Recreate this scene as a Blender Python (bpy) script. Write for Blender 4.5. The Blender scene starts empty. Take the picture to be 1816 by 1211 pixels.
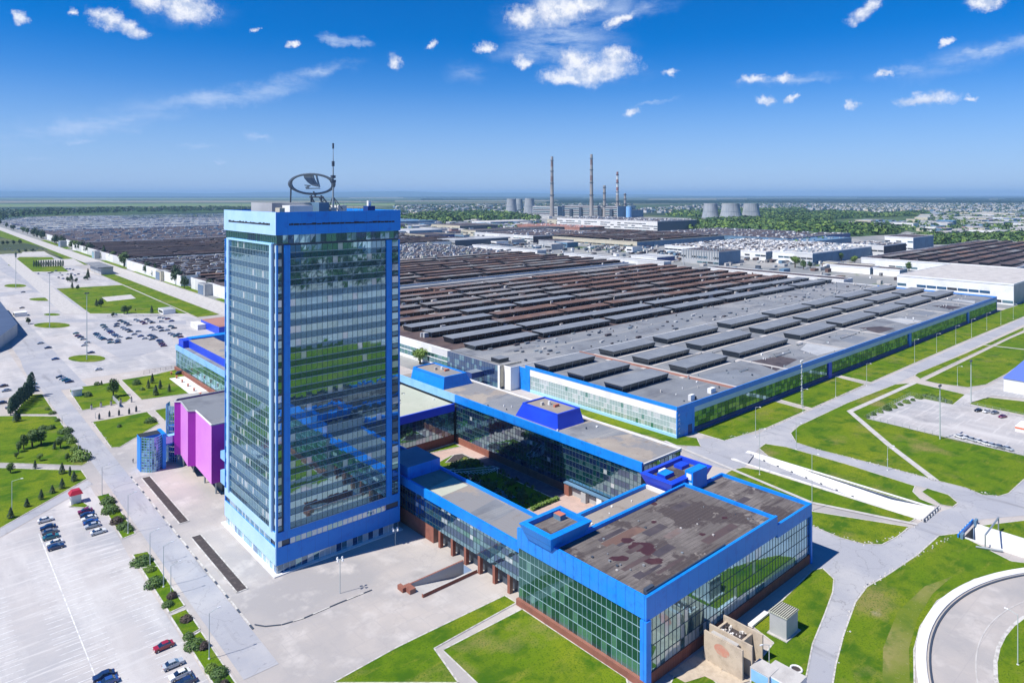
import bpy, math, random
from mathutils import Vector, geometry
R = math.radians
RND = random.Random(7)
scene = bpy.context.scene

# ------------------------------------------------------------------ camera
# World: X and Y run along the two street directions of the works, Z up, metres.
FPX, CAMH = 1220.0, 105.0                      # focal length (photo px), drone height
YAW = math.atan2(1382.0, FPX)                  # heading of the view measured from +X
cam_d = bpy.data.cameras.new("camera")
cam_d.sensor_width = 36.0
cam_d.lens = FPX / 1816.0 * 36.0
cam_d.shift_y = -260.5 / 1816.0
cam_d.clip_start = 1.0
cam_d.clip_end = 200000.0
cam = bpy.data.objects.new("camera", cam_d)
cam.location = (0, 0, CAMH)
cam.rotation_euler = (R(90), 0, YAW - R(90))
scene.collection.objects.link(cam)
scene.camera = cam

# ------------------------------------------------------------------ exposure
scene.view_settings.view_transform = 'Standard'
scene.view_settings.look = 'None'
scene.view_settings.gamma = 1.0
scene.view_settings.use_curve_mapping = False
scene.view_settings.exposure = 0.4
scene.cycles.max_bounces = 6
scene.cycles.volume_bounces = 0
scene.cycles.glossy_bounces = 3
scene.cycles.sample_clamp_indirect = 6

# ------------------------------------------------------------------ sun and sky
SUNV = Vector((-0.70, 0.16, 1.0)).normalized()   # towards the sun
SUN_EL = math.asin(SUNV.z)
SUN_ROT = math.atan2(SUNV.x, SUNV.y)
sun_d = bpy.data.lights.new("sun", 'SUN')
sun_d.energy = 4.8
sun_d.angle = R(0.5)
sun_d.color = (1.0, 0.955, 0.89)
sun = bpy.data.objects.new("sun", sun_d)
sun.rotation_euler = SUNV.to_track_quat('Z', 'Y').to_euler()
scene.collection.objects.link(sun)

world = bpy.data.worlds.new("World")
scene.world = world
world.use_nodes = True
world.cycles.sampling_method = 'MANUAL'
world.cycles.sample_map_resolution = 256
wt = world.node_tree
wt.nodes.clear()
def wn(t, **k):
    n = wt.nodes.new(t)
    for a, b in k.items(): setattr(n, a, b)
    return n
w_out = wn('ShaderNodeOutputWorld')
w_bg = wn('ShaderNodeBackground')
w_bg.inputs['Strength'].default_value = 0.066
wt.links.new(w_bg.outputs[0], w_out.inputs['Surface'])
w_sky = wn('ShaderNodeTexSky', sky_type='NISHITA')
w_sky.sun_disc = False
w_sky.sun_elevation = SUN_EL
w_sky.sun_rotation = SUN_ROT
w_sky.altitude = 300
w_sky.air_density = 1.0
w_sky.dust_density = 0.4
w_sky.ozone_density = 3.0
w_hsv = wn('ShaderNodeHueSaturation')
w_hsv.inputs['Saturation'].default_value = 1.3
w_hsv.inputs['Hue'].default_value = 0.498
w_hsv.inputs['Value'].default_value = 1.12
w_tint = wn('ShaderNodeMix', data_type='RGBA', blend_type='MULTIPLY')
w_tint.inputs['Factor'].default_value = 1.0
w_tint.inputs['B'].default_value = (.66, .86, 1.30, 1)
wt.links.new(w_sky.outputs[0], w_tint.inputs['A'])
wt.links.new(w_tint.outputs['Result'], w_hsv.inputs['Color'])
# clouds live on the celestial sphere as azimuth / elevation in degrees
w_tc = wn('ShaderNodeTexCoord')
w_sep = wn('ShaderNodeSeparateXYZ')
wt.links.new(w_tc.outputs['Generated'], w_sep.inputs[0])
def wmath(op, a, b=None, c=None):
    n = wn('ShaderNodeMath', operation=op)
    for i, v in enumerate((a, b, c)):
        if v is None: continue
        if hasattr(v, 'links'): wt.links.new(v, n.inputs[i])
        else: n.inputs[i].default_value = v
    return n.outputs[0]
az = wmath('MULTIPLY', wmath('ARCTAN2', w_sep.outputs[1], w_sep.outputs[0]), 180 / math.pi)
el = wmath('MULTIPLY', wmath('ARCSINE', w_sep.outputs[2]), 180 / math.pi)
w_ae = wn('ShaderNodeCombineXYZ')
wt.links.new(az, w_ae.inputs[0]); wt.links.new(el, w_ae.inputs[1])
def wnoise(scale, detail, rough, stretch=(1, 1, 1), off=(0, 0, 0)):
    mp = wn('ShaderNodeMapping')
    mp.inputs['Scale'].default_value = stretch
    mp.inputs['Location'].default_value = off
    wt.links.new(w_ae.outputs[0], mp.inputs[0])
    n = wn('ShaderNodeTexNoise')
    n.inputs['Scale'].default_value = scale
    n.inputs['Detail'].default_value = detail
    n.inputs['Roughness'].default_value = rough
    wt.links.new(mp.outputs[0], n.inputs['Vector'])
    return n
# (azimuth, elevation, half width, half height, tilt in degrees, strength)
def ae(px, py):
    v = (math.cos(YAW) * FPX + math.sin(YAW) * (px - 908),
         math.sin(YAW) * FPX - math.cos(YAW) * (px - 908), 345 - py)
    return math.degrees(math.atan2(v[1], v[0])), math.degrees(math.asin(v[2] / Vector(v).length))
def cloud(px, py, w, h, tilt=0, s=1.0):
    a, e = ae(px, py)
    f = math.cos(math.atan2(px - 908, FPX)) ** 2
    return (a, e, math.degrees(w / FPX) * f, math.degrees(h / FPX) * math.sqrt(f), -tilt, s)
PUFFS = [cloud(32, 28, 20, 14), cloud(190, 33, 44, 19, -12), cloud(235, 50, 34, 18, -10), cloud(330, 12, 72, 34, -8),
         cloud(262, 2, 40, 24), cloud(1050, 128, 95, 27, 3), cloud(1020, 108, 45, 24), cloud(1090, 103, 44, 26), cloud(1005, 138, 66, 16),
         cloud(990, 20, 62, 36), cloud(930, 28, 40, 24), cloud(1025, 12, 50, 20), cloud(702, 112, 14, 20, 60), cloud(519, 75, 20, 8, 25),
         cloud(448, 52, 10, 6), cloud(766, 80, 13, 8, 40), cloud(1120, 199, 18, 9), cloud(1188, 129, 22, 9, 10), cloud(1336, 139, 30, 10),
         cloud(1388, 139, 22, 12), cloud(1360, 175, 24, 10), cloud(1404, 172, 16, 6, 25), cloud(1515, 181, 16, 13, 30), cloud(1642, 176, 66, 14),
         cloud(1722, 171, 16, 7), cloud(1530, 20, 46, 16, 28), cloud(1674, 76, 22, 10, 20), cloud(1745, 5, 38, 12), cloud(1565, 134, 20, 6),
         cloud(1097, 38, 30, 12, 20), cloud(125, 22, 12, 8), cloud(862, 84, 22, 12), cloud(925, 112, 20, 12)]
VEILS = [cloud(1000, 60, 150, 70, -10, .75), cloud(940, 95, 90, 30, 0, .6), cloud(1140, 20, 110, 22, 12, .6), cloud(1010, 8, 120, 26, 0, .9), cloud(250, 190, 330, 30, 13, .3), cloud(1700, 110, 190, 34, 10, .5), cloud(330, 20, 110, 40, 0, .4), cloud(1060, 130, 130, 34, 0, .4),cloud(150, 225, 280, 26, 12, .75), cloud(400, 170, 220, 26, 13, .8), cloud(560, 130, 110, 16, 15, .65), cloud(612, 72, 58, 13, -8, 1.3),
         cloud(980, 78, 110, 40, 0, .85), cloud(830, 130, 60, 26, 0, .45), cloud(1760, 92, 130, 18, 9, .95), cloud(1600, 128, 90, 14, 8, .75),
         cloud(1400, 142, 120, 15, 0, .7), cloud(146, 250, 40, 8, 0, .9), cloud(462, 245, 34, 8, -8, .7), cloud(390, 288, 16, 5, 0, .8),
         cloud(1160, 184, 60, 6, 8, .6), cloud(30, 240, 90, 40, 0, .35), cloud(350, 262, 50, 5, 0, .5), cloud(1253, 302, 8, 4, 0, .8),
         cloud(60, 285, 60, 8, 0, .35), cloud(1080, 20, 70, 40, 20, .6)]
def field(lst, src):
    acc = None
    for (a, e, w, h, t, s) in lst:
        mp = wn('ShaderNodeMapping', vector_type='TEXTURE')
        mp.inputs['Location'].default_value = (a, e, 0)
        mp.inputs['Rotation'].default_value = (0, 0, R(t))
        mp.inputs['Scale'].default_value = (w, h, 1)
        wt.links.new(src, mp.inputs[0])
        ln = wn('ShaderNodeVectorMath', operation='LENGTH')
        wt.links.new(mp.outputs[0], ln.inputs[0])
        v = wmath('MULTIPLY', wmath('SUBTRACT', 1.0, ln.outputs['Value']), s)
        acc = v if acc is None else wmath('MAXIMUM', acc, v)
    return acc
def warp(noise, amt):
    s = wn('ShaderNodeVectorMath', operation='SUBTRACT')
    wt.links.new(noise.outputs['Color'], s.inputs[0]); s.inputs[1].default_value = (.5, .5, .5)
    m = wn('ShaderNodeVectorMath', operation='MULTIPLY')
    wt.links.new(s.outputs[0], m.inputs[0]); m.inputs[1].default_value = (amt, amt * .7, 0)
    a = wn('ShaderNodeVectorMath', operation='ADD')
    wt.links.new(w_ae.outputs[0], a.inputs[0]); wt.links.new(m.outputs[0], a.inputs[1])
    return a.outputs[0]
n_big = wnoise(.42, 9, .68)
n_fine = wnoise(1.6, 8, .72)
n_veil = wnoise(.5, 6, .65, (.45, 1.6, 1), (5, 3, 0))
puff = field(PUFFS, warp(n_big, 3.0))
puff = wmath('ADD', puff, wmath('MULTIPLY', wmath('SUBTRACT', n_fine.outputs[0], .5), 1.0))
def ramp01(v, lo, hi):
    n = wn('ShaderNodeMapRange', interpolation_type='SMOOTHSTEP')
    wt.links.new(v, n.inputs['Value'])
    n.inputs['From Min'].default_value = lo; n.inputs['From Max'].default_value = hi
    return n.outputs[0]
puff_m = ramp01(puff, -.02, .85)
veil = field(VEILS, warp(n_big, 3.4))
veil = wmath('MULTIPLY', ramp01(veil, 0.0, .9), ramp01(n_veil.outputs[0], .25, .72))
low_fade = ramp01(el, .6, 3.0)
n_sh = wnoise(.9, 5, .6, (1, 1, 1), (.25, -.35, 0))
shade = ramp01(n_sh.outputs[0], .36, .58)
w_cc = wn('ShaderNodeMix', data_type='RGBA')
w_cc.inputs['A'].default_value = (6.5, 7.6, 10.0, 1); w_cc.inputs['B'].default_value = (11.8, 11.9, 12.4, 1)
wt.links.new(shade, w_cc.inputs['Factor'])
w_m1 = wn('ShaderNodeMix', data_type='RGBA')
wt.links.new(veil, w_m1.inputs['Factor'])
wt.links.new(w_hsv.outputs[0], w_m1.inputs['A']); w_m1.inputs['B'].default_value = (6.4, 8.0, 11.0, 1)
w_m2 = wn('ShaderNodeMix', data_type='RGBA')
wt.links.new(wmath('MULTIPLY', puff_m, wmath('MULTIPLY', low_fade, .93)), w_m2.inputs['Factor'])
wt.links.new(w_m1.outputs['Result'], w_m2.inputs['A']); wt.links.new(w_cc.outputs['Result'], w_m2.inputs['B'])
w_m3 = wn('ShaderNodeMix', data_type='RGBA')   # the thin pale air low over the plain
wt.links.new(wmath('MULTIPLY', wmath('SUBTRACT', 1.0, ramp01(el, -1.0, 13.0)), .62), w_m3.inputs['Factor'])
wt.links.new(w_m2.outputs['Result'], w_m3.inputs['A']); w_m3.inputs['B'].default_value = (5.6, 7.6, 11.6, 1)
wt.links.new(w_m3.outputs['Result'], w_bg.inputs['Color'])

# ------------------------------------------------------------------ helpers
def G(px, py, z=0.0):
    """ground position that a point of the survey photograph stands on"""
    d = FPX * (CAMH - z) / (py - 345.0)
    l = (px - 908.0) / FPX * d
    return (d * math.cos(YAW) + l * math.sin(YAW), d * math.sin(YAW) - l * math.cos(YAW))
def dist(x, y): return x * math.cos(YAW) + y * math.sin(YAW)
COL = scene.collection
def mat(name, col, rough=.8, metal=0.0, spec=.5, noise=None, bump=0.0, build=None):
    """noise = list of (scale, detail, colour, lo, hi[, (sx,sy,sz)]) layers mixed over col"""
    m = bpy.data.materials.new(name); m.use_nodes = True
    nt = m.node_tree; b = nt.nodes['Principled BSDF']
    b.inputs['Roughness'].default_value = rough
    b.inputs['Metallic'].default_value = metal
    b.inputs['Specular IOR Level'].default_value = spec if rough < .85 else .12
    b.inputs['Base Color'].default_value = (*col, 1)
    m.diffuse_color = (*col, 1)
    if noise:
        geo = nt.nodes.new('ShaderNodeNewGeometry')
        last = None
        for L in noise:
            sc, det, c2, lo, hi = L[:5]
            src = geo.outputs['Position']
            if len(L) > 5:
                mp = nt.nodes.new('ShaderNodeMapping'); mp.inputs['Scale'].default_value = L[5]
                nt.links.new(src, mp.inputs[0]); src = mp.outputs[0]
            n = nt.nodes.new('ShaderNodeTexNoise')
            n.inputs['Scale'].default_value = sc; n.inputs['Detail'].default_value = det
            n.inputs['Roughness'].default_value = .6
            nt.links.new(src, n.inputs['Vector'])
            mr = nt.nodes.new('ShaderNodeMapRange')
            mr.inputs['From Min'].default_value = lo; mr.inputs['From Max'].default_value = hi
            nt.links.new(n.outputs[0], mr.inputs['Value'])
            mx = nt.nodes.new('ShaderNodeMix'); mx.data_type = 'RGBA'
            nt.links.new(mr.outputs[0], mx.inputs['Factor'])
            if last is None: mx.inputs['A'].default_value = (*col, 1)
            else: nt.links.new(last, mx.inputs['A'])
            mx.inputs['B'].default_value = (*c2, 1)
            last = mx.outputs['Result']
        nt.links.new(last, b.inputs['Base Color'])
        if bump:
            bp = nt.nodes.new('ShaderNodeBump'); bp.inputs['Strength'].default_value = bump
            nt.links.new(n.outputs[0], bp.inputs['Height']); nt.links.new(bp.outputs[0], b.inputs['Normal'])
    if build: build(nt, b)
    return m
def seams(sx, sy, col, width=.03, rot=0.0):
    """joints / sheet seams as a brick pattern in metres, mixed over what the base colour has"""
    def f(nt, b):
        geo = nt.nodes.new('ShaderNodeNewGeometry')
        mp = nt.nodes.new('ShaderNodeMapping'); mp.inputs['Rotation'].default_value = (0, 0, rot)
        nt.links.new(geo.outputs['Position'], mp.inputs[0])
        br = nt.nodes.new('ShaderNodeTexBrick')
        br.inputs['Scale'].default_value = 1.0
        br.inputs['Brick Width'].default_value = sx; br.inputs['Row Height'].default_value = sy
        br.inputs['Mortar Size'].default_value = width; br.inputs['Mortar Smooth'].default_value = .3
        nt.links.new(mp.outputs[0], br.inputs['Vector'])
        mx = nt.nodes.new('ShaderNodeMix'); mx.data_type = 'RGBA'
        nt.links.new(br.outputs['Fac'], mx.inputs['Factor'])
        if b.inputs['Base Color'].links: nt.links.new(b.inputs['Base Color'].links[0].from_socket, mx.inputs['A'])
        else: mx.inputs['A'].default_value = b.inputs['Base Color'].default_value
        mx.inputs['B'].default_value = (*col, 1)
        nt.links.new(mx.outputs['Result'], b.inputs['Base Color'])
    return f
def two(f, g):
    def h(nt, b): f(nt, b); g(nt, b)
    return h
def cracks(prev, sc, width, col, amt=.8):
    def f(nt, b):
        if prev: prev(nt, b)
        geo = nt.nodes.new('ShaderNodeNewGeometry')
        nz = nt.nodes.new('ShaderNodeTexNoise'); nz.inputs['Scale'].default_value = sc * 2.5; nz.inputs['Detail'].default_value = 5
        nt.links.new(geo.outputs['Position'], nz.inputs['Vector'])
        ad = nt.nodes.new('ShaderNodeVectorMath'); ad.operation = 'MULTIPLY_ADD'
        nt.links.new(nz.outputs['Color'], ad.inputs[0]); ad.inputs[1].default_value = (.7 / sc, .7 / sc, 0); nt.links.new(geo.outputs['Position'], ad.inputs[2])
        vo = nt.nodes.new('ShaderNodeTexVoronoi'); vo.feature = 'DISTANCE_TO_EDGE'; vo.inputs['Scale'].default_value = sc
        nt.links.new(ad.outputs[0], vo.inputs['Vector'])
        mr = nt.nodes.new('ShaderNodeMapRange'); mr.inputs['From Min'].default_value = width * sc; mr.inputs['From Max'].default_value = 0
        mr.inputs['To Max'].default_value = amt
        nt.links.new(vo.outputs['Distance'], mr.inputs['Value'])
        mx = nt.nodes.new('ShaderNodeMix'); mx.data_type = 'RGBA'
        nt.links.new(mr.outputs[0], mx.inputs['Factor'])
        if b.inputs['Base Color'].links: nt.links.new(b.inputs['Base Color'].links[0].from_socket, mx.inputs['A'])
        else: mx.inputs['A'].default_value = b.inputs['Base Color'].default_value
        mx.inputs['B'].default_value = (*col, 1)
        nt.links.new(mx.outputs['Result'], b.inputs['Base Color'])
    return f
def glass(name, base, tint=(.8, .93, 1.0), fac=.32, rough=.03):
    m = bpy.data.materials.new(name); m.use_nodes = True
    nt = m.node_tree; b = nt.nodes['Principled BSDF']
    b.inputs['Base Color'].default_value = (*base, 1); b.inputs['Roughness'].default_value = .25
    b.inputs['Specular IOR Level'].default_value = .3
    g = nt.nodes.new('ShaderNodeBsdfGlossy'); g.inputs['Color'].default_value = (*tint, 1); g.inputs['Roughness'].default_value = rough
    fr = nt.nodes.new('ShaderNodeFresnel'); fr.inputs['IOR'].default_value = 1.5
    ad = nt.nodes.new('ShaderNodeMath'); ad.operation = 'ADD'; ad.inputs[1].default_value = fac; ad.use_clamp = True
    nt.links.new(fr.outputs[0], ad.inputs[0])
    mx = nt.nodes.new('ShaderNodeMixShader')
    nt.links.new(ad.outputs[0], mx.inputs[0]); nt.links.new(b.outputs[0], mx.inputs[1]); nt.links.new(g.outputs[0], mx.inputs[2])
    nt.links.new(mx.outputs[0], nt.nodes['Material Output'].inputs['Surface'])
    return m

M = {}
M['field'] = mat('field', (.07, .11, .045), .95, noise=[(.00022, 3, (.17, .15, .09), .50, .60, (1, 2.2, 1)), (.0009, 4, (.02, .045, .03), .47, .56, (.4, 1.6, 1)), (.004, 4, (.10, .12, .05), .55, .75)])
M['pave'] = mat('pavement', (.455, .41, .37), .9, noise=[(.018, 7, (.34, .325, .315), .44, .60), (.11, 8, (.51, .475, .44), .52, .70), (.06, 9, (.30, .285, .27), .62, .76), (1.2, 6, (.28, .26, .25), .66, .82)],
                build=cracks(seams(6.0, 6.0, (.34, .32, .31), .045), .06, .10, (.30, .28, .265), .35))
M['lot'] = mat('car_park_asphalt', (.44, .415, .40), .9, noise=[(.018, 6, (.345, .345, .355), .42, .58), (.10, 9, (.52, .50, .48), .48, .68, (1, .2, 1)), (.3, 8, (.52, .50, .48), .52, .66, (.2, 2.2, 1)), (.04, 8, (.27, .265, .27), .60, .74), (.9, 7, (.30, .29, .30), .62, .8)],
               build=cracks(None, .045, .10, (.30, .29, .29), .35))
M['road'] = mat('road_asphalt', (.34, .345, .37), .9, noise=[(.05, 8, (.41, .405, .41), .45, .62), (.09, 8, (.26, .26, .275), .56, .70, (2.5, .25, 1)), (.7, 7, (.22, .22, .235), .6, .8)], build=cracks(None, .07, .12, (.2, .2, .2), .6))
M['roadn'] = mat('new_road_asphalt', (.27, .275, .30), .9, noise=[(.05, 7, (.34, .345, .36), .45, .65), (.7, 7, (.20, .20, .22), .6, .8)])
M['roadp'] = mat('smooth_pale_asphalt', (.36, .36, .375), .9, noise=[(.03, 7, (.43, .425, .43), .45, .62), (.4, 8, (.28, .28, .29), .58, .75)])
M['market'] = mat('dark_slate_blue_roof', (.045, .075, .14), .7, noise=[(.05, 6, (.06, .095, .17), .45, .65)])
M['dirtlot'] = mat('works_yard_asphalt', (.22, .23, .23), .95, noise=[(.012, 6, (.34, .33, .31), .45, .62), (.03, 6, (.10, .16, .06), .60, .68), (.3, 6, (.15, .15, .15), .6, .8)])
M['kerb'] = mat('kerb_concrete', (.56, .54, .50), .85, noise=[(.8, 5, (.38, .36, .33), .45, .6)])
M['conc'] = mat('concrete', (.50, .48, .45), .9, noise=[(.3, 7, (.40, .38, .36), .45, .65), (1.5, 6, (.30, .28, .26), .64, .8)])
M['concw'] = mat('pale_concrete', (.72, .71, .69), .85, noise=[(.25, 7, (.60, .59, .57), .45, .68), (1.4, 6, (.5, .48, .45), .66, .8)])
M['grass'] = mat('lawn_grass', (.10, .175, .005), .95, noise=[(.03, 7, (.175, .215, .010), .42, .60), (.12, 9, (.045, .115, .005), .46, .62), (.045, 8, (.215, .195, .06), .56, .70), (.3, 9, (.17, .20, .02), .55, .70, (.35, 1.6, 1)), (.09, 10, (.30, .27, .16), .68, .76), (2.4, 9, (.05, .11, .006), .50, .66), (1.5, 8, (.34, .33, .16), .68, .80)], bump=.35)
M['grassd'] = mat('rough_grass', (.13, .175, .018), .95, noise=[(.05, 7, (.23, .215, .07), .46, .62), (.2, 8, (.08, .14, .015), .5, .68), (1.8, 8, (.30, .29, .16), .6, .78)], bump=.25)
M['grassf'] = mat('far_grass', (.075, .125, .05), .95, noise=[(.02, 6, (.12, .15, .06), .45, .62)])
M['soil'] = mat('dark_planting_soil', (.065, .055, .055), .95, noise=[(.8, 8, (.13, .11, .10), .5, .75)], bump=.4)
M['line'] = mat('road_marking', (.72, .72, .70), .8, noise=[(.6, 7, (.45, .44, .44), .45, .62)])
M['blue'] = mat('blue_panel', (.003, .235, .74), .42, spec=.45, noise=[(.08, 5, (.03, .235, .76), .4, .65), (.5, 7, (.012, .14, .55), .52, .75), (.9, 6, (.10, .26, .62), .64, .8, (1, 1, .12))], build=seams(400, 2.6, (.004, .07, .33), .06))
M['bluep'] = mat('plain_blue_panel', (.003, .215, .72), .42, spec=.45, noise=[(.08, 5, (.01, .25, .76), .4, .65), (.4, 7, (.01, .14, .58), .54, .76), (.9, 6, (.09, .24, .60), .66, .82, (1, 1, .12))], build=two(seams(4.1, 600, (.004, .12, .50), .04), seams(600, 4.1, (.004, .12, .50), .04)))
M['blued'] = mat('deep_blue_panel', (.012, .055, .60), .45, spec=.45, noise=[(.1, 5, (.014, .075, .66), .4, .7)])
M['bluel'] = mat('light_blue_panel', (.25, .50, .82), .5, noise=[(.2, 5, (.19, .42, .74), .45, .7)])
M['paleb'] = mat('glare_pale_blue_panel', (.42, .64, .88), .4, noise=[(.2, 5, (.36, .58, .84), .45, .7)])  # paler blue for the tower's sunward face, glare put into the colour
M['bandg'] = mat('grey_blue_band_panel', (.40, .58, .68), .5, noise=[(.15, 5, (.34, .51, .61), .45, .7)])
M['sky_trim'] = mat('pale_blue_trim', (.35, .62, .85), .45)
M['magl'] = mat('pink_panel_lit', (.70, .25, .68), .45, noise=[(.12, 5, (.64, .21, .64), .4, .7)], build=seams(500, 1.1, (.55, .18, .54), .05))
M['magd'] = mat('pink_panel_shaded', (.36, .012, .40), .45, noise=[(.12, 5, (.30, .01, .34), .4, .7)])
M['brick'] = mat('red_brick', (.27, .10, .07), .9, noise=[(.5, 6, (.20, .075, .055), .45, .65)], build=seams(.9, .3, (.30, .18, .14), .03))
M['white'] = mat('white_panel', (.78, .78, .76), .6, noise=[(.1, 6, (.66, .66, .64), .48, .7), (.6, 6, (.5, .48, .45), .68, .85)], build=seams(6.0, 50, (.6, .6, .59), .06))
M['cream'] = mat('cream_panel', (.55, .50, .38), .7, noise=[(.2, 5, (.47, .43, .32), .45, .7)])
M['greyw'] = mat('grey_wall_panel', (.42, .43, .43), .7, noise=[(.08, 6, (.34, .35, .36), .45, .65)])
M['steelb'] = mat('blue_grey_cladding', (.12, .22, .32), .6, noise=[(.08, 6, (.09, .17, .26), .45, .65)])
M['navy'] = mat('navy_plinth', (.012, .05, .22), .5, noise=[(.2, 5, (.01, .035, .16), .45, .7)])
M['roofg'] = mat('grey_felt_roof', (.20, .215, .235), .92, noise=[(.02, 7, (.275, .28, .285), .45, .60), (.07, 9, (.14, .15, .17), .50, .66), (.9, 7, (.36, .36, .35), .68, .82), (.05, 6, (.3, .3, .29), .55, .7, (.2, 2.5, 1))], build=seams(14, 1.05, (.16, .17, .185), .04))
M['roofl'] = mat('lantern_felt', (.185, .205, .235), .9, noise=[(.1, 6, (.225, .245, .27), .45, .65), (.6, 7, (.15, .165, .19), .6, .8)], build=seams(20, 1.0, (.13, .14, .16), .035))
M['roofb'] = mat('brown_felt_roof', (.095, .07, .072), .95, noise=[(.03, 6, (.15, .11, .095), .45, .62), (.2, 8, (.055, .045, .05), .5, .7), (.8, 7, (.24, .21, .19), .66, .8)])
M['roofbl'] = mat('rusty_lantern_roof', (.15, .095, .08), .92, noise=[(.012, 4, (.20, .20, .205), .47, .55), (.06, 6, (.23, .14, .105), .52, .68), (.3, 8, (.07, .05, .05), .55, .75)])
M['roofdk'] = mat('dark_felt_roof', (.075, .065, .075), .95, noise=[(.02, 6, (.12, .10, .10), .45, .62), (.2, 8, (.05, .045, .055), .5, .7), (.01, 5, (.22, .22, .24), .60, .68, (.5, 3, 1))])
M['rooft'] = mat('tan_grey_roof', (.30, .265, .23), .95, noise=[(.06, 6, (.36, .32, .27), .42, .60), (.045, 5, (.235, .235, .24), .52, .56), (.3, 8, (.20, .165, .135), .58, .75), (.12, 6, (.08, .06, .05), .72, .80)], build=seams(9, 1.3, (.24, .21, .185), .03, R(90)))
M['roofp'] = mat('pale_green_roof', (.42, .44, .35), .9, noise=[(.08, 6, (.48, .49, .40), .45, .65), (.3, 8, (.33, .34, .27), .6, .78)])
M['roofc'] = mat('weathered_patched_roof', (.135, .120, .112), .95, noise=[(.10, 9, (.185, .165, .152), .44, .60), (.07, 6, (.075, .062, .062), .54, .57), (.35, 8, (.07, .058, .058), .50, .68, (.35, 2.4, 1)), (.22, 7, (.24, .215, .19), .62, .66), (1.5, 7, (.30, .27, .25), .62, .78)], build=seams(11, 1.15, (.11, .095, .09), .07))
M['stain'] = mat('fresh_bitumen_patch', (.045, .012, .018), .75, noise=[(.4, 6, (.08, .03, .03), .5, .75)])
M['gutter'] = mat('pale_roof_strip', (.50, .475, .445), .9, noise=[(.1, 7, (.40, .38, .36), .45, .65)])
M['roofpk'] = mat('pinkish_roof', (.38, .20, .16), .9, noise=[(.05, 6, (.30, .15, .12), .45, .65)])
M['gl_t'] = glass('tower_glass', (.004, .05, .07), (.50, .80, 1.0), .52)
M['gl_s'] = glass('spandrel_glass', (.004, .03, .06), (.26, .55, .85), .25)
M['gl_b'] = glass('curtained_pale_glass', (.50, .55, .55), (.75, .9, 1.0), .25)
M['gl_n'] = glass('half_drawn_glass', (.04, .11, .12), (.55, .85, 1.0), .42)
M['gl_g'] = glass('green_glass', (.003, .040, .040), (.30, .72, .70), .15)
M['gl_gl'] = glass('pale_green_glass', (.05, .15, .13), (.5, .9, .85), .24)
M['gl_p'] = glass('frosted_pale_glass', (.30, .40, .39), (.7, .95, 1.0), .22)
M['gl_d'] = glass('dark_blue_glass', (.006, .018, .06), (.45, .68, 1.0), .24)
M['mull'] = mat('mullion_metal', (.30, .42, .46), .5)
M['mulld'] = mat('dark_mullion', (.05, .09, .10), .5)
M['mullw'] = mat('white_mullion', (.70, .74, .74), .5)
M['dark'] = mat('dark_opening', (.02, .025, .03), .7)
M['lglass'] = glass('lantern_glazing', (.010, .014, .022), (.4, .5, .6), .06, .2)
M['steel'] = mat('galvanised_steel', (.38, .42, .43), .45, .5)
M['steeld'] = mat('dark_steel', (.08, .10, .13), .5, .4)
M['pole'] = mat('lamp_pole_paint', (.42, .48, .46), .6)
M['lampw'] = mat('lamp_housing', (.75, .76, .76), .5)
M['silver'] = mat('silver_emblem', (.15, .19, .23), .4, .5)
M['plaza'] = mat('pink_plaza_paving', (.50, .36, .30), .9, noise=[(.2, 6, (.42, .31, .26), .45, .65)], build=seams(2.5, 2.5, (.38, .28, .24), .05))
M['walk'] = mat('shaded_walk_paving', (.10, .085, .11), .9, noise=[(.3, 6, (.14, .12, .14), .45, .65)])  # purple-grey paving, darkened to carry the courtyard shadow in its colour
M['pond'] = glass('pond_water', (.006, .016, .012), (.6, .7, .7), .05, .08)
M['chim'] = mat('chimney_concrete', (.36, .33, .30), .9, noise=[(.02, 5, (.28, .26, .24), .45, .65)])
M['chimr'] = mat('chimney_red_band', (.30, .15, .13), .9)
M['chimw'] = mat('chimney_white_band', (.60, .60, .58), .9)
M['cool'] = mat('cooling_tower_shell', (.34, .36, .37), .9, noise=[(.03, 6, (.24, .27, .30), .42, .62, (1, 1, .3)), (.05, 6, (.42, .38, .38), .58, .7, (.3, .3, 2.5))])
M['bark'] = mat('bark', (.10, .075, .055), .95)
def leafmat(name, c, c2):
    def f(nt, b):
        inf = nt.nodes.new('ShaderNodeNewGeometry')
        n = nt.nodes.new('ShaderNodeTexNoise'); n.inputs['Scale'].default_value = .9; n.inputs['Detail'].default_value = 4
        nt.links.new(inf.outputs['Position'], n.inputs['Vector'])
        mr = nt.nodes.new('ShaderNodeMapRange'); mr.inputs['From Min'].default_value = .38; mr.inputs['From Max'].default_value = .64
        nt.links.new(n.outputs[0], mr.inputs['Value'])
        mx = nt.nodes.new('ShaderNodeMix'); mx.data_type = 'RGBA'
        mx.inputs['A'].default_value = (*c, 1); mx.inputs['B'].default_value = (*c2, 1)
        nt.links.new(mr.outputs[0], mx.inputs['Factor']); nt.links.new(mx.outputs['Result'], b.inputs['Base Color'])
    return mat(name, c, .7, build=f)
M['leaf'] = leafmat('broadleaf_foliage', (.04, .095, .018), (.09, .155, .03))
M['leafl'] = leafmat('fresh_foliage', (.09, .17, .02), (.16, .24, .035))
M['leafd'] = leafmat('conifer_foliage', (.018, .05, .022), (.04, .085, .03))
M['leafp'] = leafmat('poplar_foliage', (.028, .075, .045), (.055, .115, .06))
M['leafr'] = leafmat('purple_foliage', (.05, .03, .03), (.09, .07, .05))
M['wood'] = mat('distant_woodland', (.035, .085, .028), .95, noise=[(.01, 6, (.065, .12, .035), .42, .62), (.05, 6, (.03, .06, .025), .5, .7)])
M['belt'] = mat('far_tree_belt', (.025, .06, .04), .95)
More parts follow.
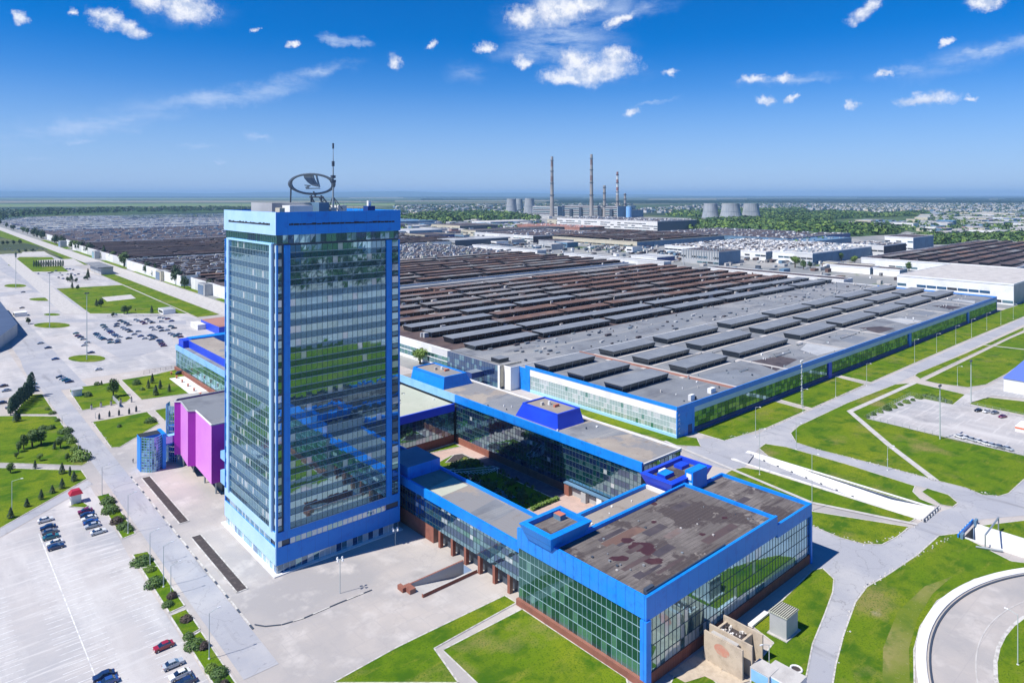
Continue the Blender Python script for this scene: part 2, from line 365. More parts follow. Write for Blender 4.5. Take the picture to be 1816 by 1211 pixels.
M['town'] = mat('town_walls', (.42, .41, .39), .9, noise=[(.004, 6, (.58, .58, .58), .45, .55), (.013, 3, (.34, .25, .22), .56, .62)])
M['townr'] = mat('town_roofs', (.30, .27, .26), .9, noise=[(.02, 3, (.45, .45, .46), .48, .55), (.013, 3, (.28, .12, .09), .58, .62)])
M['red'] = mat('red_paint', (.42, .02, .04), .4)
M['tyre'] = mat('tyre_rubber', (.03, .03, .032), .85)
M['rim'] = mat('wheel_rim', (.5, .5, .52), .35, .7)
M['cglass'] = glass('car_glass', (.01, .013, .016), (.8, .9, 1), .12)
M['hlamp'] = mat('headlamp_lens', (.7, .72, .75), .2)
M['tlamp'] = mat('tail_lamp', (.35, .01, .01), .3)
M['blueroof'] = mat('periwinkle_roof', (.13, .20, .62), .5)
M['orange'] = mat('orange_panel', (.75, .16, .05), .5)
M['rust'] = mat('rust_red_paint', (.50, .16, .10), .8)
M['hills'] = mat('far_hills', (.06, .10, .06), .95)
M['cloth'] = mat('dark_clothing', (.06, .07, .10), .9)
M['skin'] = mat('skin', (.45, .28, .2), .7)
M['bronze'] = mat('bronze_bust', (.07, .07, .07), .5, .4)

class MB:
    def __init__(s): s.v = []; s.f = []; s.m = []; s.mats = []
    def mi(s, m):
        m = M[m] if isinstance(m, str) else m
        if m not in s.mats: s.mats.append(m)
        return s.mats.index(m)
    def face(s, pts, m):
        n = len(s.v); s.v.extend(pts); s.f.append(tuple(range(n, n + len(pts)))); s.m.append(s.mi(m))
    def box(s, x0, x1, y0, y1, z0, z1, m, top=None, bottom=True):
        if x0 > x1: x0, x1 = x1, x0
        if y0 > y1: y0, y1 = y1, y0
        n = len(s.v)
        s.v.extend([(x0, y0, z0), (x1, y0, z0), (x1, y1, z0), (x0, y1, z0), (x0, y0, z1), (x1, y0, z1), (x1, y1, z1), (x0, y1, z1)])
        q = [(0, 1, 5, 4), (1, 2, 6, 5), (2, 3, 7, 6), (3, 0, 4, 7)]
        for a in q: s.f.append(tuple(n + i for i in a)); s.m.append(s.mi(m))
        s.f.append((n + 4, n + 5, n + 6, n + 7)); s.m.append(s.mi(top or m))
        if bottom: s.f.append((n + 3, n + 2, n + 1, n)); s.m.append(s.mi(m))
    def prism(s, poly, z0, z1, m, top=None, bottom=False):
        a = sum(poly[i][0] * poly[(i + 1) % len(poly)][1] - poly[(i + 1) % len(poly)][0] * poly[i][1] for i in range(len(poly)))
        if a < 0: poly = poly[::-1]
        n = len(poly)
        for i in range(n):
            p, q = poly[i], poly[(i + 1) % n]
            s.face([(p[0], p[1], z0), (q[0], q[1], z0), (q[0], q[1], z1), (p[0], p[1], z1)], m)
        s.tri(poly, z1, top or m)
        if bottom: s.tri(poly, z0, m, True)
    def tri(s, poly, z, m, flip=False):
        t = geometry.tessellate_polygon([[Vector((p[0], p[1], 0)) for p in poly]])
        b = len(s.v); s.v.extend([(p[0], p[1], z) for p in poly])
        for a in t:
            A, B, C_ = (poly[i] for i in a)
            cr = (B[0] - A[0]) * (C_[1] - A[1]) - (B[1] - A[1]) * (C_[0] - A[0])
            if (cr < 0) != flip: a = (a[2], a[1], a[0])
            s.f.append(tuple(b + i for i in a)); s.m.append(s.mi(m))
    def frustum(s, b, t, z0, z1, m, top=None):
        """b,t = (x0,x1,y0,y1)"""
        B = [(b[0], b[2], z0), (b[1], b[2], z0), (b[1], b[3], z0), (b[0], b[3], z0)]
        T = [(t[0], t[2], z1), (t[1], t[2], z1), (t[1], t[3], z1), (t[0], t[3], z1)]
        for i in range(4):
            j = (i + 1) % 4
            s.face([B[i], B[j], T[j], T[i]], m)
        s.face(T, top or m); s.face(B[::-1], m)
    def cyl(s, x, y, z0, z1, r0, r1, m, n=10, cap=True):
        ring = [(math.cos(2 * math.pi * i / n), math.sin(2 * math.pi * i / n)) for i in range(n)]
        for i in range(n):
            a, b = ring[i], ring[(i + 1) % n]
            s.face([(x + a[0] * r0, y + a[1] * r0, z0), (x + b[0] * r0, y + b[1] * r0, z0), (x + b[0] * r1, y + b[1] * r1, z1), (x + a[0] * r1, y + a[1] * r1, z1)], m)
        if cap:
            s.face([(x + a[0] * r1, y + a[1] * r1, z1) for a in ring], m)
            s.face([(x + a[0] * r0, y + a[1] * r0, z0) for a in ring[::-1]], m)
    def tube(s, p, q, r, m, n=6, r1=None):
        p, q = Vector(p), Vector(q); d = (q - p).normalized(); r1 = r if r1 is None else r1
        u = d.orthogonal().normalized(); w = d.cross(u)
        P = [p + (u * math.cos(2 * math.pi * i / n) + w * math.sin(2 * math.pi * i / n)) * r for i in range(n)]
        Q = [q + (u * math.cos(2 * math.pi * i / n) + w * math.sin(2 * math.pi * i / n)) * r1 for i in range(n)]
        for i in range(n):
            j = (i + 1) % n
            s.face([tuple(P[i]), tuple(P[j]), tuple(Q[j]), tuple(Q[i])], m)
        s.face([tuple(a) for a in Q], m); s.face([tuple(a) for a in P[::-1]], m)
    def parapet(s, x0, x1, y0, y1, z0, z1, t, m):
        s.box(x0, x1, y0, y0 + t, z0, z1, m); s.box(x0, x1, y1 - t, y1, z0, z1, m)
        s.box(x0, x0 + t, y0 + t, y1 - t, z0, z1, m); s.box(x1 - t, x1, y0 + t, y1 - t, z0, z1, m)
    def build(s, name, parent=None, smooth=False):
        me = bpy.data.meshes.new(name)
        L = parent_loc(parent) if parent else (0, 0, 0)
        me.from_pydata([(a - L[0], b - L[1], c - L[2]) for a, b, c in s.v], [], s.f)
        for m in s.mats: me.materials.append(m)
        me.polygons.foreach_set('material_index', s.m)
        if smooth: me.polygons.foreach_set('use_smooth', [True] * len(s.f))
        me.update()
        o = bpy.data.objects.new(name, me); COL.objects.link(o)
        if parent: o.parent = parent
        return o
LOCS = {}
def parent_loc(p):
    L = [0, 0, 0]
    while p is not None:
        L[0] += p.location[0]; L[1] += p.location[1]; L[2] += p.location[2]; p = p.parent
    return L
def tag(o, label=None, cat=None, group=None, kind=None):
    if label: o['label'] = label
    if cat: o['category'] = cat
    if group: o['group'] = group
    if kind: o['kind'] = kind
    return o
def thing(name, loc, label, cat, group=None):
    o = bpy.data.objects.new(name, None); COL.objects.link(o)
    o.location = loc; o.empty_display_size = 1
    return tag(o, label, cat, group)
def copy_tree(o, parent=None, mats=None):
    c = o.copy(); COL.objects.link(c); c.parent = parent
    for k in ('label', 'category', 'group'):
        if k in c and parent is None: del c[k]
    for ch in [x for x in o.children]: copy_tree(ch, c)
    return c
ORD = ['nearest', 'second', 'third', 'fourth', 'fifth', 'sixth', 'seventh', 'eighth', 'ninth', 'tenth', 'eleventh', 'twelfth', 'thirteenth', 'fourteenth', 'fifteenth', 'sixteenth', 'seventeenth', 'eighteenth', 'nineteenth', 'twentieth']
def nth(i):
    if i < 20: return ORD[i]
    t = ['', '', 'twenty', 'thirty', 'forty', 'fifty', 'sixty', 'seventy', 'eighty', 'ninety'][(i + 1) // 10]
    u = ['', 'first', 'second', 'third', 'fourth', 'fifth', 'sixth', 'seventh', 'eighth', 'ninth'][(i + 1) % 10]
    return (t + '-' + u) if u else t[:-1] + 'ieth'

def panes(mb, axis, c, a0, a1, z0, z1, n, sign, mats, jit=.012, mull='mull', mw=.07, md=.06, horiz=True):
    """a strip of separate panes on the plane axis=c, outward sign; every pane sits a hair out of true"""
    w = (a1 - a0) / n
    names = [m for m, _ in mats]; wts = [q for _, q in mats]
    for i in range(n):
        p, q = a0 + i * w + mw / 2, a0 + (i + 1) * w - mw / 2
        t1, t2 = RND.uniform(-jit, jit), RND.uniform(-jit, jit)
        m = RND.choices(names, wts)[0]
        c0 = c + sign * .0
        if axis == 'x':
            pts = [(c0, p, z0), (c0, q, z0), (c0 + t1 + t2, q, z1), (c0 + t1, p, z1)]
            if sign < 0: pts = pts[::-1]
        else:
            pts = [(p, c0, z0), (q, c0, z0), (q, c0 + t1 + t2, z1), (p, c0 + t1, z1)]
            if sign > 0: pts = pts[::-1]
        mb.face(pts, m)
    if mull:
        for i in range(n + 1):
            p = a0 + i * w
            if axis == 'x': mb.box(c - sign * .05, c + sign * md, p - mw / 2, p + mw / 2, z0, z1, mull)
            else: mb.box(p - mw / 2, p + mw / 2, c - sign * .05, c + sign * md, z0, z1, mull)
        if horiz:
            hh = .05
            if axis == 'x': mb.box(c - sign * .05, c + sign * (md + .02), a0, a1, z1 - hh, z1 + hh, mull)
            else: mb.box(a0, a1, c - sign * .05, c + sign * (md + .02), z1 - hh, z1 + hh, mull)

# ================================================================== SETTING
# ground sheet to the horizon with cut-outs for the two underpass ramps and the pedestrian ramp
RX0, RX1 = 246.0, 258.0
HOLES = [(RX0, RX1, 79, 147), (RX0 - 3, RX1 - 3, 8, 66.5), (102, 119, 150.2, 155.8)]
def grid_sheet(name, x0, x1, y0, y1, z, m, holes=()):
    xs = sorted({x0, x1, *[h[0] for h in holes], *[h[1] for h in holes]})
    ys = sorted({y0, y1, *[h[2] for h in holes], *[h[3] for h in holes]})
    b = MB()
    for i in range(len(xs) - 1):
        for j in range(len(ys) - 1):
            cx, cy = (xs[i] + xs[i + 1]) / 2, (ys[j] + ys[j + 1]) / 2
            if any(h[0] < cx < h[1] and h[2] < cy < h[3] for h in holes): continue
            b.face([(xs[i], ys[j], z), (xs[i + 1], ys[j], z), (xs[i + 1], ys[j + 1], z), (xs[i], ys[j + 1], z)], m)
    o = b.build(name); tag(o, kind='structure'); return o
grid_sheet('ground', -60000, 60000, -60000, 60000, 0.0, 'field', HOLES)
grid_sheet('pavement', -900, 1000, -700, 1200, 0.03, 'pave', HOLES)
def sheet(name, polys, z, m, kind='structure'):
    b = MB()
    for i, p in enumerate(polys): b.tri(p, z + .003 * i, m)
    o = b.build(name); tag(o, kind=kind); return o
def rect(x0, x1, y0, y1): return [(x0, y0), (x1, y0), (x1, y1), (x0, y1)]
def PX(*pts): return [G(*p) for p in pts]
sheet('works_yard', [rect(228, 760, 276, 3900), rect(760, 2600, 150, 3300), rect(224, 236, 660, 3300)], 0.06, 'dirtlot')
sheet('car_park', [PX((0, 955), (160, 862), (185, 905), (228, 985), (372, 1211), (420, 1300), (-300, 1300)),
                   rect(66, 186, 455, 735), rect(66, 190, 735, 1500), rect(-200, 52, 440, 1500)], 0.05, 'lot')
sheet('avenue', [rect(55, 62.8, 150, 437), rect(55, 75, 437, 700), PX((0, 937), (155, 852), (166, 858), (0, 953))], 0.08, 'road')
sheet('road', [PX((0, 578), (60, 566), (180, 566), (330, 569), (330, 575), (180, 571), (70, 572), (0, 590)), PX((0, 519), (60, 514), (90, 516), (120, 519), (60, 519), (0, 526)), PX((0, 455), (26, 470), (110, 520), (135, 540), (110, 540), (60, 515), (0, 480)),
               PX((20, 590), (44, 590), (75, 640), (100, 690), (60, 690), (40, 650))], 0.07, 'road')
sheet('car_park', [PX((70, 527), (108, 519), (130, 541), (96, 544)), PX((180, 572), (300, 578), (308, 612), (220, 640), (150, 600))], .075, 'roadp')
sheet('works_road', [rect(207, 231, 500, 3500)], 0.09, 'conc')
# roads on the right-hand side
sheet('side_road', [[(280, 147.2), (296, 146), (740, 142.5), (1100, 140), (1100, 148.5), (740, 150.5), (300, 155), (286, 155.2), (272, 154)],
                    PX((1280, 775), (1340, 770), (1402, 768), (1412, 785), (1450, 797), (1580, 830), (1662, 852), (1712, 865), (1742, 877), (1772, 880), (1816, 850), (1950, 800), (1950, 912), (1816, 914), (1740, 921), (1728, 930), (1672, 955), (1627, 982), (1575, 1019), (1540, 1035), (1518, 1068), (1495, 1126), (1475, 1211), (1425, 1211), (1442, 1143), (1463, 1090), (1477, 1050), (1481, 1029), (1459, 1007), (1441, 1011), (1441, 933), (1490, 953), (1531, 965), (1564, 966), (1591, 952), (1624, 931), (1660, 910), (1698, 897), (1682, 877), (1644, 866), (1580, 850), (1500, 822), (1395, 792), (1357, 787), (1346, 795), (1320, 829), (1290, 832), (1240, 820), (1215, 800), (1225, 780)),
                    ], 0.07, 'road')
sheet('side_car_park', [PX((1537, 742.5), (1614.5, 702.5), (1690, 718), (1712, 699), (1760, 683), (1816, 648), (1900, 630), (1900, 716), (1760, 702), (1716, 716), (1816, 740), (1900, 760), (1900, 840), (1816, 808.7))], 0.16, 'lot')

# lawns: raised beds of turf with a pale kerb round them
def lawn(name, poly, m='grass', kerb=True, z=.12, w=.17):
    b = MB(); b.prism(poly, 0.0, z, 'kerb' if kerb else m, top=m)
    o = b.build(name); tag(o, kind='structure')
    if kerb:
        k = MB()
        for i in range(len(poly)):
            p, q = Vector((*poly[i], 0)), Vector((*poly[(i + 1) % len(poly)], 0))
            d = q - p
            if d.length < .5: continue
            n = Vector((-d.y, d.x, 0)).normalized() * w
            k.face([tuple(p + n + Vector((0, 0, z + .04))), tuple(q + n + Vector((0, 0, z + .04))), tuple(q - n + Vector((0, 0, z + .04))), tuple(p - n + Vector((0, 0, z + .04)))], 'kerb')
            k.face([tuple(p - n), tuple(q - n), tuple(q - n + Vector((0, 0, z + .04))), tuple(p - n + Vector((0, 0, z + .04)))], 'kerb')
        ko = k.build('kerb'); tag(ko, kind='structure')
LAWNS = [
 PX((51.5, 699.5), (75, 699), (98.5, 734.5), (24, 735)),
 PX((-60, 745), (0, 738), (24, 737.5), (100.5, 738.5), (110, 752), (143, 797), (156, 820), (145, 826), (92, 824), (0, 821), (-60, 822)),
 PX((-80, 829), (0, 829.6), (92, 833), (144, 833.5), (154.6, 849), (0, 937), (-80, 985)),
 PX((123, 693), (132, 687.6), (176, 682), (208, 676), (232.6, 706), (224.6, 712.7), (145.4, 727.9)),
 PX((215, 674), (276.5, 664), (313, 655), (360, 690), (340, 697), (251, 709)),
 PX((163.8, 748.5), (261, 730.5), (282.8, 751), (212.4, 793), (197, 793.8)),
 PX((274, 728), (305, 721), (305, 742), (291.8, 746)),
 [(49.8, 236), (53.6, 237), (53.8, 275), (50, 275)],
 [(49.8, 214), (53.6, 212), (53.6, 222.6), (49.8, 223.6)], [(49.8, 186.4), (53.6, 187), (53.6, 212), (49.8, 214)],
 [(49.6, 173.5), (53.5, 174.5), (53.5, 185.2), (49.6, 185)], [(49.6, 140), (53.3, 140), (53.4, 173.6), (49.6, 172.4)],
 # lawns before the conference block
 PX((590, 1211), (700, 1150), (745, 1128), (895, 1056), (916, 1069), (770, 1150), (813, 1211)),
 PX((926, 1080), (1111, 1203), (1116, 1230), (865, 1230), (784.7, 1153)),
 # right-hand side
 PX((1297, 834), (1318, 829), (1350, 834), (1624, 920), (1610, 928), (1441, 893), (1300, 870), (1270, 850)),
 PX((1441, 907), (1613, 934.7), (1591, 952), (1564, 966), (1531, 964.7), (1490, 953.8), (1441, 933), (1390, 905)),
 PX((1346, 795), (1357, 787), (1395, 793), (1500, 823), (1623, 862), (1619, 872), (1632, 885), (1662, 897), (1640, 897), (1579, 881), (1437, 836), (1362, 809)),
 PX((1634, 872), (1644, 866), (1682, 877.5), (1699, 892), (1690, 899), (1668, 895)),
 PX((1402, 768), (1417, 755), (1502, 715), (1587, 682), (1622, 679), (1700, 697), (1712, 700), (1690, 718), (1614, 702.5), (1537, 742.5), (1816, 808), (1900, 830), (1816, 850), (1789, 875), (1772, 880), (1742, 877.5), (1712, 865), (1662, 852.5), (1579, 830), (1449, 797), (1412, 785)),
 PX((1724, 710), (1754, 705), (1816, 712), (1900, 724), (1900, 757), (1816, 736), (1720, 717)),
 PX((1622, 666), (1627, 662), (1712, 627), (1747, 611), (1816, 580), (1816, 586), (1787, 599), (1632, 672)),
 PX((1640, 675), (1792, 600), (1816, 590), (1900, 560), (1900, 610), (1816, 641), (1787, 662), (1749, 682), (1717, 687), (1662, 680)),
 PX((1665, 950), (1698, 946), (1720, 958), (1793, 995), (1830, 1000), (1816, 1008.5), (1728, 1027.6), (1662, 1066), (1632, 1112), (1621, 1153), (1622, 1230), (1474, 1230), (1482, 1180), (1496, 1126), (1517, 1068), (1537, 1041), (1575, 1019), (1627, 984)),
 PX((1739, 932), (1816, 923), (1950, 915), (1950, 1010), (1816, 958), (1769, 941)),
 PX((1190, 770), (1236, 777), (1243, 792), (1200, 790), (1045, 742), (960, 700), (968, 692)),
]
LAWNS += [PX((1441, 1011.3), (1459, 1007.8), (1479, 1027), (1477, 1050.5), (1463, 1089), (1441, 1143), (1424, 1230), (1330, 1230), (1332, 1190), (1372, 1140), (1335, 1112), (1372, 1080)),
          PX((1180, 1230), (1195, 1200), (1215, 1190), (1255, 1196), (1290, 1230))]
for i, p in enumerate(LAWNS): lawn('lawn', p, z=.12 + .0007 * i)
# lawn between the assembly hall and the side road
lawn('lawn', [(262, 160), (290, 156.2), (329, 156), (331, 174), (262, 174.5)])
lawn('lawn', [(334, 155.9), (398, 155.8), (402, 174), (336, 174)], z=.125)
lawn('lawn', [(405, 155.6), (560, 154.8), (730, 152), (1000, 150), (1000, 172), (780, 172), (736, 174), (407, 174)], z=.13)
# turf of the far left parks and the strips beside the works road
lawn('lawn', PX((100.4, 512), (216.7, 505.5), (332, 556), (160, 556)), kerb=False, z=.11)
lawn('lawn', [(188, 620), (206.5, 620), (206.5, 1090), (193, 1085)], kerb=False, z=.12)
lawn('lawn', [(190, 1190), (206.5, 1190), (210, 2900), (150, 2900), (178, 2100), (206, 1650)], kerb=False, z=.12)
for i, (a, b_) in enumerate([(560, 716), (748, 900), (935, 1045), (1085, 1250), (1300, 1500), (1560, 1900)]):
    lawn('lawn', rect(232.5, 243.5, a, b_), kerb=(i < 2), z=.12)
sheet('path', [PX((180, 527.5), (232, 522.5), (241, 529.5), (190, 535)), PX((66, 462), (130, 459), (150, 470), (75, 473)), PX((40, 447), (78, 446), (90, 453), (34, 456)),
               PX((0, 455), (22, 453), (152, 557), (112, 557))], .14, 'conc')
lawn('lawn', PX((14, 470), (34, 456), (92, 456), (112, 474), (122, 482), (40, 482)), kerb=False, z=.105)
for c, rx, ry in [((27, 507), 20, 3.2), ((92, 577), 33, 5), ((154, 636), 34, 6.5), ((92, 558), 15, 2.2), ((78, 531), 27, 3), ((130, 553), 10, 2)]:
    pts = [(c[0] + rx * math.cos(t / 16 * 2 * math.pi), c[1] + ry * math.sin(t / 16 * 2 * math.pi)) for t in range(16)]
    lawn('lawn', PX(*pts), z=.14)
# footpaths laid over the turf
def strip(pts, w, z, m, b=None):
    b = b or MB()
    for (p, q) in zip(pts, pts[1:]):
        p, q = Vector((*p, 0)), Vector((*q, 0)); d = (q - p).normalized(); n = Vector((-d.y, d.x, 0)) * w / 2; e = d * w * .3
        b.face([(p.x - e.x - n.x, p.y - e.y - n.y, z), (q.x + e.x - n.x, q.y + e.y - n.y, z), (q.x + e.x + n.x, q.y + e.y + n.y, z), (p.x - e.x + n.x, p.y - e.y + n.y, z)], m)
        z += .002
    return b
for pts, w, m in [(PX((1622, 679), (1507, 730), (1577, 790), (1657, 851)), 2.6, 'conc'),
                  ([G(1180, 783), G(1440, 892), G(1624, 930)], 1.6, 'conc'), (PX((1745, 612), (1816, 620)), 2.2, 'conc')]:
    tag(strip(pts, w, .21, m).build('path'), kind='structure')
# white markings on the near car park
b = MB()
LX = G(77, 967)[0]
Y0, Y1 = G(154, 1211)[1] - 30, G(72, 955)[1] + 4
b.box(LX - .12, LX + .12, Y0, Y1, .052, .066, 'line')
for sx0 in (LX - 5.2, LX + .3):
    y = Y0
    while y < Y1 - 18: b.box(sx0, sx0 + 5.0, y, y + .14, .052, .062, 'line'); y += 2.6
for x0 in (LX + 11.2, LX - 22):
    y = Y0
    while y < Y1 - 20: b.box(x0, x0 + 5.0, y, y + .14, .052, .062, 'line'); y += 2.6
y = Y0
while y < Y1 - 26: b.box(LX - 16.4, LX - 11.3, y, y + .14, .052, .062, 'line'); y += 2.6
for k in range(60): b.box(69, 74, 465 + k * 3.2, 465.15 + k * 3.2, .06, .064, 'line')
tag(b.build('road_marking'), kind='structure')
# dashed black and white kerb along the forecourt
b = MB(); y = 166.0; k = 0
while y < 285: b.box(62.9, 63.35, y, y + 2.1, .02, .2, 'kerb' if k % 4 else 'steeld'); y += 2.1; k += 1
for i in range(26):
    p = Vector(G(450, 1107)).lerp(Vector(G(905, 1058)), 0)
for (p, q) in [(G(450, 1107), G(520, 1100)), (G(520, 1100), G(660, 1048)), (G(235, 850), G(150, 850))]:
    pass
tag(b.build('kerb'), kind='structure')
pts = PX((452, 1108), (470, 1111), (500, 1108), (540, 1096), (600, 1070), (660, 1046))
b = MB()
for (p, q) in zip(pts, pts[1:]):
    L_ = (Vector(q) - Vector(p)).length; n = max(1, int(L_ / 2))
    for i in range(n):
        a, c = Vector(p).lerp(Vector(q), i / n), Vector(p).lerp(Vector(q), (i + .92) / n)
        strip([tuple(a), tuple(c)], .35, .19, 'kerb' if i % 3 else 'steeld', b)
tag(b.build('kerb'), kind='structure')
# planting beds of bare soil
for (a, c) in [(234.5, 281.5), (184, 223)]:
    lawn('planting_bed', rect(65.7, 68.5, a, c), m='soil', z=.15)
# underpass ramps
def ramp(name, x0, x1, y_top, y_low, depth):
    b = MB(); n = 12; s = 1 if y_top > y_low else -1
    for i in range(n):
        a, c = i / n, (i + 1) / n
        ya, yc = y_top + (y_low - y_top) * a, y_top + (y_low - y_top) * c
        za, zc = -depth * min(1, a * 1.3), -depth * min(1, c * 1.3)
        b.face([(x0 + 2.2, ya, za), (x1 - 2.2, ya, za), (x1 - 2.2, yc, zc), (x0 + 2.2, yc, zc)][::(1 if s < 0 else -1)], 'road')
        for (xa, xb) in ((x0, x0 + 2.2), (x1, x1 - 2.2)):
            f = [(xa, ya, .35), (xa, yc, .35), (xb, yc, zc), (xb, ya, za)]
            b.face(f if (xa < xb) == (s < 0) else f[::-1], 'concw')
        if i % 1 == 0:
            b.box(x1 - 2.35, x1 - 1.9, (ya + yc) / 2 - .4, (ya + yc) / 2 + .4, za - .3, zc + .6, 'steeld')
    ylo, yhi = min(y_top, y_low), max(y_top, y_low)
    b.box(x0 - .5, x0, ylo, yhi, -.2, .45, 'concw'); b.box(x1, x1 + .5, ylo, yhi, -.2, .45, 'concw')
    return b
o = ramp('underpass_ramp', RX0, RX1, 147, 79, 4.6).build('road'); tag(o, kind='structure')
o = ramp('underpass_ramp', RX0 - 3, RX1 - 3, 8, 66.5, 4.6).build('road'); tag(o, kind='structure')
for (x0, y, s, lab) in [(RX0, 79, 1, 'dark underpass mouth with concrete parapet below the road bend'), (RX0 - 3, 66.5, -1, 'blue framed underpass mouth beside the big curved lawn')]:
    t = thing('underpass_portal', (x0 + 6, y, -4.6), lab, 'underpass')
    b = MB(); b.box(x0 - 1.5, x0 + 13.5, y - s * .8 - (.3 if s > 0 else 0), y - s * .8 + (.3 if s < 0 else 0), -.6, 1.2, 'conc' if s > 0 else 'bluep'); b.build('lintel', t)
    b = MB(); b.box(x0 + .1, x0 + 11.9, y - s * .6, y - s * .5, -4.6, -.6, 'dark'); b.build('opening', t)
    if s < 0:
        b = MB(); b.box(x0 - 1.8, x0 + .2, y - .4, y + .3, -1, 1.6, 'steelb'); b.box(x0 + 11.6, x0 + 13.8, y - .4, y + .3, -1, 1.6, 'steelb'); b.build('pier', t)
    b = MB()
    for k in range(12): b.box(x0 - 1 + k * 1.2, x0 - .4 + k * 1.2, y - s * 1.3 - .2, y - s * 1.3 + .2, 0, .8, 'concw' if k % 2 else 'steeld')
    b.build('bollard_row', t)
t = thing('height_gauge', (*G(1752, 960), 0), 'grey steel height gauge frame lying over the blue underpass ramp', 'gantry')
b = MB(); b.tube((240, 60, 4.2), (256, 60.5, 4.2), .25, 'steel', 6); b.tube((240, 60, 0), (240, 60, 4.2), .18, 'steel'); b.tube((256, 60.5, 0), (256, 60.5, 4.2), .18, 'steel'); b.build('frame', t)
b = MB(); b.tube((238.5, 62, .5), (241.5, 56, .5), .3, 'steel'); b.build('barrier', t)
# pedestrian ramp walls
t = thing('pedestrian_ramp', (110, 153, 0), 'brick walled pedestrian ramp sunk into the forecourt beside the pillars', 'ramp')
b = MB()
b.face([(102, 150.2, 0.03), (119, 150.2, -3.2), (119, 155.8, -3.2), (102, 155.8, 0.03)], 'conc'); b.build('ramp_floor', t)
b = MB(); b.box(101.2, 119.2, 149.6, 150.2, -3.3, 1.0, 'brick', top='conc'); b.build('side_wall', t)
b = MB(); b.box(101.2, 119.2, 155.8, 156.3, -3.3, 1.0, 'greyw', top='brick'); b.build('side_wall', t)
b = MB(); b.box(99.4, 101.2, 153.0, 156.3, 0, 1.2, 'brick'); b.box(98.4, 99.4, 155.0, 157.6, 0, 1.2, 'brick'); b.build('end_wall', t)
BRN = 1
# outdoor oval ring road at the lower right
def fit_circle(pts):
    (x1, y1), (x2, y2), (x3, y3) = pts
    a = 2 * (x2 - x1); b_ = 2 * (y2 - y1); c = x2 * x2 + y2 * y2 - x1 * x1 - y1 * y1
    d = 2 * (x3 - x1); e = 2 * (y3 - y1); f = x3 * x3 + y3 * y3 - x1 * x1 - y1 * y1
    cx = (c * e - b_ * f) / (a * e - b_ * d); cy = (a * f - c * d) / (a * e - b_ * d)
    return cx, cy, math.hypot(cx - x1, cy - y1)
cx, cy, rr = fit_circle([G(1816, 1008.5), G(1672, 1060), G(1622, 1160)])
def ring(r0, r1, z0, z1, m, name, n=160):
    b = MB()
    for i in range(n):
        a, c = 2 * math.pi * i / n, 2 * math.pi * (i + 1) / n
        A = [(cx + r * math.cos(t), cy + r * math.sin(t)) for t in (a, c) for r in (r0, r1)]
        (p0, p1, q0, q1) = A
        b.face([(*p0, z1), (*p1, z1), (*q1, z1), (*q0, z1)], m)
        b.face([(*q0, z0), (*p0, z0), (*p0, z1), (*q0, z1)][::-1], m); b.face([(*p1, z0), (*q1, z0), (*q1, z1), (*p1, z1)], m)
    o = b.build(name); tag(o, kind='structure'); return o
ci = fit_circle([G(1816, 1117.8), G(1770, 1155), G(1752.6, 1211)])
sheet('ring_road', [[(cx + (rr - .5) * math.cos(t / 64 * 6.2832), cy + (rr - .5) * math.sin(t / 64 * 6.2832)) for t in range(64)]], .19, 'pave')
ring(rr - 2.3, rr - .2, 0, .55, 'concw', 'kerb'); ring(rr - 3.2, rr - 2.8, .1, .45, 'steeld', 'kerb'); ring(rr - 11.8, rr - 11.5, .1, .25, 'conc', 'kerb')
t_ = rr - 15.6
sheet('ring_lawn_edge', [[(cx + (t_ + .8) * math.cos(t / 64 * 6.2832), cy + (t_ + .8) * math.sin(t / 64 * 6.2832)) for t in range(64)]], .24, 'kerb')
sheet('lawn', [[(cx + t_ * math.cos(t / 64 * 6.2832), cy + t_ * math.sin(t / 64 * 6.2832)) for t in range(64)]], .28, 'grass')

for k, P_ in enumerate([[(1592, 1085), (1640, 1040), (1690, 1022), (1655, 1052), (1628, 1095), (1612, 1150), (1614, 1225), (1565, 1225), (1566, 1150)]]):
    o = sheet('worn_lawn_edge', [PX(*P_)], .165, 'grassd')
b = MB()   # rubble stones and dry tufts along the turf edges of the side road
for (pa, pb, n) in [((1402, 768), (1417, 755), 12), ((1362, 760), (1537, 682), 70), ((1275, 779), (1362, 760), 22), ((1450, 797), (1662, 852), 70), ((1441, 933), (1531, 965), 26), ((1531, 965), (1591, 952), 20), ((1591, 952), (1624, 931), 14), ((1537, 1041), (1627, 984), 30), ((1627, 984), (1698, 946), 24), ((1482, 1180), (1517, 1068), 12), ((1712, 866), (1772, 880), 16), ((164, 748), (197, 793), 16), ((123, 693), (145, 728), 10), ((100, 738), (156, 822), 18)]:
    for k in range(n):
        q = Vector(pa).lerp(Vector(pb), RND.random()); x, y = G(q.x, q.y); x += RND.uniform(-.7, .7); y += RND.uniform(-.7, .7); s_ = RND.uniform(.1, .32)
        b.frustum((x - s_, x + s_, y - s_ * .8, y + s_ * .8), (x - s_ * .5, x + s_ * .4, y - s_ * .4, y + s_ * .5), .05, .12 + s_ * .6, 'conc' if RND.random() < .8 else 'steeld')
tag(b.build('kerb_stones'), kind='stuff')
# ================================================================== THE TOWER
TX0, TX1, TY0, TY1 = 76.7, 116.4, 185.0, 225.6
GLT = [('gl_t', 10), ('gl_n', 3), ('gl_b', 1.3)]
t = thing('office_tower', (TX0 + 20, TY0 + 20, 0), 'tall blue and glass office tower with a ringed emblem on its roof, the highest building', 'tower')
b = MB(); b.box(TX0 + .35, TX1 - .35, TY0 + .35, TY1 - .35, 0, 98.6, 'steeld', top='roofg'); b.build('core', t)
b = MB(); b.box(TX0 - .9, TX1 + .6, TY0 - .9, TY1 + .9, .02, .35, 'concw'); b.build('plinth', t)
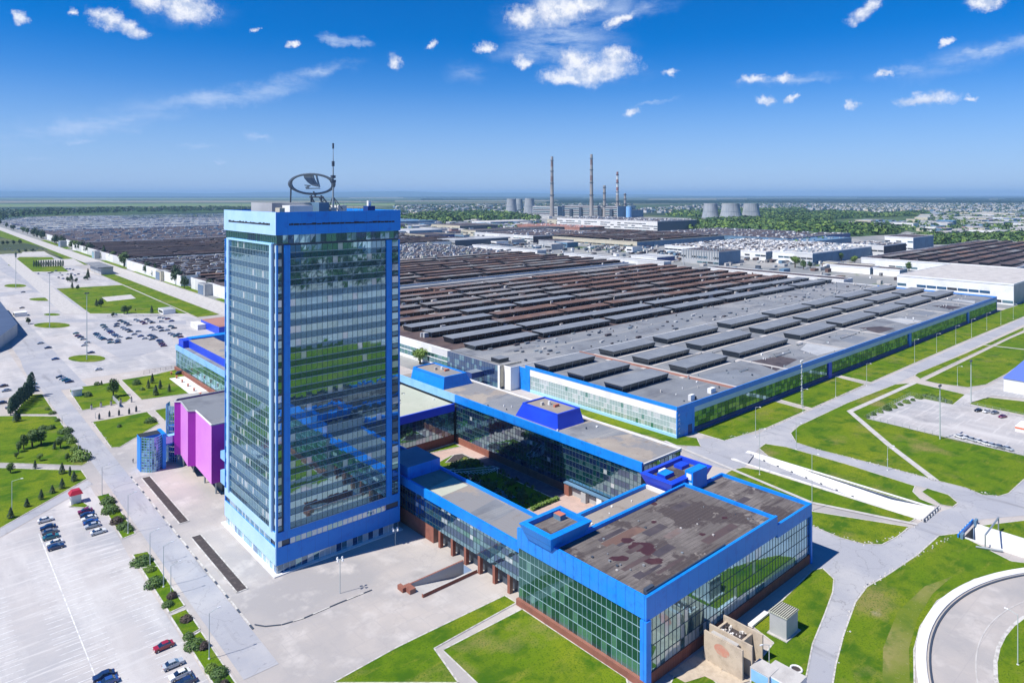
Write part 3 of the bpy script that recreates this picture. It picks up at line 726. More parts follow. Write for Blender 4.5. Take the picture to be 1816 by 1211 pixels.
# ground floor glazing
b = MB()
panes(b, 'y', TY0 + .3, TX0 + .5, TX1 - .5, .35, 2.7, 22, -1, [('gl_b', 3), ('gl_n', 2), ('gl_d', 2)], mull='mullw')
panes(b, 'x', TX0 + .3, TY0 + .5, TY1 - .5, .35, 2.7, 26, -1, [('gl_b', 2), ('gl_n', 3), ('gl_d', 1)], mull='mullw')
b.build('ground_floor_glazing', t)
b = MB()
for (z0, z1) in [(2.7, 7.5), (9.2, 11.6)]:
    b.box(TX0, TX1, TY0, TY0 + .34, z0, z1, 'bluep'); b.box(TX0, TX0 + .34, TY0 + .34, TY1, z0, z1, 'bluep')
    b.box(TX1 - .34, TX1, TY0 + .34, TY1, z0, z1, 'bluep'); b.box(TX0 + .34, TX1 - .34, TY1 - .34, TY1, z0, z1, 'bluep')
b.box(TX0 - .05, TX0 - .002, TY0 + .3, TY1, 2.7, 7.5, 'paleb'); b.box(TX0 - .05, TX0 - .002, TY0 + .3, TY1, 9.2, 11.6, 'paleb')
b.build('base_cladding', t)
FH = 3.772
def tower_floor(z0, zs, z1, name='window_band'):
    b = MB()
    for (c, axis, sg, lo, hi, n, w0, w1) in [(TY0 + .12, 'y', -1, 80.7, 111.4, 19, TX0, TX1), (TX0 + .12, 'x', -1, 189.0, 221.2, 26, TY0, TY1),
                                             (TX1 - .12, 'x', 1, 189.0, 221.2, 12, TY0, TY1), (TY1 - .12, 'y', 1, 80.7, 111.4, 12, TX0, TX1)]:
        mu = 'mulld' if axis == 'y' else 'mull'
        panes(b, axis, c, lo, hi, z0, zs, n, sg, [('gl_s', 1)], mull=mu, mw=.09, jit=.006)
        panes(b, axis, c, lo, hi, zs, z1, n, sg, GLT if axis == 'y' else [('gl_t', 9), ('gl_n', 5), ('gl_b', 1 + 3 * max(0, 1 - (z0 - 11) / 40))], mull=mu, mw=.09, jit=.008)  # pale panes grow more frequent low on the sides, imitating reflected bright ground
        for zz in (z0, zs):
            if axis == 'y': b.box(lo, hi, c - .13, c + .02, zz - .07, zz + .07, 'mull')
            else: b.box(c - .13 * (1 if sg < 0 else -1), c + .02, lo, hi, zz - .05, zz + .05, 'mull')
        e0, e1 = (w0 + .5, lo - 2.4), (hi + 2.3, w1 - .5)
        for (p, q) in (e0, e1):
            if q - p > .5:
                panes(b, axis, c, p, q, z0 + .5, zs - .1, 1, sg, [('gl_s', 1)], mull=None)
                panes(b, axis, c, p, q, zs + .1, z1, 1, sg, [('gl_t', 3), ('gl_b', 3)], mull=None)
    return b.build(name, t)
for k in range(21):
    z0 = 11.6 + k * FH
    tower_floor(z0, z0 + 1.72, z0 + FH)
b = MB()
panes(b, 'y', TY0 + .12, 80.7, 111.4, 7.5, 9.2, 19, -1, [('gl_b', 6), ('gl_n', 2)], mull='bluep', mw=.12)
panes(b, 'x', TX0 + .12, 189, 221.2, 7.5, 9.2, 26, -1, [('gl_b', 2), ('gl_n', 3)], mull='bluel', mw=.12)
panes(b, 'y', TY0 + .12, TX0 + .5, 78.4, 7.5, 9.2, 1, -1, [('gl_b', 1)], mull=None)
b.build('window_band', t)
for nm, (x0, x1, y0, y1) in {'a': (78.9, 80.6, TY0 - .35, TY0 + .3), 'b': (111.5, 113.3, TY0 - .35, TY0 + .3)}.items():
    b = MB(); b.box(x0, x1, y0, y1, 11.6, 90.9, 'bluep'); b.build('pilaster', t)
for (y0, y1) in [(187.5, 189.0), (221.2, 223.0)]:
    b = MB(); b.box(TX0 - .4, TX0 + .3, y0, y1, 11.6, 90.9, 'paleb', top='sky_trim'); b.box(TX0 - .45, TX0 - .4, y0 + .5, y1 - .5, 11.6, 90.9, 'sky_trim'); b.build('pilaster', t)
b = MB()
for (x, y) in [(TX0, TY0), (TX1 - .5, TY0), (TX0, TY1 - .5), (TX1 - .5, TY1 - .5)]: b.box(x - .02, x + .52, y - .02, y + .52, 2.7, 90.9, 'bluep')
for (x, y) in [(TX0, TY0)]: b.box(x - .05, x - .02, y, y + .5, 2.7, 90.9, 'sky_trim')
b.build('corner_post', t)
b = MB(); b.box(TX0 - .42, TX0 + .3, 187.5, 223, 90.85, 91.35, 'sky_trim'); b.build('trim', t)
b = MB()
for (c, ax, sg, n) in [(TY0 + .3, 'y', -1, 24), (TX0 + .3, 'x', -1, 26), (TX1 - .3, 'x', 1, 20), (TY1 - .3, 'y', 1, 20)]:
    lo, hi = (TX0, TX1) if ax == 'y' else (TY0, TY1)
    panes(b, ax, c, lo + .3, hi - .3, 91.35, 93.7, n, sg, [('gl_t', 6), ('gl_d', 3)], mull='mulld')
b.build('top_window_band', t)
b = MB()
X0, X1, Y0_, Y1_ = TX0 - .15, TX1 + .15, TY0 - .15, TY1 + .15
for (x0, x1, y0, y1) in [(X0, X1, Y0_, Y0_ + .5), (X0, X1, Y1_ - .5, Y1_), (X0, X0 + .5, Y0_ + .5, Y1_ - .5), (X1 - .5, X1, Y0_ + .5, Y1_ - .5)]:
    b.box(x0, x1, y0, y1, 93.7, 100.1, 'bluep')
b.box(X0 + .5, X1 - .5, Y0_ + .5, Y1_ - .5, 93.7, 94.0, 'dark')
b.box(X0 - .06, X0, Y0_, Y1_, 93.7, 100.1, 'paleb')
b.build('cap', t)
for (ax, a0, a1) in (('y', 80.3, 113.4), ('x', 188.8, 221.5)):
    b = MB()
    a = a0
    while a < a1:
        w = RND.uniform(.5, 1.6)
        if ax == 'y': b.box(a, a + w, Y0_ - .05, Y0_, 96.35, 96.35 + RND.uniform(.35, .6), 'dark')
        else: b.box(X0 - .11, X0 - .06, a, a + w, 96.35, 96.35 + RND.uniform(.4, .7), 'dark')
        a += w + RND.uniform(.02, .2)
    b.build('louvre_slot', t)
b = MB()
b.box(80, 92, 196, 212, 98.6, 102.5, 'greyw', top='roofg'); b.box(83, 90, 190.5, 195.9, 98.6, 101.8, 'white')
b.build('roof_house', t)
b = MB(); b.box(92.2, 95.5, 191, 197, 98.6, 102.6, 'steelb'); b.box(97, 99, 193, 196, 98.6, 101, 'steel'); b.box(108, 110.5, 190, 193, 98.6, 101.4, 'navy'); b.box(108.7, 109.7, 191, 192, 101.4, 103, 'white')
b.box(78.5, 80, 187, 190, 98.6, 101.2, 'cream'); b.box(103, 106, 200, 206, 98.6, 101.5, 'white'); b.build('roof_plant', t)
b = MB()
for k in range(14):
    x, y = RND.uniform(79, 114), RND.uniform(187, 222)
    b.tube((x, y, 98.6), (x, y, RND.uniform(100.5, 103)), .05, 'steel', 4)
b.build('aerial', t)
# emblem: a tilted ring with two sails over a hull on a truss
ec = Vector((*G(553, 365.9, 100.2), 108.2)); d_ = 213.0
k_ = 213.0 / (dist(ec.x, ec.y)); ec.x *= k_; ec.y *= k_
rt = Vector((math.sin(YAW), -math.cos(YAW), 0)); up = Vector((0, 0, 1)); fw = Vector((math.cos(YAW), math.sin(YAW), 0))
e = thing('roof_emblem', (ec.x, ec.y, 98.6), 'oval metal ring emblem with a sail and hull standing on the tower roof', 'emblem')
def EP(px, py, o=0): return tuple(ec + rt * (px - 553) * .1746 + up * (327 - py) * .1746 + fw * o)
b = MB(); n = 40
for i in range(n):
    a, c = 2 * math.pi * i / n, 2 * math.pi * (i + 1) / n
    ra, rc = (.34 + .35 * abs(math.cos(a)) ** 8), (.34 + .35 * abs(math.cos(c)) ** 8)
    b.tube(EP(553 + 38.5 * math.cos(a), 327 + 17.5 * math.sin(a), 1.2 * math.sin(a)), EP(553 + 38.5 * math.cos(c), 327 + 17.5 * math.sin(c), 1.2 * math.sin(c)), ra, 'silver', 6, rc)
b.build('ring', e)
def slab(pts, m, name, th=.45):
    b = MB(); F_ = [EP(500 + x / 8.65, 250 + y / 8.65, -th) for x, y in pts]; Bk = [EP(500 + x / 8.65, 250 + y / 8.65, th) for x, y in pts]
    n = len(pts)
    t_ = geometry.tessellate_polygon([[Vector((x, y, 0)) for x, y in pts]])
    for a in t_: b.face([F_[i] for i in a], m); b.face([Bk[i] for i in a][::-1], m)
    for i in range(n): b.face([F_[i], F_[(i + 1) % n], Bk[(i + 1) % n], Bk[i]], m)
    b.build(name, e)
slab([(332, 520), (440, 505), (452, 560), (485, 640), (545, 708), (470, 690), (400, 640), (350, 580)], 'silver', 'sail')
slab([(452, 510), (475, 505), (500, 590), (560, 700), (540, 706), (480, 620), (458, 560)], 'silver', 'sail')
slab([(512, 505), (532, 508), (585, 712), (565, 716)], 'silver', 'mast')
slab([(350, 676), (440, 682), (425, 705), (400, 712), (420, 726), (575, 724), (590, 738), (380, 744), (360, 715), (400, 698), (352, 692)], 'silver', 'hull')
b = MB()
base = EP(556, 349, 0)
for (px, py) in [(552, 352), (570, 352)]:
    b.tube(EP(px, 347), EP(px, 372), .28, 'steeld')
for (p, q) in [((549, 350), (574, 350)), ((572, 350), (590, 373)), ((552, 350), (566, 374)), ((566, 350), (582, 374)), ((552, 358), (574, 366)), ((574, 356), (552, 372)), ((556, 340), (560, 350)), ((516, 331), (515, 373))]:
    b.tube(EP(*p), EP(*q), .24, 'steeld')
b.build('truss', e)
m_ = thing('radio_mast', (*[c for c in EP(590.8, 360)[:2]], 98.6), 'slim lattice radio mast beside the roof ring of the tower', 'mast')
b = MB(); b.tube(EP(590.8, 376), EP(590.8, 300), .38, 'steel', 6, .22); b.tube(EP(590.8, 300), EP(590.8, 258), .2, 'steel', 6, .06); b.build('shaft', m_)
b = MB()
for (p, q) in [((590.8, 345), (582, 376)), ((591.5, 350), (608, 372)), ((590, 345), (600, 376))]: b.tube(EP(*p), EP(*q), .13, 'steeld')
b.build('brace', m_)
b = MB()
for (py, r) in [(289, .45), (293, .45), (262, .3), (257, .3), (314, .8), (322, .9)]: b.tube(EP(590.8, py + 2.4), EP(590.8, py - 2.4), r, 'steeld', 6)
b.build('antenna', m_)

# ================================================================== generic wall helper
def glazed_block(t, name, x0, x1, y0, y1, z0, z1, rows, face, n, mats, mull='mull', inset=.25, mw=.07, jit=.012):
    """one window band per storey on the named face ('x-' or 'y-')"""
    for (a, c) in rows:
        b = MB()
        if face == 'x-': panes(b, 'x', x0 - inset, y0, y1, a, c, n, -1, mats, mull=mull, mw=mw, jit=jit)
        elif face == 'x+': panes(b, 'x', x1 + inset, y0, y1, a, c, n, 1, mats, mull=mull, mw=mw, jit=jit)
        elif face == 'y-': panes(b, 'y', y0 - inset, x0, x1, a, c, n, -1, mats, mull=mull, mw=mw, jit=jit)
        else: panes(b, 'y', y1 + inset, x0, x1, a, c, n, 1, mats, mull=mull, mw=mw, jit=jit)
        b.build(name, t)

# ================================================================== CONFERENCE HALL
t = thing('conference_hall', (150, 105, 0), 'blue banded glass hall with a patched dark roof, nearest building to the viewer', 'building')
b = MB()
b.box(118.6, 173.6, 91.2, 119.0, 0, 18.6, 'steeld', top='roofc'); b.build('wall', t)
b = MB(); b.box(118.6, 134, 119.01, 131.4, 0, 18.5, 'greyw', top='roofc'); b.build('wall', t)
b = MB(); b.box(134.01, 168.5, 119.02, 129.2, 0, 16.2, 'greyw', top='rooft'); b.box(173.61, 193.4, 91.2, 119.2, 0, 16.1, 'steeld', top='roofc'); b.build('lower_wing', t)
b = MB(); b.box(117.4, 118.6, 90.4, 131.4, 0, 1.7, 'brick'); b.box(118.6, 193.8, 90.7, 91.2, 0, 2.6, 'brick'); b.build('plinth', t)
GG = [('gl_g', 12), ('gl_gl', 1)]
for (z0, z1) in [(1.7, 4.4), (4.4, 7.0), (7.0, 9.6), (9.6, 12.2), (12.2, 14.6)]:
    b = MB(); panes(b, 'x', 118.25, 91.6, 131.2, z0, z1, 27, -1, GG if z0 > 2 else [('gl_g', 3), ('gl_gl', 3)], mull='mull', mw=.075); b.build('window_band', t)
for i, (z0, z1) in enumerate([(2.6, 5.0), (5.0, 8.1), (8.1, 11.3), (11.3, 14.4)]):
    b = MB(); panes(b, 'y', 90.95, 119.0, 193.2, z0, z1, 50, -1, [('gl_t', 6), ('gl_n', 3), ('gl_b', 1)] if i else [('gl_b', 5), ('gl_n', 2)], mull='mulld', mw=.12); b.build('window_band', t)
b = MB(); panes(b, 'x', 193.7, 91.4, 119.0, 2.6, 13.5, 16, 1, [('gl_t', 1)], mull='mulld'); b.build('window_band', t)
b = MB()
b.box(117.9, 118.6, 90.5, 131.6, 14.6, 19.5, 'blue'); b.build('fascia', t)
b = MB(); b.box(118.61, 174.2, 90.5, 91.2, 14.4, 19.5, 'bluep'); b.box(174.21, 194.0, 90.5, 91.2, 13.6, 17.0, 'bluep'); b.box(193.41, 194.0, 91.2, 119.4, 13.6, 17.0, 'bluep'); b.build('fascia', t)
b = MB(); b.box(117.5, 119.2, 90.2, 91.9, 0, 14.4, 'blue'); b.box(193.2, 194.1, 90.4, 91.4, 0, 13.6, 'bluep'); b.build('corner_post', t)
b = MB()
b.box(118.6, 159, 118.6, 119.6, 18.6, 19.5, 'bluep'); b.box(173.2, 174.2, 91.2, 119.6, 16.0, 19.3, 'bluep'); b.box(159, 173.2, 118.9, 119.6, 18.6, 19.3, 'bluep')
b.box(135, 168.6, 129.2, 130.2, 15.0, 17.2, 'bluep'); b.box(174.2, 193.4, 118.8, 119.5, 16.1, 17.0, 'bluep')
b.box(168.0, 168.8, 121, 129.2, 16.2, 17.2, 'concw')
b.build('parapet', t)
b = MB()
b.box(119.2, 122.0, 91.5, 92.3, 18.61, 20.3, 'steeld'); b.box(119.2, 150, 91.25, 91.5, 18.6, 19.9, 'steeld')
b.build('roof_screen', t)
b = MB()
for (px, py, rx, ry) in [(1135, 968, 24, 10), (1100, 990, 20, 6), (1160, 995, 18, 7), (1150, 975, 14, 10), (1112, 958, 14, 5)]:
    pts = [G(px + rx * math.cos(a * .4488) * RND.uniform(.65, 1.1), py + ry * math.sin(a * .4488) * RND.uniform(.65, 1.1), 18.6) for a in range(14)]
    b.tri(pts, 18.62 + .004 * (px % 7), 'stain')
for (px, py) in [(1160, 925), (1285, 918), (1160, 893), (1245, 947)]:
    pts = [G(px + 7 * math.cos(a * .7) * RND.uniform(.6, 1.1), py + 3 * math.sin(a * .7) * RND.uniform(.6, 1.1), 18.6) for a in range(9)]
    b.tri(pts, 18.62, 'stain')
b.build('roof_patch', t)
b = MB()
for k in range(26):
    x, y = RND.uniform(121, 171), RND.uniform(94, 117)
    s_ = RND.uniform(.12, .45); b.box(x, x + s_, y, y + s_ * 1.4, 18.6, 18.6 + RND.uniform(.1, .4), RND.choice(['steel', 'roofg', 'conc', 'steeld']))
for k in range(16):
    x, y = RND.uniform(136, 165), RND.uniform(120, 128)
    s_ = RND.uniform(.2, .6); b.box(x, x + s_, y, y + s_ * 1.4, 16.2, 16.2 + RND.uniform(.15, .5), RND.choice(['white', 'steel', 'rust', 'bluep']))
tag(b.build('roof_vent', t), kind='stuff')
def funnel(x0, x1, y0, y1, ztop, zbot, flare, t, m, rim=1.6, roof='roofc'):
    b = MB()
    X0, X1, Y0, Y1 = x0 + flare, x1 - flare, y0 + flare, y1 - flare
    B = [(X0, Y0), (X1, Y0), (X1, Y1), (X0, Y1)]; T = [(x0, y0), (x1, y0), (x1, y1), (x0, y1)]
    for i in range(4):
        j = (i + 1) % 4
        b.face([(*B[i], zbot), (*B[j], zbot), (*T[j], ztop), (*T[i], ztop)], m)
    b.face([(*p, zbot) for p in B[::-1]], m)
    I_ = [(x0 + rim, y0 + rim), (x1 - rim, y0 + rim), (x1 - rim, y1 - rim), (x0 + rim, y1 - rim)]
    for i in range(4):
        j = (i + 1) % 4
        b.face([(*T[i], ztop), (*T[j], ztop), (*I_[j], ztop + .25), (*I_[i], ztop + .25)], m)
        b.face([(*I_[i], ztop + .25), (*I_[j], ztop + .25), (*I_[j], ztop - 1), (*I_[i], ztop - 1)], m)
    b.build('shell', t)
    b = MB(); b.face([(*p, ztop - 1) for p in I_], roof); b.build('roof_deck', t)
t = [o for o in COL.objects if o.name == 'conference_hall'][0]
for k in range(22):   # repair strips of felt laid over the old roof
    x, y = RND.uniform(120, 160), RND.uniform(92.5, 114); L_, w_ = RND.uniform(3, 15), RND.uniform(.9, 3)
    b = MB(); b.tri([(x, y), (min(172, x + L_), y + RND.uniform(-.15, .15)), (min(172, x + L_), y + w_), (x, y + w_)], 18.605 + .001 * k, RND.choice(['roofdk', 'roofb', 'roofc', 'roofdk', 'roofc', 'roofbl'])); b.build('roof_patch', t)
for k in range(6):
    x, y = RND.uniform(175, 184), RND.uniform(93, 114); b = MB(); b.tri([(x, y), (x + 7, y), (x + 7, y + 2.2), (x, y + 2.2)], 16.11 + .001 * k, RND.choice(['roofdk', 'roofc'])); b.build('roof_patch', t)
t = thing('roof_light_box', (123.4, 123, 18.6), 'square blue flared box on the corner of the near hall beside the glass wing', 'roof box')
funnel(116.0, 130.8, 117.4, 128.8, 22.3, 18.4, 1.5, t, 'bluep')
b = MB(); b.box(126, 128, 124, 126.5, 21.3, 22.6, 'steelb', top='rust'); b.build('vent', t)
t = thing('roof_light_box', (179, 126, 17), 'blue flared roof box with a lift house at the back of the near hall', 'roof box')
funnel(168.4, 189.8, 120.0, 131.8, 20.0, 16.5, 1.5, t, 'blued')
b = MB(); b.box(176.7, 184.2, 118.4, 121.2, 16.1, 21.9, 'bluep'); b.box(176.6, 176.7, 118.6, 121.0, 16.2, 18.6, 'sky_trim'); b.box(176.58, 176.6, 118.9, 120.6, 19.4, 21.2, 'white'); b.build('lift_house', t)
b = MB(); b.box(172, 176.5, 125, 128, 19, 20.2, 'blued', top='bluep'); b.box(182, 186, 126, 129, 19, 20, 'blued'); b.box(174, 177, 128.2, 129, 19, 20.2, 'white'); b.build('vent', t)

# ================================================================== GLASS WING ON PILLARS
t = thing('glass_wing', (126, 165, 0), 'long low glass wing on brick pillars between the tower and the near hall', 'building')
b = MB(); b.box(119.6, 132.6, 131.7, 249, 4.9, 14.3, 'steeld', top='rooft'); b.build('wall', t)
b = MB(); b.box(119.4, 132.6, 171, 226, 0, 4.88, 'brick'); b.box(121.5, 132.0, 131.6, 170.9, 0, 4.88, 'steeld'); b.build('ground_floor_wall', t)
for y in (136.4, 142.5, 148.9, 155.2, 161.5, 167.7):
    b = MB(); b.box(119.2, 120.3, y - .5, y + .5, 0, 4.9, 'brick'); b.build('pillar', t)
GW = [('gl_d', 12), ('gl_t', 3)]
for (z0, z1, mm) in [(4.9, 6.1, [('gl_t', 6), ('gl_n', 1)]), (6.1, 8.2, GW), (8.2, 9.6, [('gl_n', 7), ('gl_b', 2), ('gl_gl', 2)]), (9.6, 11.4, GW), (11.4, 12.5, [('gl_n', 2), ('gl_t', 7), ('gl_b', 1)])]:
    b = MB(); panes(b, 'x', 119.3, 131.8, 226, z0, z1, 62, -1, mm, mull='mulld', mw=.08); b.build('window_band', t)
b = MB(); panes(b, 'x', 132.9, 131.8, 249, 5, 12.6, 60, 1, [('gl_t', 3), ('gl_d', 2)], mull='mulld'); b.build('window_band', t)
b = MB(); b.box(118.9, 119.6, 131.8, 226, 12.5, 15.2, 'bluep'); b.build('fascia', t)
b = MB(); b.box(132.6, 133.2, 131.7, 249, 12.6, 15.2, 'bluep'); b.build('fascia', t)
b = MB(); b.box(120, 132.5, 186, 200, 14.3, 18.2, 'bluep', top='steelb'); b.build('stair_house', t)
b = MB()
b.tri([(120.5, 146), (132, 148), (132, 157), (121, 155)], 14.32, 'roofg'); b.tri([(121, 169), (131.8, 170), (131.8, 178), (121, 176)], 14.325, 'roofp'); b.build('roof_patch', t)

# ================================================================== OFFICE BLOCK AND LINK
t = thing('office_block', (185, 205, 0), 'long blue topped glass office block behind the courtyard, with a tan roof', 'building')
OX0, OX1, OY0, OY1, OZ = 175.5, 195.6, 136.3, 280.0, 19.2
b = MB(); b.box(OX0, OX1, OY0, OY1, 0, OZ, 'steeld', top='rooft'); b.build('wall', t)
b = MB(); b.box(OX0 - .6, OX0, 168, 234.3, 0, 2.6, 'brick'); b.box(OX0 - .6, OX0, OY0, 168, 0, 2.6, 'greyw'); b.build('plinth', t)
GO = [('gl_d', 9), ('gl_t', 5)]
z = 2.6
while z < 16.9:
    for (dz, mm) in [(2.0, GO), (1.6, [('gl_t', 7), ('gl_n', 3), ('gl_b', .6)])]:
        b = MB(); panes(b, 'x', OX0 - .3, OY0 + .2, 234.3, z, z + dz, 62, -1, mm, mull='mulld', mw=.08); b.build('window_band', t); z += dz
b = MB(); panes(b, 'y', OY0 - .25, OX0 + .5, OX1, 15.6, 18.8, 9, -1, [('gl_d', 3), ('gl_t', 1)], mull='mulld', mw=.15); b.build('window_band', t)
b = MB(); b.box(OX0 - .8, OX0, OY0 - .4, 234.6, 17.0, 20.1, 'bluep'); b.build('fascia', t)
b = MB(); b.box(OX0 - .8, OX0, 234.6, OY1, 17.0, 20.1, 'bluel'); b.build('fascia', t)
b = MB(); panes(b, 'x', OX0 - .1, 235, OY1 - 2, 16.45, 17.0, 40, -1, [('gl_gl', 1), ('gl_n', 1)], mull='mull'); b.build('window_band', t)
b = MB(); b.box(OX1, OX1 + .6, OY0 - .4, OY1, 18.4, 19.7, 'concw'); b.box(OX0, OX1, OY0 - .4, OY0, 19.0, 19.6, 'concw'); b.build('parapet', t)
b = MB()
b.tri([(176, 200), (195, 200), (195, 224), (176, 219)], 19.215, 'roofg'); b.tri([(176, 165), (195, 157), (195, 175), (176, 176)], 19.22, 'roofg'); b.build('roof_patch', t)
b = MB()
for k in range(12):
    x, y = RND.uniform(177, 194), RND.uniform(138, 240); s_ = RND.uniform(.2, .7); b.box(x, x + s_, y, y + s_, 19.2, 19.5 + RND.uniform(0, .5), RND.choice(['white', 'steel', 'steeld']))
tag(b.build('roof_vent', t), kind='stuff')
for k, (y0_, m_, h_) in enumerate([(166.5, 'brick', 3.6), (158.6, 'greyw', 3.4), (151.5, 'concw', 3.6), (147.6, 'white', 4.0)]):
    b = MB(); b.box(OX0 - 2.2, OX0 - .62, y0_, y0_ + 2.2, 0, h_, m_); b.build('entrance_pier', t)
b = MB(); b.box(OX0 - 2.3, OX0 - .62, 146, 169, 3.9, 4.3, 'steelb'); b.build('canopy', t)
for (x0, x1, y0, y1, tx, zt, lab, m) in [(178.0, 192.0, 176.4, 199.6, (178.9, 190.9, 177.5, 196.6), 24.2, 'deep blue sloped roof house midway along the office block, open tan top', 'blued'), (177.4, 193.6, 246.4, 272.4, (178.4, 190.8, 247.2, 272.0), 24.0, 'mid blue sloped roof house on the far end of the office block', 'bluep')]:
    t = thing('roof_house', ((x0 + x1) / 2, (y0 + y1) / 2, OZ), lab, 'roof house')
    b = MB(); b.frustum((x0, x1, y0, y1), tx, OZ, zt, m, top='rooft'); b.build('shell', t)
    b = MB(); b.parapet(*tx, zt, zt + .5, .6, m); b.build('rim', t)
    b = MB(); c0, c1 = (x0 + x1) / 2, (y0 + y1) / 2
    b.box(c0 - 2, c0 - .8, c1 + 2, c1 + 3, zt, zt + 1.1, 'conc'); b.box(c0, c0 + 2.4, c1 - 3, c1 - 2.2, zt, zt + .9, 'rust'); b.cyl(c0 + 1, c1 + 1, zt, zt + 1.3, .6, .5, 'white', 8); b.build('vent', t)
t = thing('link_block', (145, 255, 0), 'pale green roofed glass link between the tower and the office block', 'building')
b = MB(); b.box(117, 174.6, 235.2, 276, 0, 16.0, 'steeld', top='roofp'); b.build('wall', t)
b = MB(); b.box(133.3, 174.6, 234.8, 235.2, 0, 3.4, 'brick'); b.build('plinth', t)
for (z0, z1) in [(3.4, 5.6), (5.6, 8.2), (8.2, 10.7), (10.7, 13.3)]:
    b = MB(); panes(b, 'y', 234.95, 117.2, 174.6, z0, z1, 36, -1, [('gl_t', 5), ('gl_d', 4), ('gl_n', 1)] if z0 > 4 else [('gl_n', 3), ('gl_b', 2)], mull='mulld'); b.build('window_band', t)
b = MB(); b.box(117, 174.6, 234.5, 235.2, 13.3, 16.5, 'blued'); b.build('fascia', t)
b = MB()
for k in range(14):
    x, y = RND.uniform(135, 172), RND.uniform(238, 272); s_ = RND.uniform(.3, 1.6); b.box(x, x + s_, y, y + .5, 16.0, 16.1 + RND.uniform(0, .4), RND.choice(['conc', 'steeld', 'white']))
tag(b.build('roof_vent', t), kind='stuff')
# courtyard
sheet('courtyard_paving', [rect(133.3, 175.4, 130.4, 234.7)], .05, 'plaza')
sheet('courtyard_walk', [rect(168.4, 174.8, 168, 214)], .06, 'walk')
sheet('pond', [rect(134, 150.4, 169, 211), rect(155, 159, 178, 204)], .19, 'pond')
lawn('lawn', rect(150.5, 168, 168.6, 212), z=.14); lawn('lawn', PX((763, 800), (805.7, 786.5), (817, 792), (751, 806)), z=.15)
lawn('lawn', PX((770, 824), (800, 808), (815, 805), (846, 815), (846, 823), (795, 833)), z=.15); lawn('planting_bed', PX((789.6, 821), (805, 807), (820, 805), (835, 812), (812, 820)), m='soil', z=.2)
sheet('courtyard_paving', [PX((1005, 925), (1045, 898), (1090, 915), (1075, 940), (1040, 935))], .07, 'conc')
b = MB()
for k in range(420):   # planted ground cover and low shrubs of the courtyard beds
    x, y = RND.choice([(RND.uniform(150, 169), RND.uniform(169, 210)), (RND.uniform(134, 150), RND.uniform(205, 222)), (RND.uniform(158, 168), RND.uniform(208, 216))]); s_ = RND.uniform(.5, 1.5)
    for q in range(9):
        v = Vector((RND.gauss(0, 1), RND.gauss(0, 1), abs(RND.gauss(0, 1)))).normalized(); c_ = Vector((x, y, .1)) + v * s_; u_ = v.orthogonal().normalized() * s_ * .45; w_ = v.cross(u_)
        b.face([tuple(c_ - u_), tuple(c_ - w_), tuple(c_ + u_), tuple(c_ + w_)], RND.choice(['leaf', 'leafd', 'grass']))
tag(b.build('ground_cover'), kind='stuff')
t = thing('courtyard_pergola', (152, 205, 0), 'white lattice walkway frame crossing the courtyard planting', 'pergola')
b = MB()
for k in range(16):
    f_ = k / 15; x, y = 152 + 15 * f_, 206 - 4 * math.sin(f_ * 3) - 8 * f_
    b.tube((x, y - 1.2, 2.4), (x, y + 1.2, 2.4), .1, 'white', 4)
b.tube((152, 204.8, 2.4), (167, 196.8, 2.4), .12, 'white', 4); b.tube((152, 207.2, 2.4), (167, 199.2, 2.4), .12, 'white', 4); b.build('lattice', t)
for (x, y) in [(152, 205), (157, 202.5), (162, 200), (167, 197.5)]:
    b = MB(); b.tube((x, y, 0), (x, y, 2.4), .12, 'white', 6); b.build('leg', t)
t = thing('hedge', (160, 167, 0), 'low clipped yellow green hedge along the pond end of the courtyard', 'hedge')
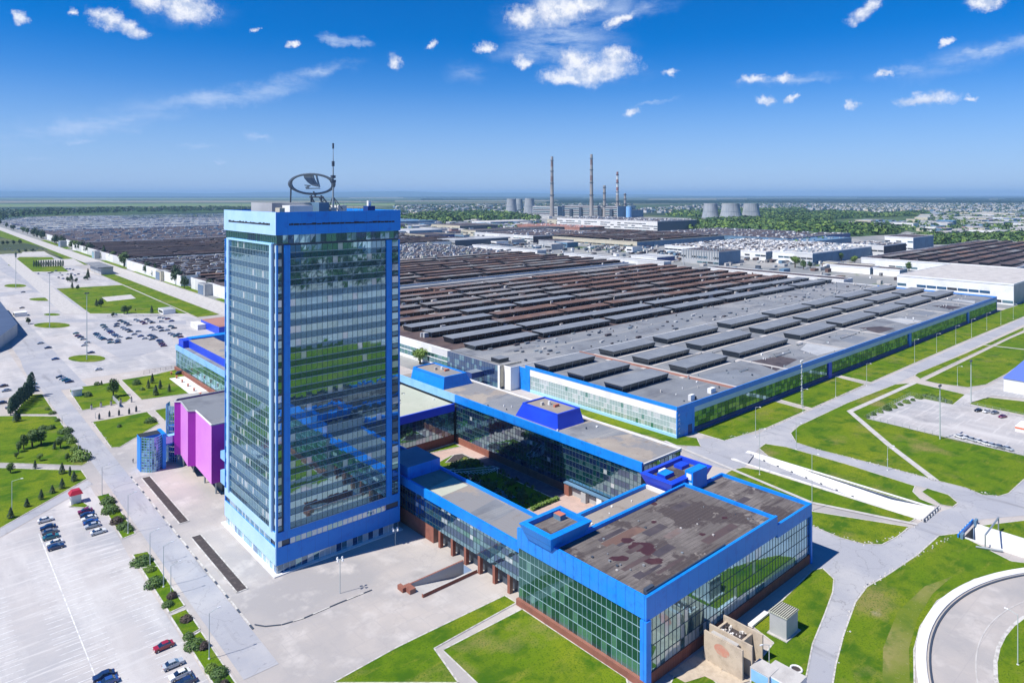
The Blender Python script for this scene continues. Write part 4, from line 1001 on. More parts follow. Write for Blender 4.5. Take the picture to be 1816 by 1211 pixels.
# ================================================================== foliage
def leafy(name, shape, h, w, n, m, size, seed, trunk=True, tmat='bark', trunk_h=None, parent=None):
    """crown of many leaf-clump faces through the volume, tapered trunk with limbs"""
    r = random.Random(seed)
    t = parent or bpy.data.objects.new(name, None)
    if not parent: COL.objects.link(t)
    th = trunk_h if trunk_h is not None else h * .28
    if trunk:
        b = MB(); b.cyl(0, 0, -.1, h * .75, w * .055 + .04, w * .015 + .02, tmat, 6)
        for k in range(5):
            a = r.uniform(0, 6.28); z = r.uniform(th * .8, h * .6)
            b.tube((0, 0, z), (math.cos(a) * w * .3, math.sin(a) * w * .3, z + h * .15), w * .02 + .02, tmat, 4, .02)
        b.build('trunk', t)
    b = MB()
    lobes = []
    for k in range(9):
        a = r.uniform(0, 6.28); q = r.uniform(.15, .55)
        lobes.append((math.cos(a) * w * .5 * q, math.sin(a) * w * .5 * q, r.uniform(th + (h - th) * .2, h - (h - th) * .2), r.uniform(.22, .36) * w))
    for k in range(n):
        if shape == 'round':
            lx, ly, lz, lr = r.choice(lobes)
            v = Vector((r.gauss(0, 1), r.gauss(0, 1), r.gauss(0, 1))).normalized() * lr * r.uniform(.55, 1.08)
            p = Vector((lx, ly, lz)) + Vector((v.x, v.y, v.z * .85))
            p.z = max(th * .75, min(h, p.z)); nrm = v.normalized()
        elif shape == 'cone':
            f = r.random() ** .8; z = th * .3 + (h - th * .3) * f
            rad = w * .5 * (1 - f) ** .9 * (.78 + .3 * ((z * 2.1) % 1.0)) + .06
            a = r.uniform(0, 6.28); q = r.uniform(.55, 1.05)
            p = Vector((math.cos(a) * rad * q, math.sin(a) * rad * q, z)); nrm = Vector((math.cos(a), math.sin(a), .7)).normalized()
        elif shape == 'column':
            f = r.random(); z = th * .4 + (h - th * .4) * f
            rad = w * .5 * (math.sin(math.pi * min(1, f * .8 + .18)) ** .6) * r.uniform(.75, 1.1)
            a = r.uniform(0, 6.28)
            p = Vector((math.cos(a) * rad, math.sin(a) * rad, z)); nrm = Vector((math.cos(a), math.sin(a), .3)).normalized()
        else:  # low bush
            v = Vector((r.gauss(0, 1), r.gauss(0, 1), abs(r.gauss(0, 1)))).normalized()
            q = r.uniform(.7, 1.06)
            p = Vector((v.x * w * .5 * q, v.y * w * .5 * q, v.z * h * q + .05)); nrm = v
        nrm = (nrm + Vector((r.uniform(-.6, .6), r.uniform(-.6, .6), r.uniform(-.4, .6)))).normalized()
        u = nrm.orthogonal().normalized(); w2 = nrm.cross(u)
        a = r.uniform(0, 6.28); s = size * r.uniform(.6, 1.35)
        u, w2 = (u * math.cos(a) + w2 * math.sin(a)) * s, (w2 * math.cos(a) - u * math.sin(a)) * s * .75
        b.face([tuple(p - u), tuple(p - w2 * .8 + u * .2), tuple(p + u), tuple(p + w2)], m)
    o = b.build('crown' if shape != 'bush' else 'foliage', t)
    return t
b = None
hd = MB(); r_ = random.Random(3)
t0 = [o for o in COL.objects if o.name == 'hedge'][0]
for k in range(700):
    p = Vector((r_.uniform(156, 168.5), r_.uniform(166.3, 167.8), r_.uniform(.2, 1.2))); s = .3
    a = Vector((r_.uniform(-1, 1), r_.uniform(-1, 1), r_.uniform(-1, 1))).normalized() * s; c = a.orthogonal().normalized() * s
    hd.face([tuple(p - a), tuple(p - c), tuple(p + a), tuple(p + c)], 'leafl')
hd.build('foliage', t0)
PROTO = {}
used = set()
def proto(kind):
    if kind in PROTO: return PROTO[kind]
    d = dict(round1=('broadleaf_tree', 'round', 8, 6.5, 900, 'leaf', .42, 1), round2=('broadleaf_tree', 'round', 8, 7.5, 900, 'leaf', .42, 2), light=('young_tree', 'round', 8, 8, 900, 'leafl', .42, 3),
             con1=('conifer', 'cone', 5, 2.8, 600, 'leafd', .24, 4), con2=('conifer', 'cone', 5, 3.2, 600, 'leafd', .26, 5), pop1=('poplar', 'column', 12, 2.8, 800, 'leafp', .36, 6), pop2=('poplar', 'column', 12, 3.2, 800, 'leafp', .36, 7),
             bush1=('bush', 'bush', 1.6, 3.0, 500, 'leaf', .2, 8), bush2=('bush', 'bush', 1.6, 3.4, 500, 'leaf', .2, 9), bushl=('bush', 'bush', 1.6, 3.2, 500, 'leafl', .2, 10), bushr=('bush', 'bush', 1.6, 2.8, 500, 'leafr', .2, 11),
             dark=('broadleaf_tree', 'round', 14, 11, 1100, 'leafd', .7, 12))[kind]
    nm, sh, h, w, n, m, s, sd = d
    t = leafy(nm, sh, h, w, n, m, s, sd, trunk=(sh != 'bush'))
    PROTO[kind] = (t, h); return PROTO[kind]
def plant(kind, x, y, h, label, cat, group=None, wide=1.0):
    wide *= RND.uniform(.82, 1.2)
    p, ph = proto(kind)
    if kind in used: o = copy_tree(p)
    else: o = p; used.add(kind)
    s = h / ph
    o.location = (x, y, .1); o.scale = (s * wide, s * wide * RND.uniform(.8, 1.15), s); o.rotation_euler = (0, 0, RND.uniform(0, 6.28))
    tag(o, label, cat, group); return o
def hpx(px, py, hp):  # real height of something hp photo pixels tall standing there
    x, y = G(px, py); return x, y, hp * dist(x, y) / FPX
# poplar row by the small upper lawn
for i in range(11):
    f = i / 10; px, py = 19 + 37 * f, 736 - 33 * f
    x, y, h = hpx(px, py, 33 + 10 * (f > .85) + RND.uniform(-3, 3))
    plant('pop1' if i % 2 else 'pop2', x, y, h, f'{nth(i)} poplar from the near end of the dark row by the striped lawn'.replace('nearest', 'first'), 'tree', 'poplars in a row at the left edge', 1.1)
PK = [('con1', 47.6, 899, 15), ('con2', 18.5, 919, 19), ('con1', 73, 886, 18), ('con2', 92.5, 874.5, 14), ('con1', 110, 866.5, 18), ('con2', 131, 853, 17), ('pop1', 124, 845, 18), ('con2', 110, 840, 19), ('round1', 18.5, 839, 18), ('con1', 62, 831, 15)]
for i, (k, px, py, hp) in enumerate(sorted(PK, key=lambda q: -q[2])):
    x, y, h = hpx(px, py, hp)
    plant(k, x, y, h, f'small {"conifer" if k[:3] == "con" else "tree"}, {nth(i)} to the viewer, on the lowest left lawn below the footpath', 'tree', 'young trees on the lowest left lawn', 1.15)
PK = [('round2', 29, 813, 11), ('light', 71, 817, 12), ('round1', 119, 818, 14), ('round1', 42, 797, 26), ('round2', 57, 792, 28), ('round1', 73, 789, 27), ('con2', 96.5, 797, 14), ('round2', 107, 795, 20), ('round1', 33, 802, 18),
      ('con1', 28, 748, 20), ('con2', 34, 747, 15)]
for i, (k, px, py, hp) in enumerate(sorted(PK, key=lambda q: -q[2])):
    x, y, h = hpx(px, py, hp)
    plant(k, x, y, h, f'green {"conifer" if k[:3] == "con" else "leafy tree"}, {nth(i)} to the viewer, on the middle left lawn above the footpath', 'tree', 'trees on the middle left lawn')
PK = [('bush1', 75.6, 761.6, 7), ('bush2', 90, 761, 7), ('bush1', 102, 747, 5), ('bush2', 116, 767, 9), ('bush1', 120, 779, 9), ('bushl', 127, 785, 9), ('bushl', 143, 815, 17), ('bushl', 134, 799, 9), ('bush2', 93, 734, 5), ('bushl', 84, 727, 5)]
for i, (k, px, py, hp) in enumerate(sorted(PK, key=lambda q: -q[2])):
    x, y, h = hpx(px, py, hp)
    plant(k, x, y, max(h, .9), f'bush {nth(i)} to the viewer along the avenue edge of the left lawns', 'bush', 'bushes on the left lawns', 1.1)
PK = [('round1', 201, 704, 32), ('bush1', 156, 703, 8), ('bush2', 172, 683, 6), ('con1', 180, 683, 8), ('con2', 263, 689, 16), ('con1', 270, 680, 17), ('con2', 276, 701, 18), ('con1', 284, 690, 16), ('con2', 300, 695, 14), ('bush1', 242, 682, 9), ('bush1', 211.5, 757.6, 5), ('bush2', 267, 749, 9), ('bushl', 252, 692, 5), ('bush1', 204, 706, 6)]
for i, (k, px, py, hp) in enumerate(sorted(PK, key=lambda q: q[1])):
    x, y, h = hpx(px, py, hp)
    kd = {'c': 'conifer', 'r': 'broadleaf tree', 'b': 'bush'}[k[0]]
    plant(k, x, y, max(h, .9), f'{kd}, number {nth(i)} from the left'.replace('number nearest', 'leftmost').replace('number ', '') + ' on the lawns between avenue and left glass block', 'bush' if k[0] == 'b' else 'tree', 'plants on the park lawns by the kiosk')
HS = [('bush1', 191.6, 892, 14, 1.4), ('bush2', 196, 908, 15, 1.2), ('bushl', 190, 905, 10, 1.2), ('bushr', 206, 927, 13, 1.3), ('bushl', 214, 922, 10, 1), ('bush2', 219, 936, 11, 1.3), ('bush1', 229, 941, 10, 1.2), ('bush2', 246, 1000, 13, 1.5), ('bush1', 256, 996, 14, 1.5), ('bushl', 266, 1012, 11, 1.2),
      ('bush2', 270, 1038, 15, 1.6), ('bushr', 305, 1060, 13, 1.3), ('bush1', 297, 1074, 10, 1.6), ('bushr', 330, 1100, 11, 1.2), ('bush1', 333, 1131, 10, 1.6), ('bush2', 344, 1146, 12, 1.8), ('bushr', 363, 1149, 14, 1.1), ('bushl', 374, 1188, 12, 1.3), ('bush1', 389, 1196, 14, 1.4), ('bushr', 398, 1215, 12, 1.3), ('bush1', 386, 1212, 9, 1.2)]
for i, (k, px, py, hp, wd) in enumerate(sorted(HS, key=lambda q: -q[2])):
    x, y, h = hpx(px, py, hp); x = min(max(x, 50.4), 53.0)
    c = 'purple leaved' if k == 'bushr' else ('pale green' if k == 'bushl' else 'dark green')
    plant(k, x, y, h * .8, f'{c} bush, {nth(i)} from the picture bottom in the strip beside the car park'.replace('nearest', 'first'), 'bush', 'bushes in the planted strip by the car park', wd * .95)
BK = [('dark', 370, 521, 21), ('dark', 325, 512, 19), ('dark', 312, 505, 28), ('con1', 275, 491, 20), ('dark', 260, 487, 19), ('round1', 220, 473, 21), ('con2', 184, 459, 19), ('round2', 199, 464, 15), ('dark', 160, 451, 17), ('dark', 145, 446, 16), ('light', 135, 444, 14), ('round1', 128, 442, 13), ('dark', 111, 435, 14), ('dark', 100, 433, 14),
      ('dark', 84, 424, 12), ('dark', 77, 423, 13), ('dark', 69, 421, 12), ('dark', 62, 419, 13), ('round1', 55, 415, 9), ('round2', 47, 412.5, 8), ('dark', 35, 407, 7), ('dark', 24, 403, 7), ('dark', 12, 399, 9), ('dark', 5, 398, 8), ('dark', 27, 406, 6)]
for i, (k, px, py, hp) in enumerate(BK):
    x, y, h = hpx(px, py, hp)
    x = min(max(x, 234), 244)
    nb = (3 if 428 < py < 455 else 2) if (k == 'dark' and py < 470) else 1
    for q in range(nb):
        plant(k, x + RND.uniform(-1, 1) * (q > 0), y + q * h * .8, h * (1.2 if q == 0 else .95), f'{"dark leafy" if k == "dark" else "green"} tree by the works wall, {nth(i)} group from the tower'.replace('nearest', 'first') + (['', ', behind bigger neighbour', ', last of its group'][q]), 'tree', 'trees between the works road and the long wall', .95)
CL = [('con2', 126, 500, 14), ('dark', 120, 500, 9), ('dark', 135, 501, 8), ('con1', 156, 496, 19), ('dark', 151, 497, 8), ('con2', 128, 512, 12), ('dark', 138, 514, 9), ('dark', 50, 575, 12), ('dark', 179, 545, 16), ('con1', 171, 543, 12), ('round1', 220, 557, 15), ('round2', 226, 556, 13), ('dark', 200, 562, 8), ('con2', 269, 556, 14),
      ('dark', 5, 435, 8), ('dark', 13, 434, 7), ('dark', 24, 434, 8), ('dark', 35, 433, 8), ('dark', 34, 449, 6), ('dark', 46, 448, 6), ('dark', 58, 447, 6), ('pop1', 28, 458, 11), ('dark', 240, 552, 4), ('dark', 312, 556, 3)]
for i, (k, px, py, hp) in enumerate(sorted(CL, key=lambda q: q[1])):
    x, y, h = hpx(px, py, hp)
    plant(k, x, y, h, f'dark tree on the far left parking grounds, {nth(i)} from the left edge'.replace('nearest', 'first'), 'tree', 'trees around the far left car parks', 1.0)
for i in range(13):
    x, y, h = hpx(60 + i * 4.3, 474 - .05 * i, 12)
    plant('pop2' if i % 2 else 'pop1', x, y, h, f'slim tree number {nth(i)} from the left in the dark screen behind the far parked cars'.replace('number nearest', 'first').replace('number ', ''), 'tree', 'screen of slim trees at the far left', 1.1)
x, y, h = hpx(745, 645, 25); plant('light', x, y, 9, 'bright round green tree between the tower and the works hall', 'tree', wide=1.25)
x, y, h = hpx(786, 652, 10); plant('light', x, y, 4, 'small bright shrub in front of the dark glass entrance block', 'bush')
for i, (px, py, hp) in enumerate([(1410, 475, 20), (1425, 478, 17), (1437, 476, 13), (1492, 463, 14), (1516, 470, 16), (1612, 481, 16), (1570, 444, 11), (1665, 477, 10), (1685, 493, 14), (1782, 493, 9), (1120, 442, 9), (1002, 437, 9), (1355, 452, 8)]):
    x, y, h = hpx(px, py, hp)
    plant(['light', 'round1', 'dark', 'round2'][i % 4], x, y, h, f'tree {nth(i)} in order among the white works buildings at right rear'.replace('nearest', 'first'), 'tree', 'trees among the far works buildings')
for i, (x, y) in enumerate([(152, 200), (156, 190), (154, 181), (160, 176), (164, 186), (150.5, 206)]):
    plant('bush2' if i % 2 else 'round1', x, y, 2.2, f'dark shrub {nth(i)} from the hedge on the courtyard bed'.replace('nearest', 'first'), 'bush', 'shrubs in the courtyard')

# ================================================================== LEFT BLOCKS
t = thing('left_glass_block', (140, 350, 0), 'low glass block with a pale blue band and deep blue attic, left of the tower', 'building')
b = MB(); b.box(122.4, 170, 255, 443, 0, 14.4, 'greyw', top='roofg'); b.build('wall', t)
for (z0, z1) in [(2.0, 4.6), (4.6, 7.3), (7.3, 10.0), (10.0, 12.0)]:
    b = MB(); panes(b, 'x', 122.1, 300, 442.8, z0, z1, 70, -1, [('gl_t', 3), ('gl_g', 4), ('gl_gl', 3), ('gl_n', 2)], mull='mull'); b.build('window_band', t)
b = MB(); b.box(121.8, 122.4, 300, 443.3, 12.0, 15.0, 'bluel'); b.build('fascia', t)
b = MB(); b.box(122.4, 170, 443, 443.4, 10, 15.0, 'bluep'); b.build('fascia', t)
b = MB(); b.box(121.2, 122.4, 300, 443.2, 0, 2.0, 'brick'); b.build('plinth', t)
b = MB(); b.box(126, 140, 262, 432, 14.4, 18.7, 'blued', top='rooft'); b.box(123, 128, 432, 441, 14.4, 18.7, 'blued'); b.box(128, 170, 436, 442.8, 14.4, 18.7, 'bluep'); b.build('attic', t)
t = thing('low_annexe', (188, 556, 0), 'small blue low building with a reddish roof beyond the left glass block', 'building')
b = MB(); b.box(176, 205, 530, 572, 0, 6, 'blued', top='roofpk'); b.build('wall', t); b = MB(); b.box(170, 175.9, 560, 578, 0, 4, 'concw'); b.build('porch', t)
t = thing('theatre_hall', (96, 268, 0), 'saw-toothed pink hall with a grey roof beside the tower', 'building')
plan = [(112, 288), (78.2, 286), (80, 284.4), (79.2, 270), (80.6, 269.4), (80.6, 248.3), (112, 248.3)]
plan = [(112, 248.3), (112, 289), (80, 289), (78.2, 286), (80.1, 284.6), (78.6, 270.4), (80.9, 268.9), (79.9, 248.3)]
b = MB()
for i in range(len(plan)):
    p, q = plan[i], plan[(i + 1) % len(plan)]
    d = Vector((q[0] - p[0], q[1] - p[1])); nx, ny = -d.y, d.x
    m = 'magl' if abs(d.y) > 3 * abs(d.x) and p[0] < 90 else 'magd'  # lit and shaded pink put into the wall colour by facing
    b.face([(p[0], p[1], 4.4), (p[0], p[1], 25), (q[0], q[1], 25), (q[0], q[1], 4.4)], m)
b.tri(plan, 24.3, 'roofg'); b.tri(plan, 4.4, 'dark', True); b.build('wall', t)
b = MB()
for i in range(len(plan)):
    p, q = Vector((*plan[i], 24.9)), Vector((*plan[(i + 1) % len(plan)], 24.9)); b.tube(p, q, .28, 'greyw' if i % 3 else 'white', 4)
b.build('coping', t)
b = MB(); b.box(84, 110, 250, 286, 0, 4.39, 'steeld'); b.build('ground_floor_wall', t)
for (x, y) in [(82, 250), (82, 262), (82, 275), (81, 284)]:
    b = MB(); b.cyl(x, y, 0, 4.4, .35, .35, 'steel', 8); b.build('pillar', t)
b = MB()
for i in range(12):
    a, c = i / 12, (i + 1) / 12
    P_ = lambda f: (80 - 2.6 * math.sin(f * math.pi), 289.2 + 9 * f)
    p, q = P_(a), P_(c)
    for z in range(0, 22, 2):
        b.face([(*q, z + .15), (*p, z + .15), (*p, z + 2), (*q, z + 2)], RND.choice(['gl_t', 'gl_d', 'gl_n']))
    b.tube((*p, 0), (*p, 22), .12, 'bluel', 4)
b.build('stair_glazing', t)
b = MB()
for (z0, z1) in [(7.3, 11.5), (15.4, 18.0)]: b.box(80.5, 112, 226.2, 241, z0, z1, 'bluel', top='bluel')
b.build('link_bridge', t)
b = MB(); b.box(83, 84, 230, 231, 0, 7.3, 'steel'); b.box(83, 84, 238, 239, 0, 7.3, 'steel'); b.build('pillar', t)
t = thing('glass_stair_tower', (70.5, 287, 0), 'free standing curved blue glass stair tower joined to the pink hall by a bridge', 'stair tower')
def curve(f): return (67.2 + 7.2 * f, 288.2 - 3.0 * math.sin(f * math.pi) - .6 * f)
b = MB(); n = 10
for i in range(n):
    p, q = curve(i / n), curve((i + 1) / n)
    for z in range(0, 13):
        b.face([(p[0], p[1], z + .1), (q[0], q[1], z + .1), (q[0], q[1], z + .95), (p[0], p[1], z + .95)], RND.choice(['gl_t', 'gl_d', 'gl_n', 'gl_gl']))
b.build('glazing', t)
b = MB()
for i in range(n + 1):
    p = curve(i / n); b.tube((p[0], p[1] - .02, 0), (p[0], p[1] - .02, 13.2), .11, 'bluel', 4)
for z in range(0, 14, 1):
    for i in range(n): b.tube((*curve(i / n), z), (*curve((i + 1) / n), z), .09, 'bluel', 4)
b.build('frame', t)
b = MB(); b.box(66.9, 74.6, 288.3, 293.5, 0, 13.0, 'bluep', top='dark'); b.box(74.0, 75.2, 285.8, 293.5, 0, 13.4, 'bluep'); b.build('wall', t)
b = MB(); b.box(75.3, 79.5, 287.2, 289.8, 8.8, 11.6, 'gl_t', top='bluel'); b.box(75.3, 79.5, 287.0, 290.0, 8.4, 8.8, 'bluep'); b.build('bridge', t)

# ================================================================== WORKS HALLS
def lantern(b, x, y, L, w, z, h, top='roofl', side='lglass', frames=True):
    h *= 1.18
    """ridge rooflight: glazed sides leaning out under a flat felt top"""
    b.frustum((x + .6, x + L - .6, y + .9, y + w - .9), (x, x + L, y, y + w), z, z + h, side, top=top)
    if frames: b.box(x - .15, x + L + .15, y - .15, y + w + .15, z + h, z + h + .18, top)
    if frames:
        n = max(2, int(L / 6))
        for i in range(n + 1):
            xx = x + .3 + (L - .6) * i / n
            b.face([(xx - .12, y + .55, z + .2), (xx + .12, y + .55, z + .2), (xx + .12, y - .03, z + h), (xx - .12, y - .03, z + h)], 'steel')
def hall(name, x0, x1, y0, y1, h, label, roof, wallm, band=None, loc=None):
    t = thing(name, ((x0 + x1) / 2, (y0 + y1) / 2, 0), label, 'factory hall')
    b = MB(); b.box(x0, x1, y0, y1, 0, h - .5, wallm, top=roof); b.build('wall', t)
    b = MB(); b.parapet(x0 - .1, x1 + .1, y0 - .1, y1 + .1, h - .9, h, .5, band or wallm); b.build('parapet', t)
    return t
# near grey assembly hall
A0, A1, AY = 249.2, 735.0, 175.0
t = thing('assembly_hall', (490, 235, 0), 'huge grey roofed works hall with rows of flat rooflights and a blue band', 'factory hall')
b = MB(); b.box(A0 + .3, A1, AY + .3, 276, 0, 12.4, 'greyw', top='roofg'); b.build('wall', t)
b = MB(); b.box(A1 - 9, A1 + .02, AY + .3, 300, 12.4, 12.42, 'roofg'); b.build('roof_patch', t)
b = MB(); b.box(A0 - .1, A0 + .3, AY - .1, 271.5, 12.0, 13.6, 'bluep'); b.box(A0 + .3, A1, AY - .1, AY + .3, 11.0, 13.4, 'bluep'); b.box(A1, A1 + .4, AY - .1, 276, 1, 13.4, 'bluep'); b.build('fascia', t)
b = MB(); b.box(A0, A0 + .3, AY + .3, 267.8, 8.6, 12.0, 'white'); b.build('white_band', t)
b = MB(); b.box(A0 + 13, A1, AY, AY + .3, 8.7, 11.0, 'bandg'); b.build('grey_blue_band', t)
b = MB(); b.box(A0 - .15, A0 + 13, AY - .15, AY + .28, 0, 11.0, 'bluep'); b.box(A0 - .1, A0 + .3, 267.9, 277, 0, 12.0, 'bluep'); b.box(A0 + 8, A0 + 11, AY - .25, AY - .1, 0, 4.2, 'navy'); b.build('corner_panel', t)
b = MB()   # vertical white lettering on the blue corner, illegible strokes at this distance
zc = 10.0
for g in range(5):
    for (a, c, d_, e_) in [((.5, 0), (1.9, 0), 0, 0), ((1.2, .6), (1.2, -.7), 0, 0), ((.5, -.7), (1.2, .2), 0, 0), ((1.2, .2), (1.9, -.6), 0, 0), ((.6, .6), (1.9, .6), 0, 0)][g % 3:3 + g % 3]:
        b.tube((A0 + a[0] + .1, AY - .2, zc + a[1] * .8), (A0 + c[0] + .1, AY - .2, zc + c[1] * .8), .12, 'white', 4)
    zc -= 1.95
b.build('lettering', t)
b = MB(); b.box(A0 - .3, A0 + .3, AY, 267.5, 0, 1.4, 'sky_trim'); b.box(A0 + 13, A1, AY - .4, AY + .3, 0, 1.9, 'navy'); b.build('plinth', t)
for (z0, z1) in [(1.4, 3.8), (3.8, 6.2), (6.2, 8.6)]:
    b = MB(); panes(b, 'x', A0 + .1, AY + .4, 267.5, z0, z1, 54, -1, [('gl_p', 10), ('gl_b', 4), ('gl_gl', .6)], mull='mullw', mw=.09); b.build('window_band', t)
for (z0, z1) in [(1.9, 4.2), (4.2, 6.4), (6.4, 8.7)]:
    b = MB(); panes(b, 'y', AY + .1, A0 + 13, A1 - .5, z0, z1, 150, -1, [('gl_g', 8), ('gl_t', 4), ('gl_gl', 1)], mull='mulld', mw=.12); b.build('window_band', t)
for x in (395, 520, 650):
    b = MB(); b.box(x, x + 4, AY - .5, AY + .2, 0, 8.7, 'blued' if x % 2 else 'bluep'); b.build('gate_panel', t)
cols = [(250.5, 36), (302, 39), (353, 57), (426, 52), (487.5, 58), (552, 54), (614, 53), (676, 50)]
for (x, L) in cols:
    for y in (206, 230.4, 254.8):
        b = MB(); lantern(b, x, y, L, 11.5, 12.45, 2.7); b.build('rooflight', t)
b = MB()
for (x, L) in cols[1:]:
    b.box(x - 3.4, x - 1.0, AY + .4, 206 if x > 340 else 268, 12.4, 12.56, 'gutter')
    for y in (206, 230.4, 254.8):
        b.box(x - 8, x - .5, y - 3.2, y - .6, 12.4, 12.55, 'gutter'); b.box(x + 2, x + L, y - 2.4, y - .8, 12.4, 12.5, 'gutter')
b.build('roof_strip', t)
b = MB(); b.box(296.2, 297.0, AY + .4, 276, 12.4, 13.3, 'roofpk'); b.build('fire_wall', t)
b = MB()
for k in range(80):
    x, y = RND.uniform(252, 730), RND.uniform(177, 204); s_ = RND.uniform(.3, .9)
    b.box(x, x + s_, y, y + s_, 12.4, 12.7 + RND.uniform(0, .9), RND.choice(['white', 'steel', 'steel', 'steeld', 'conc']))
b.box(264, 267, 178, 179.5, 12.4, 15.0, 'white'); b.box(281, 285, 178.5, 180.5, 12.4, 14.6, 'white'); b.box(267, 268.5, 178, 180, 12.4, 13.8, 'dark')
tag(b.build('roof_vent', t), kind='stuff')
b = MB()
for k in range(26):
    x, y = RND.uniform(300, 720), RND.choice([RND.uniform(268, 275), RND.uniform(180, 203), RND.uniform(219, 228), RND.uniform(243, 252)]); L_ = RND.uniform(5, 26)
    b.tube((x, y, 13.0), (x + L_, y, 13.0), RND.uniform(.15, .35), RND.choice(['steel', 'greyw', 'conc']), 6); b.box(x, x + .4, y - .4, y + .4, 12.4, 13.4, 'steel'); b.box(x + L_, x + L_ + .4, y - .4, y + .4, 12.4, 13.4, 'steel')
tag(b.build('roof_duct', t), kind='stuff')
for k in range(9):
    b = MB(); b.tri([(RND.uniform(-6, 0) + 300 + k * 48, RND.uniform(178, 184)), (330 + k * 46, RND.uniform(178, 184)), (330 + k * 46, RND.uniform(190, 200)), (305 + k * 48, RND.uniform(192, 202))], 12.43 + .002 * k, ['roofl', 'roofdk', 'gutter'][k % 3] if k % 3 != 2 else 'greyw'); b.build('roof_patch', t)
# entrance block of dark glass with a cream end
t = thing('entrance_block', (248, 305, 0), 'dark blue glass entrance block with a cream end wall, at the works hall corner', 'building')
b = MB(); b.box(240.4, 256, 282.2, 330, 0, 12.6, 'steeld', top='roofg'); b.build('wall', t)
for (z0, z1) in [(0.3, 3.4), (3.4, 6.5), (6.5, 9.6), (9.6, 12.6)]:
    b = MB(); panes(b, 'x', 240.1, 283.5, 329.5, z0, z1, 20, -1, [('gl_d', 5), ('gl_t', 1)], mull='navy'); b.build('window_band', t)
b = MB(); b.box(240.2, 255.5, 281.8, 282.2, 1.5, 12.9, 'cream'); b.box(239.9, 240.4, 281.8, 283.4, 0, 12.9, 'white'); b.build('end_wall', t)
b = MB(); b.box(232, 240, 296, 302, 4.5, 7.5, 'navy', top='steel'); b.build('porch', t)
b = MB(); b.box(244, 251, 287, 294, 12.6, 14.8, 'lglass', top='roofl'); b.build('rooflight', t)

# brown press halls: B1 .. far
def rows(t, x0, x1, ys, z, L, gap, top, h=2.7, w=11, lim=100, skip=None, frames=True, jitter=6):
    items = []
    for y in ys:
        x = x0 + RND.uniform(0, jitter)
        while x < x1 - 12:
            l = min(L * RND.uniform(.8, 1.15), x1 - x - 3)
            items.append((x, y, l, h * RND.uniform(.85, 1.1))); x += l + gap * RND.uniform(.6, 1.4)
    items = [q for q in items if not (skip and skip(q))]
    items.sort(key=lambda q: dist(q[0], q[1]))
    for q in items[:lim]:
        b = MB(); lantern(b, q[0], q[1], q[2], w, z, q[3], top=top(q), frames=frames); b.build('rooflight', t)
    if len(items) > lim:
        b = MB()
        for q in items[lim:]: lantern(b, q[0], q[1], q[2], w, z, q[3], top=top(q), frames=False)
        tag(b.build('rooflight', t), kind='stuff')
def clutter(t, x0, x1, y0, y1, z, n, mats, smax=2.2, hmax=2.0):
    b = MB()
    for k in range(n):
        x, y = RND.uniform(x0, x1), RND.uniform(y0, y1); s_ = RND.uniform(.4, smax)
        b.box(x, x + s_ * RND.uniform(.8, 3), y, y + s_, z, z + RND.uniform(.3, hmax), RND.choice(mats))
    tag(b.build('roof_vent', t), kind='stuff')
B = hall('press_hall', 243, 742, 276.3, 556, 12.6, 'vast brown roofed works hall with long parallel rooflights, behind the grey hall', 'roofb', 'white')
b = MB(); b.box(243.2, 742, 276.8, 318, 12.1, 12.14, 'roofg'); b.tri([(560, 318), (742, 318), (742, 350), (600, 345), (560, 330)], 12.13, 'roofg'); b.build('roof_patch', B)
rows(B, 252, 735, [320 + 24.2 * i for i in range(10)], 12.2, 62, 5, lambda q: 'roofl' if (q[1] < 350 or (q[1] < 420 and q[0] < 420 and RND.random() < .5)) else 'roofbl')
clutter(B, 255, 735, 278, 318, 12.14, 170, ['steel', 'conc', 'roofl', 'steeld', 'greyw', 'roofdk'], 1.8, 1.3)
clutter(B, 250, 735, 320, 552, 12.1, 520, ['steel', 'conc', 'gutter', 'roofbl', 'steeld', 'greyw', 'roofbl'], 2.6, 3.2)
b = MB()
for (z0, z1) in [(2.2, 5.0), (5.6, 7.8)]:
    b = MB(); panes(b, 'x', 242.9, 332, 555, z0, z1, 60, -1, [('gl_gl', 3), ('gl_n', 3)], mull='mullw'); b.build('window_band', B)
C_ = hall('welding_hall', 240, 745, 602, 815, 12.4, 'wide dark brown works hall with dense rooflights, second behind the grey hall', 'roofdk', 'white')
rows(C_, 246, 738, [608 + 24.2 * i for i in range(9)], 12.0, 78, 6, lambda q: 'roofbl' if RND.random() < .6 else 'roofb', frames=False)
clutter(C_, 250, 740, 604, 812, 12.0, 300, ['steel', 'conc', 'gutter', 'roofbl', 'white'], 2.2, 2.4)
b = MB()
for k in range(3):
    b.box(262, 742, 558 + k * 14.5, 570.5 + k * 14.5, 8 + k, 9 + k, 'roofg', top='gutter' if k == 1 else 'roofg')
o = b.build('seam_roof'); tag(o, 'pale grey low roof strip between the two brown works halls', 'roof')
D_ = hall('paint_hall', 236, 750, 838, 1092, 12.2, 'dark works hall crowded with white roof vents, third behind the grey hall', 'roofdk', 'white')
clutter(D_, 240, 748, 840, 1090, 11.8, 1500, ['white', 'gutter', 'steel', 'roofp', 'greyw', 'conc', 'roofg'], 3.4, 3.2)
rows(D_, 240, 470, [846 + 24.2 * i for i in range(10)], 11.8, 60, 6, lambda q: 'roofdk', frames=False, h=1.8)
E_ = hall('engine_hall', 240, 900, 1112, 1540, 12.0, 'far dark purple works hall across the left background behind the tower', 'roofdk', 'white')
rows(E_, 246, 890, [1118 + 24.2 * i for i in range(17)], 11.6, 70, 6, lambda q: 'roofdk' if RND.random() < .7 else 'roofb', frames=False, h=2.0)
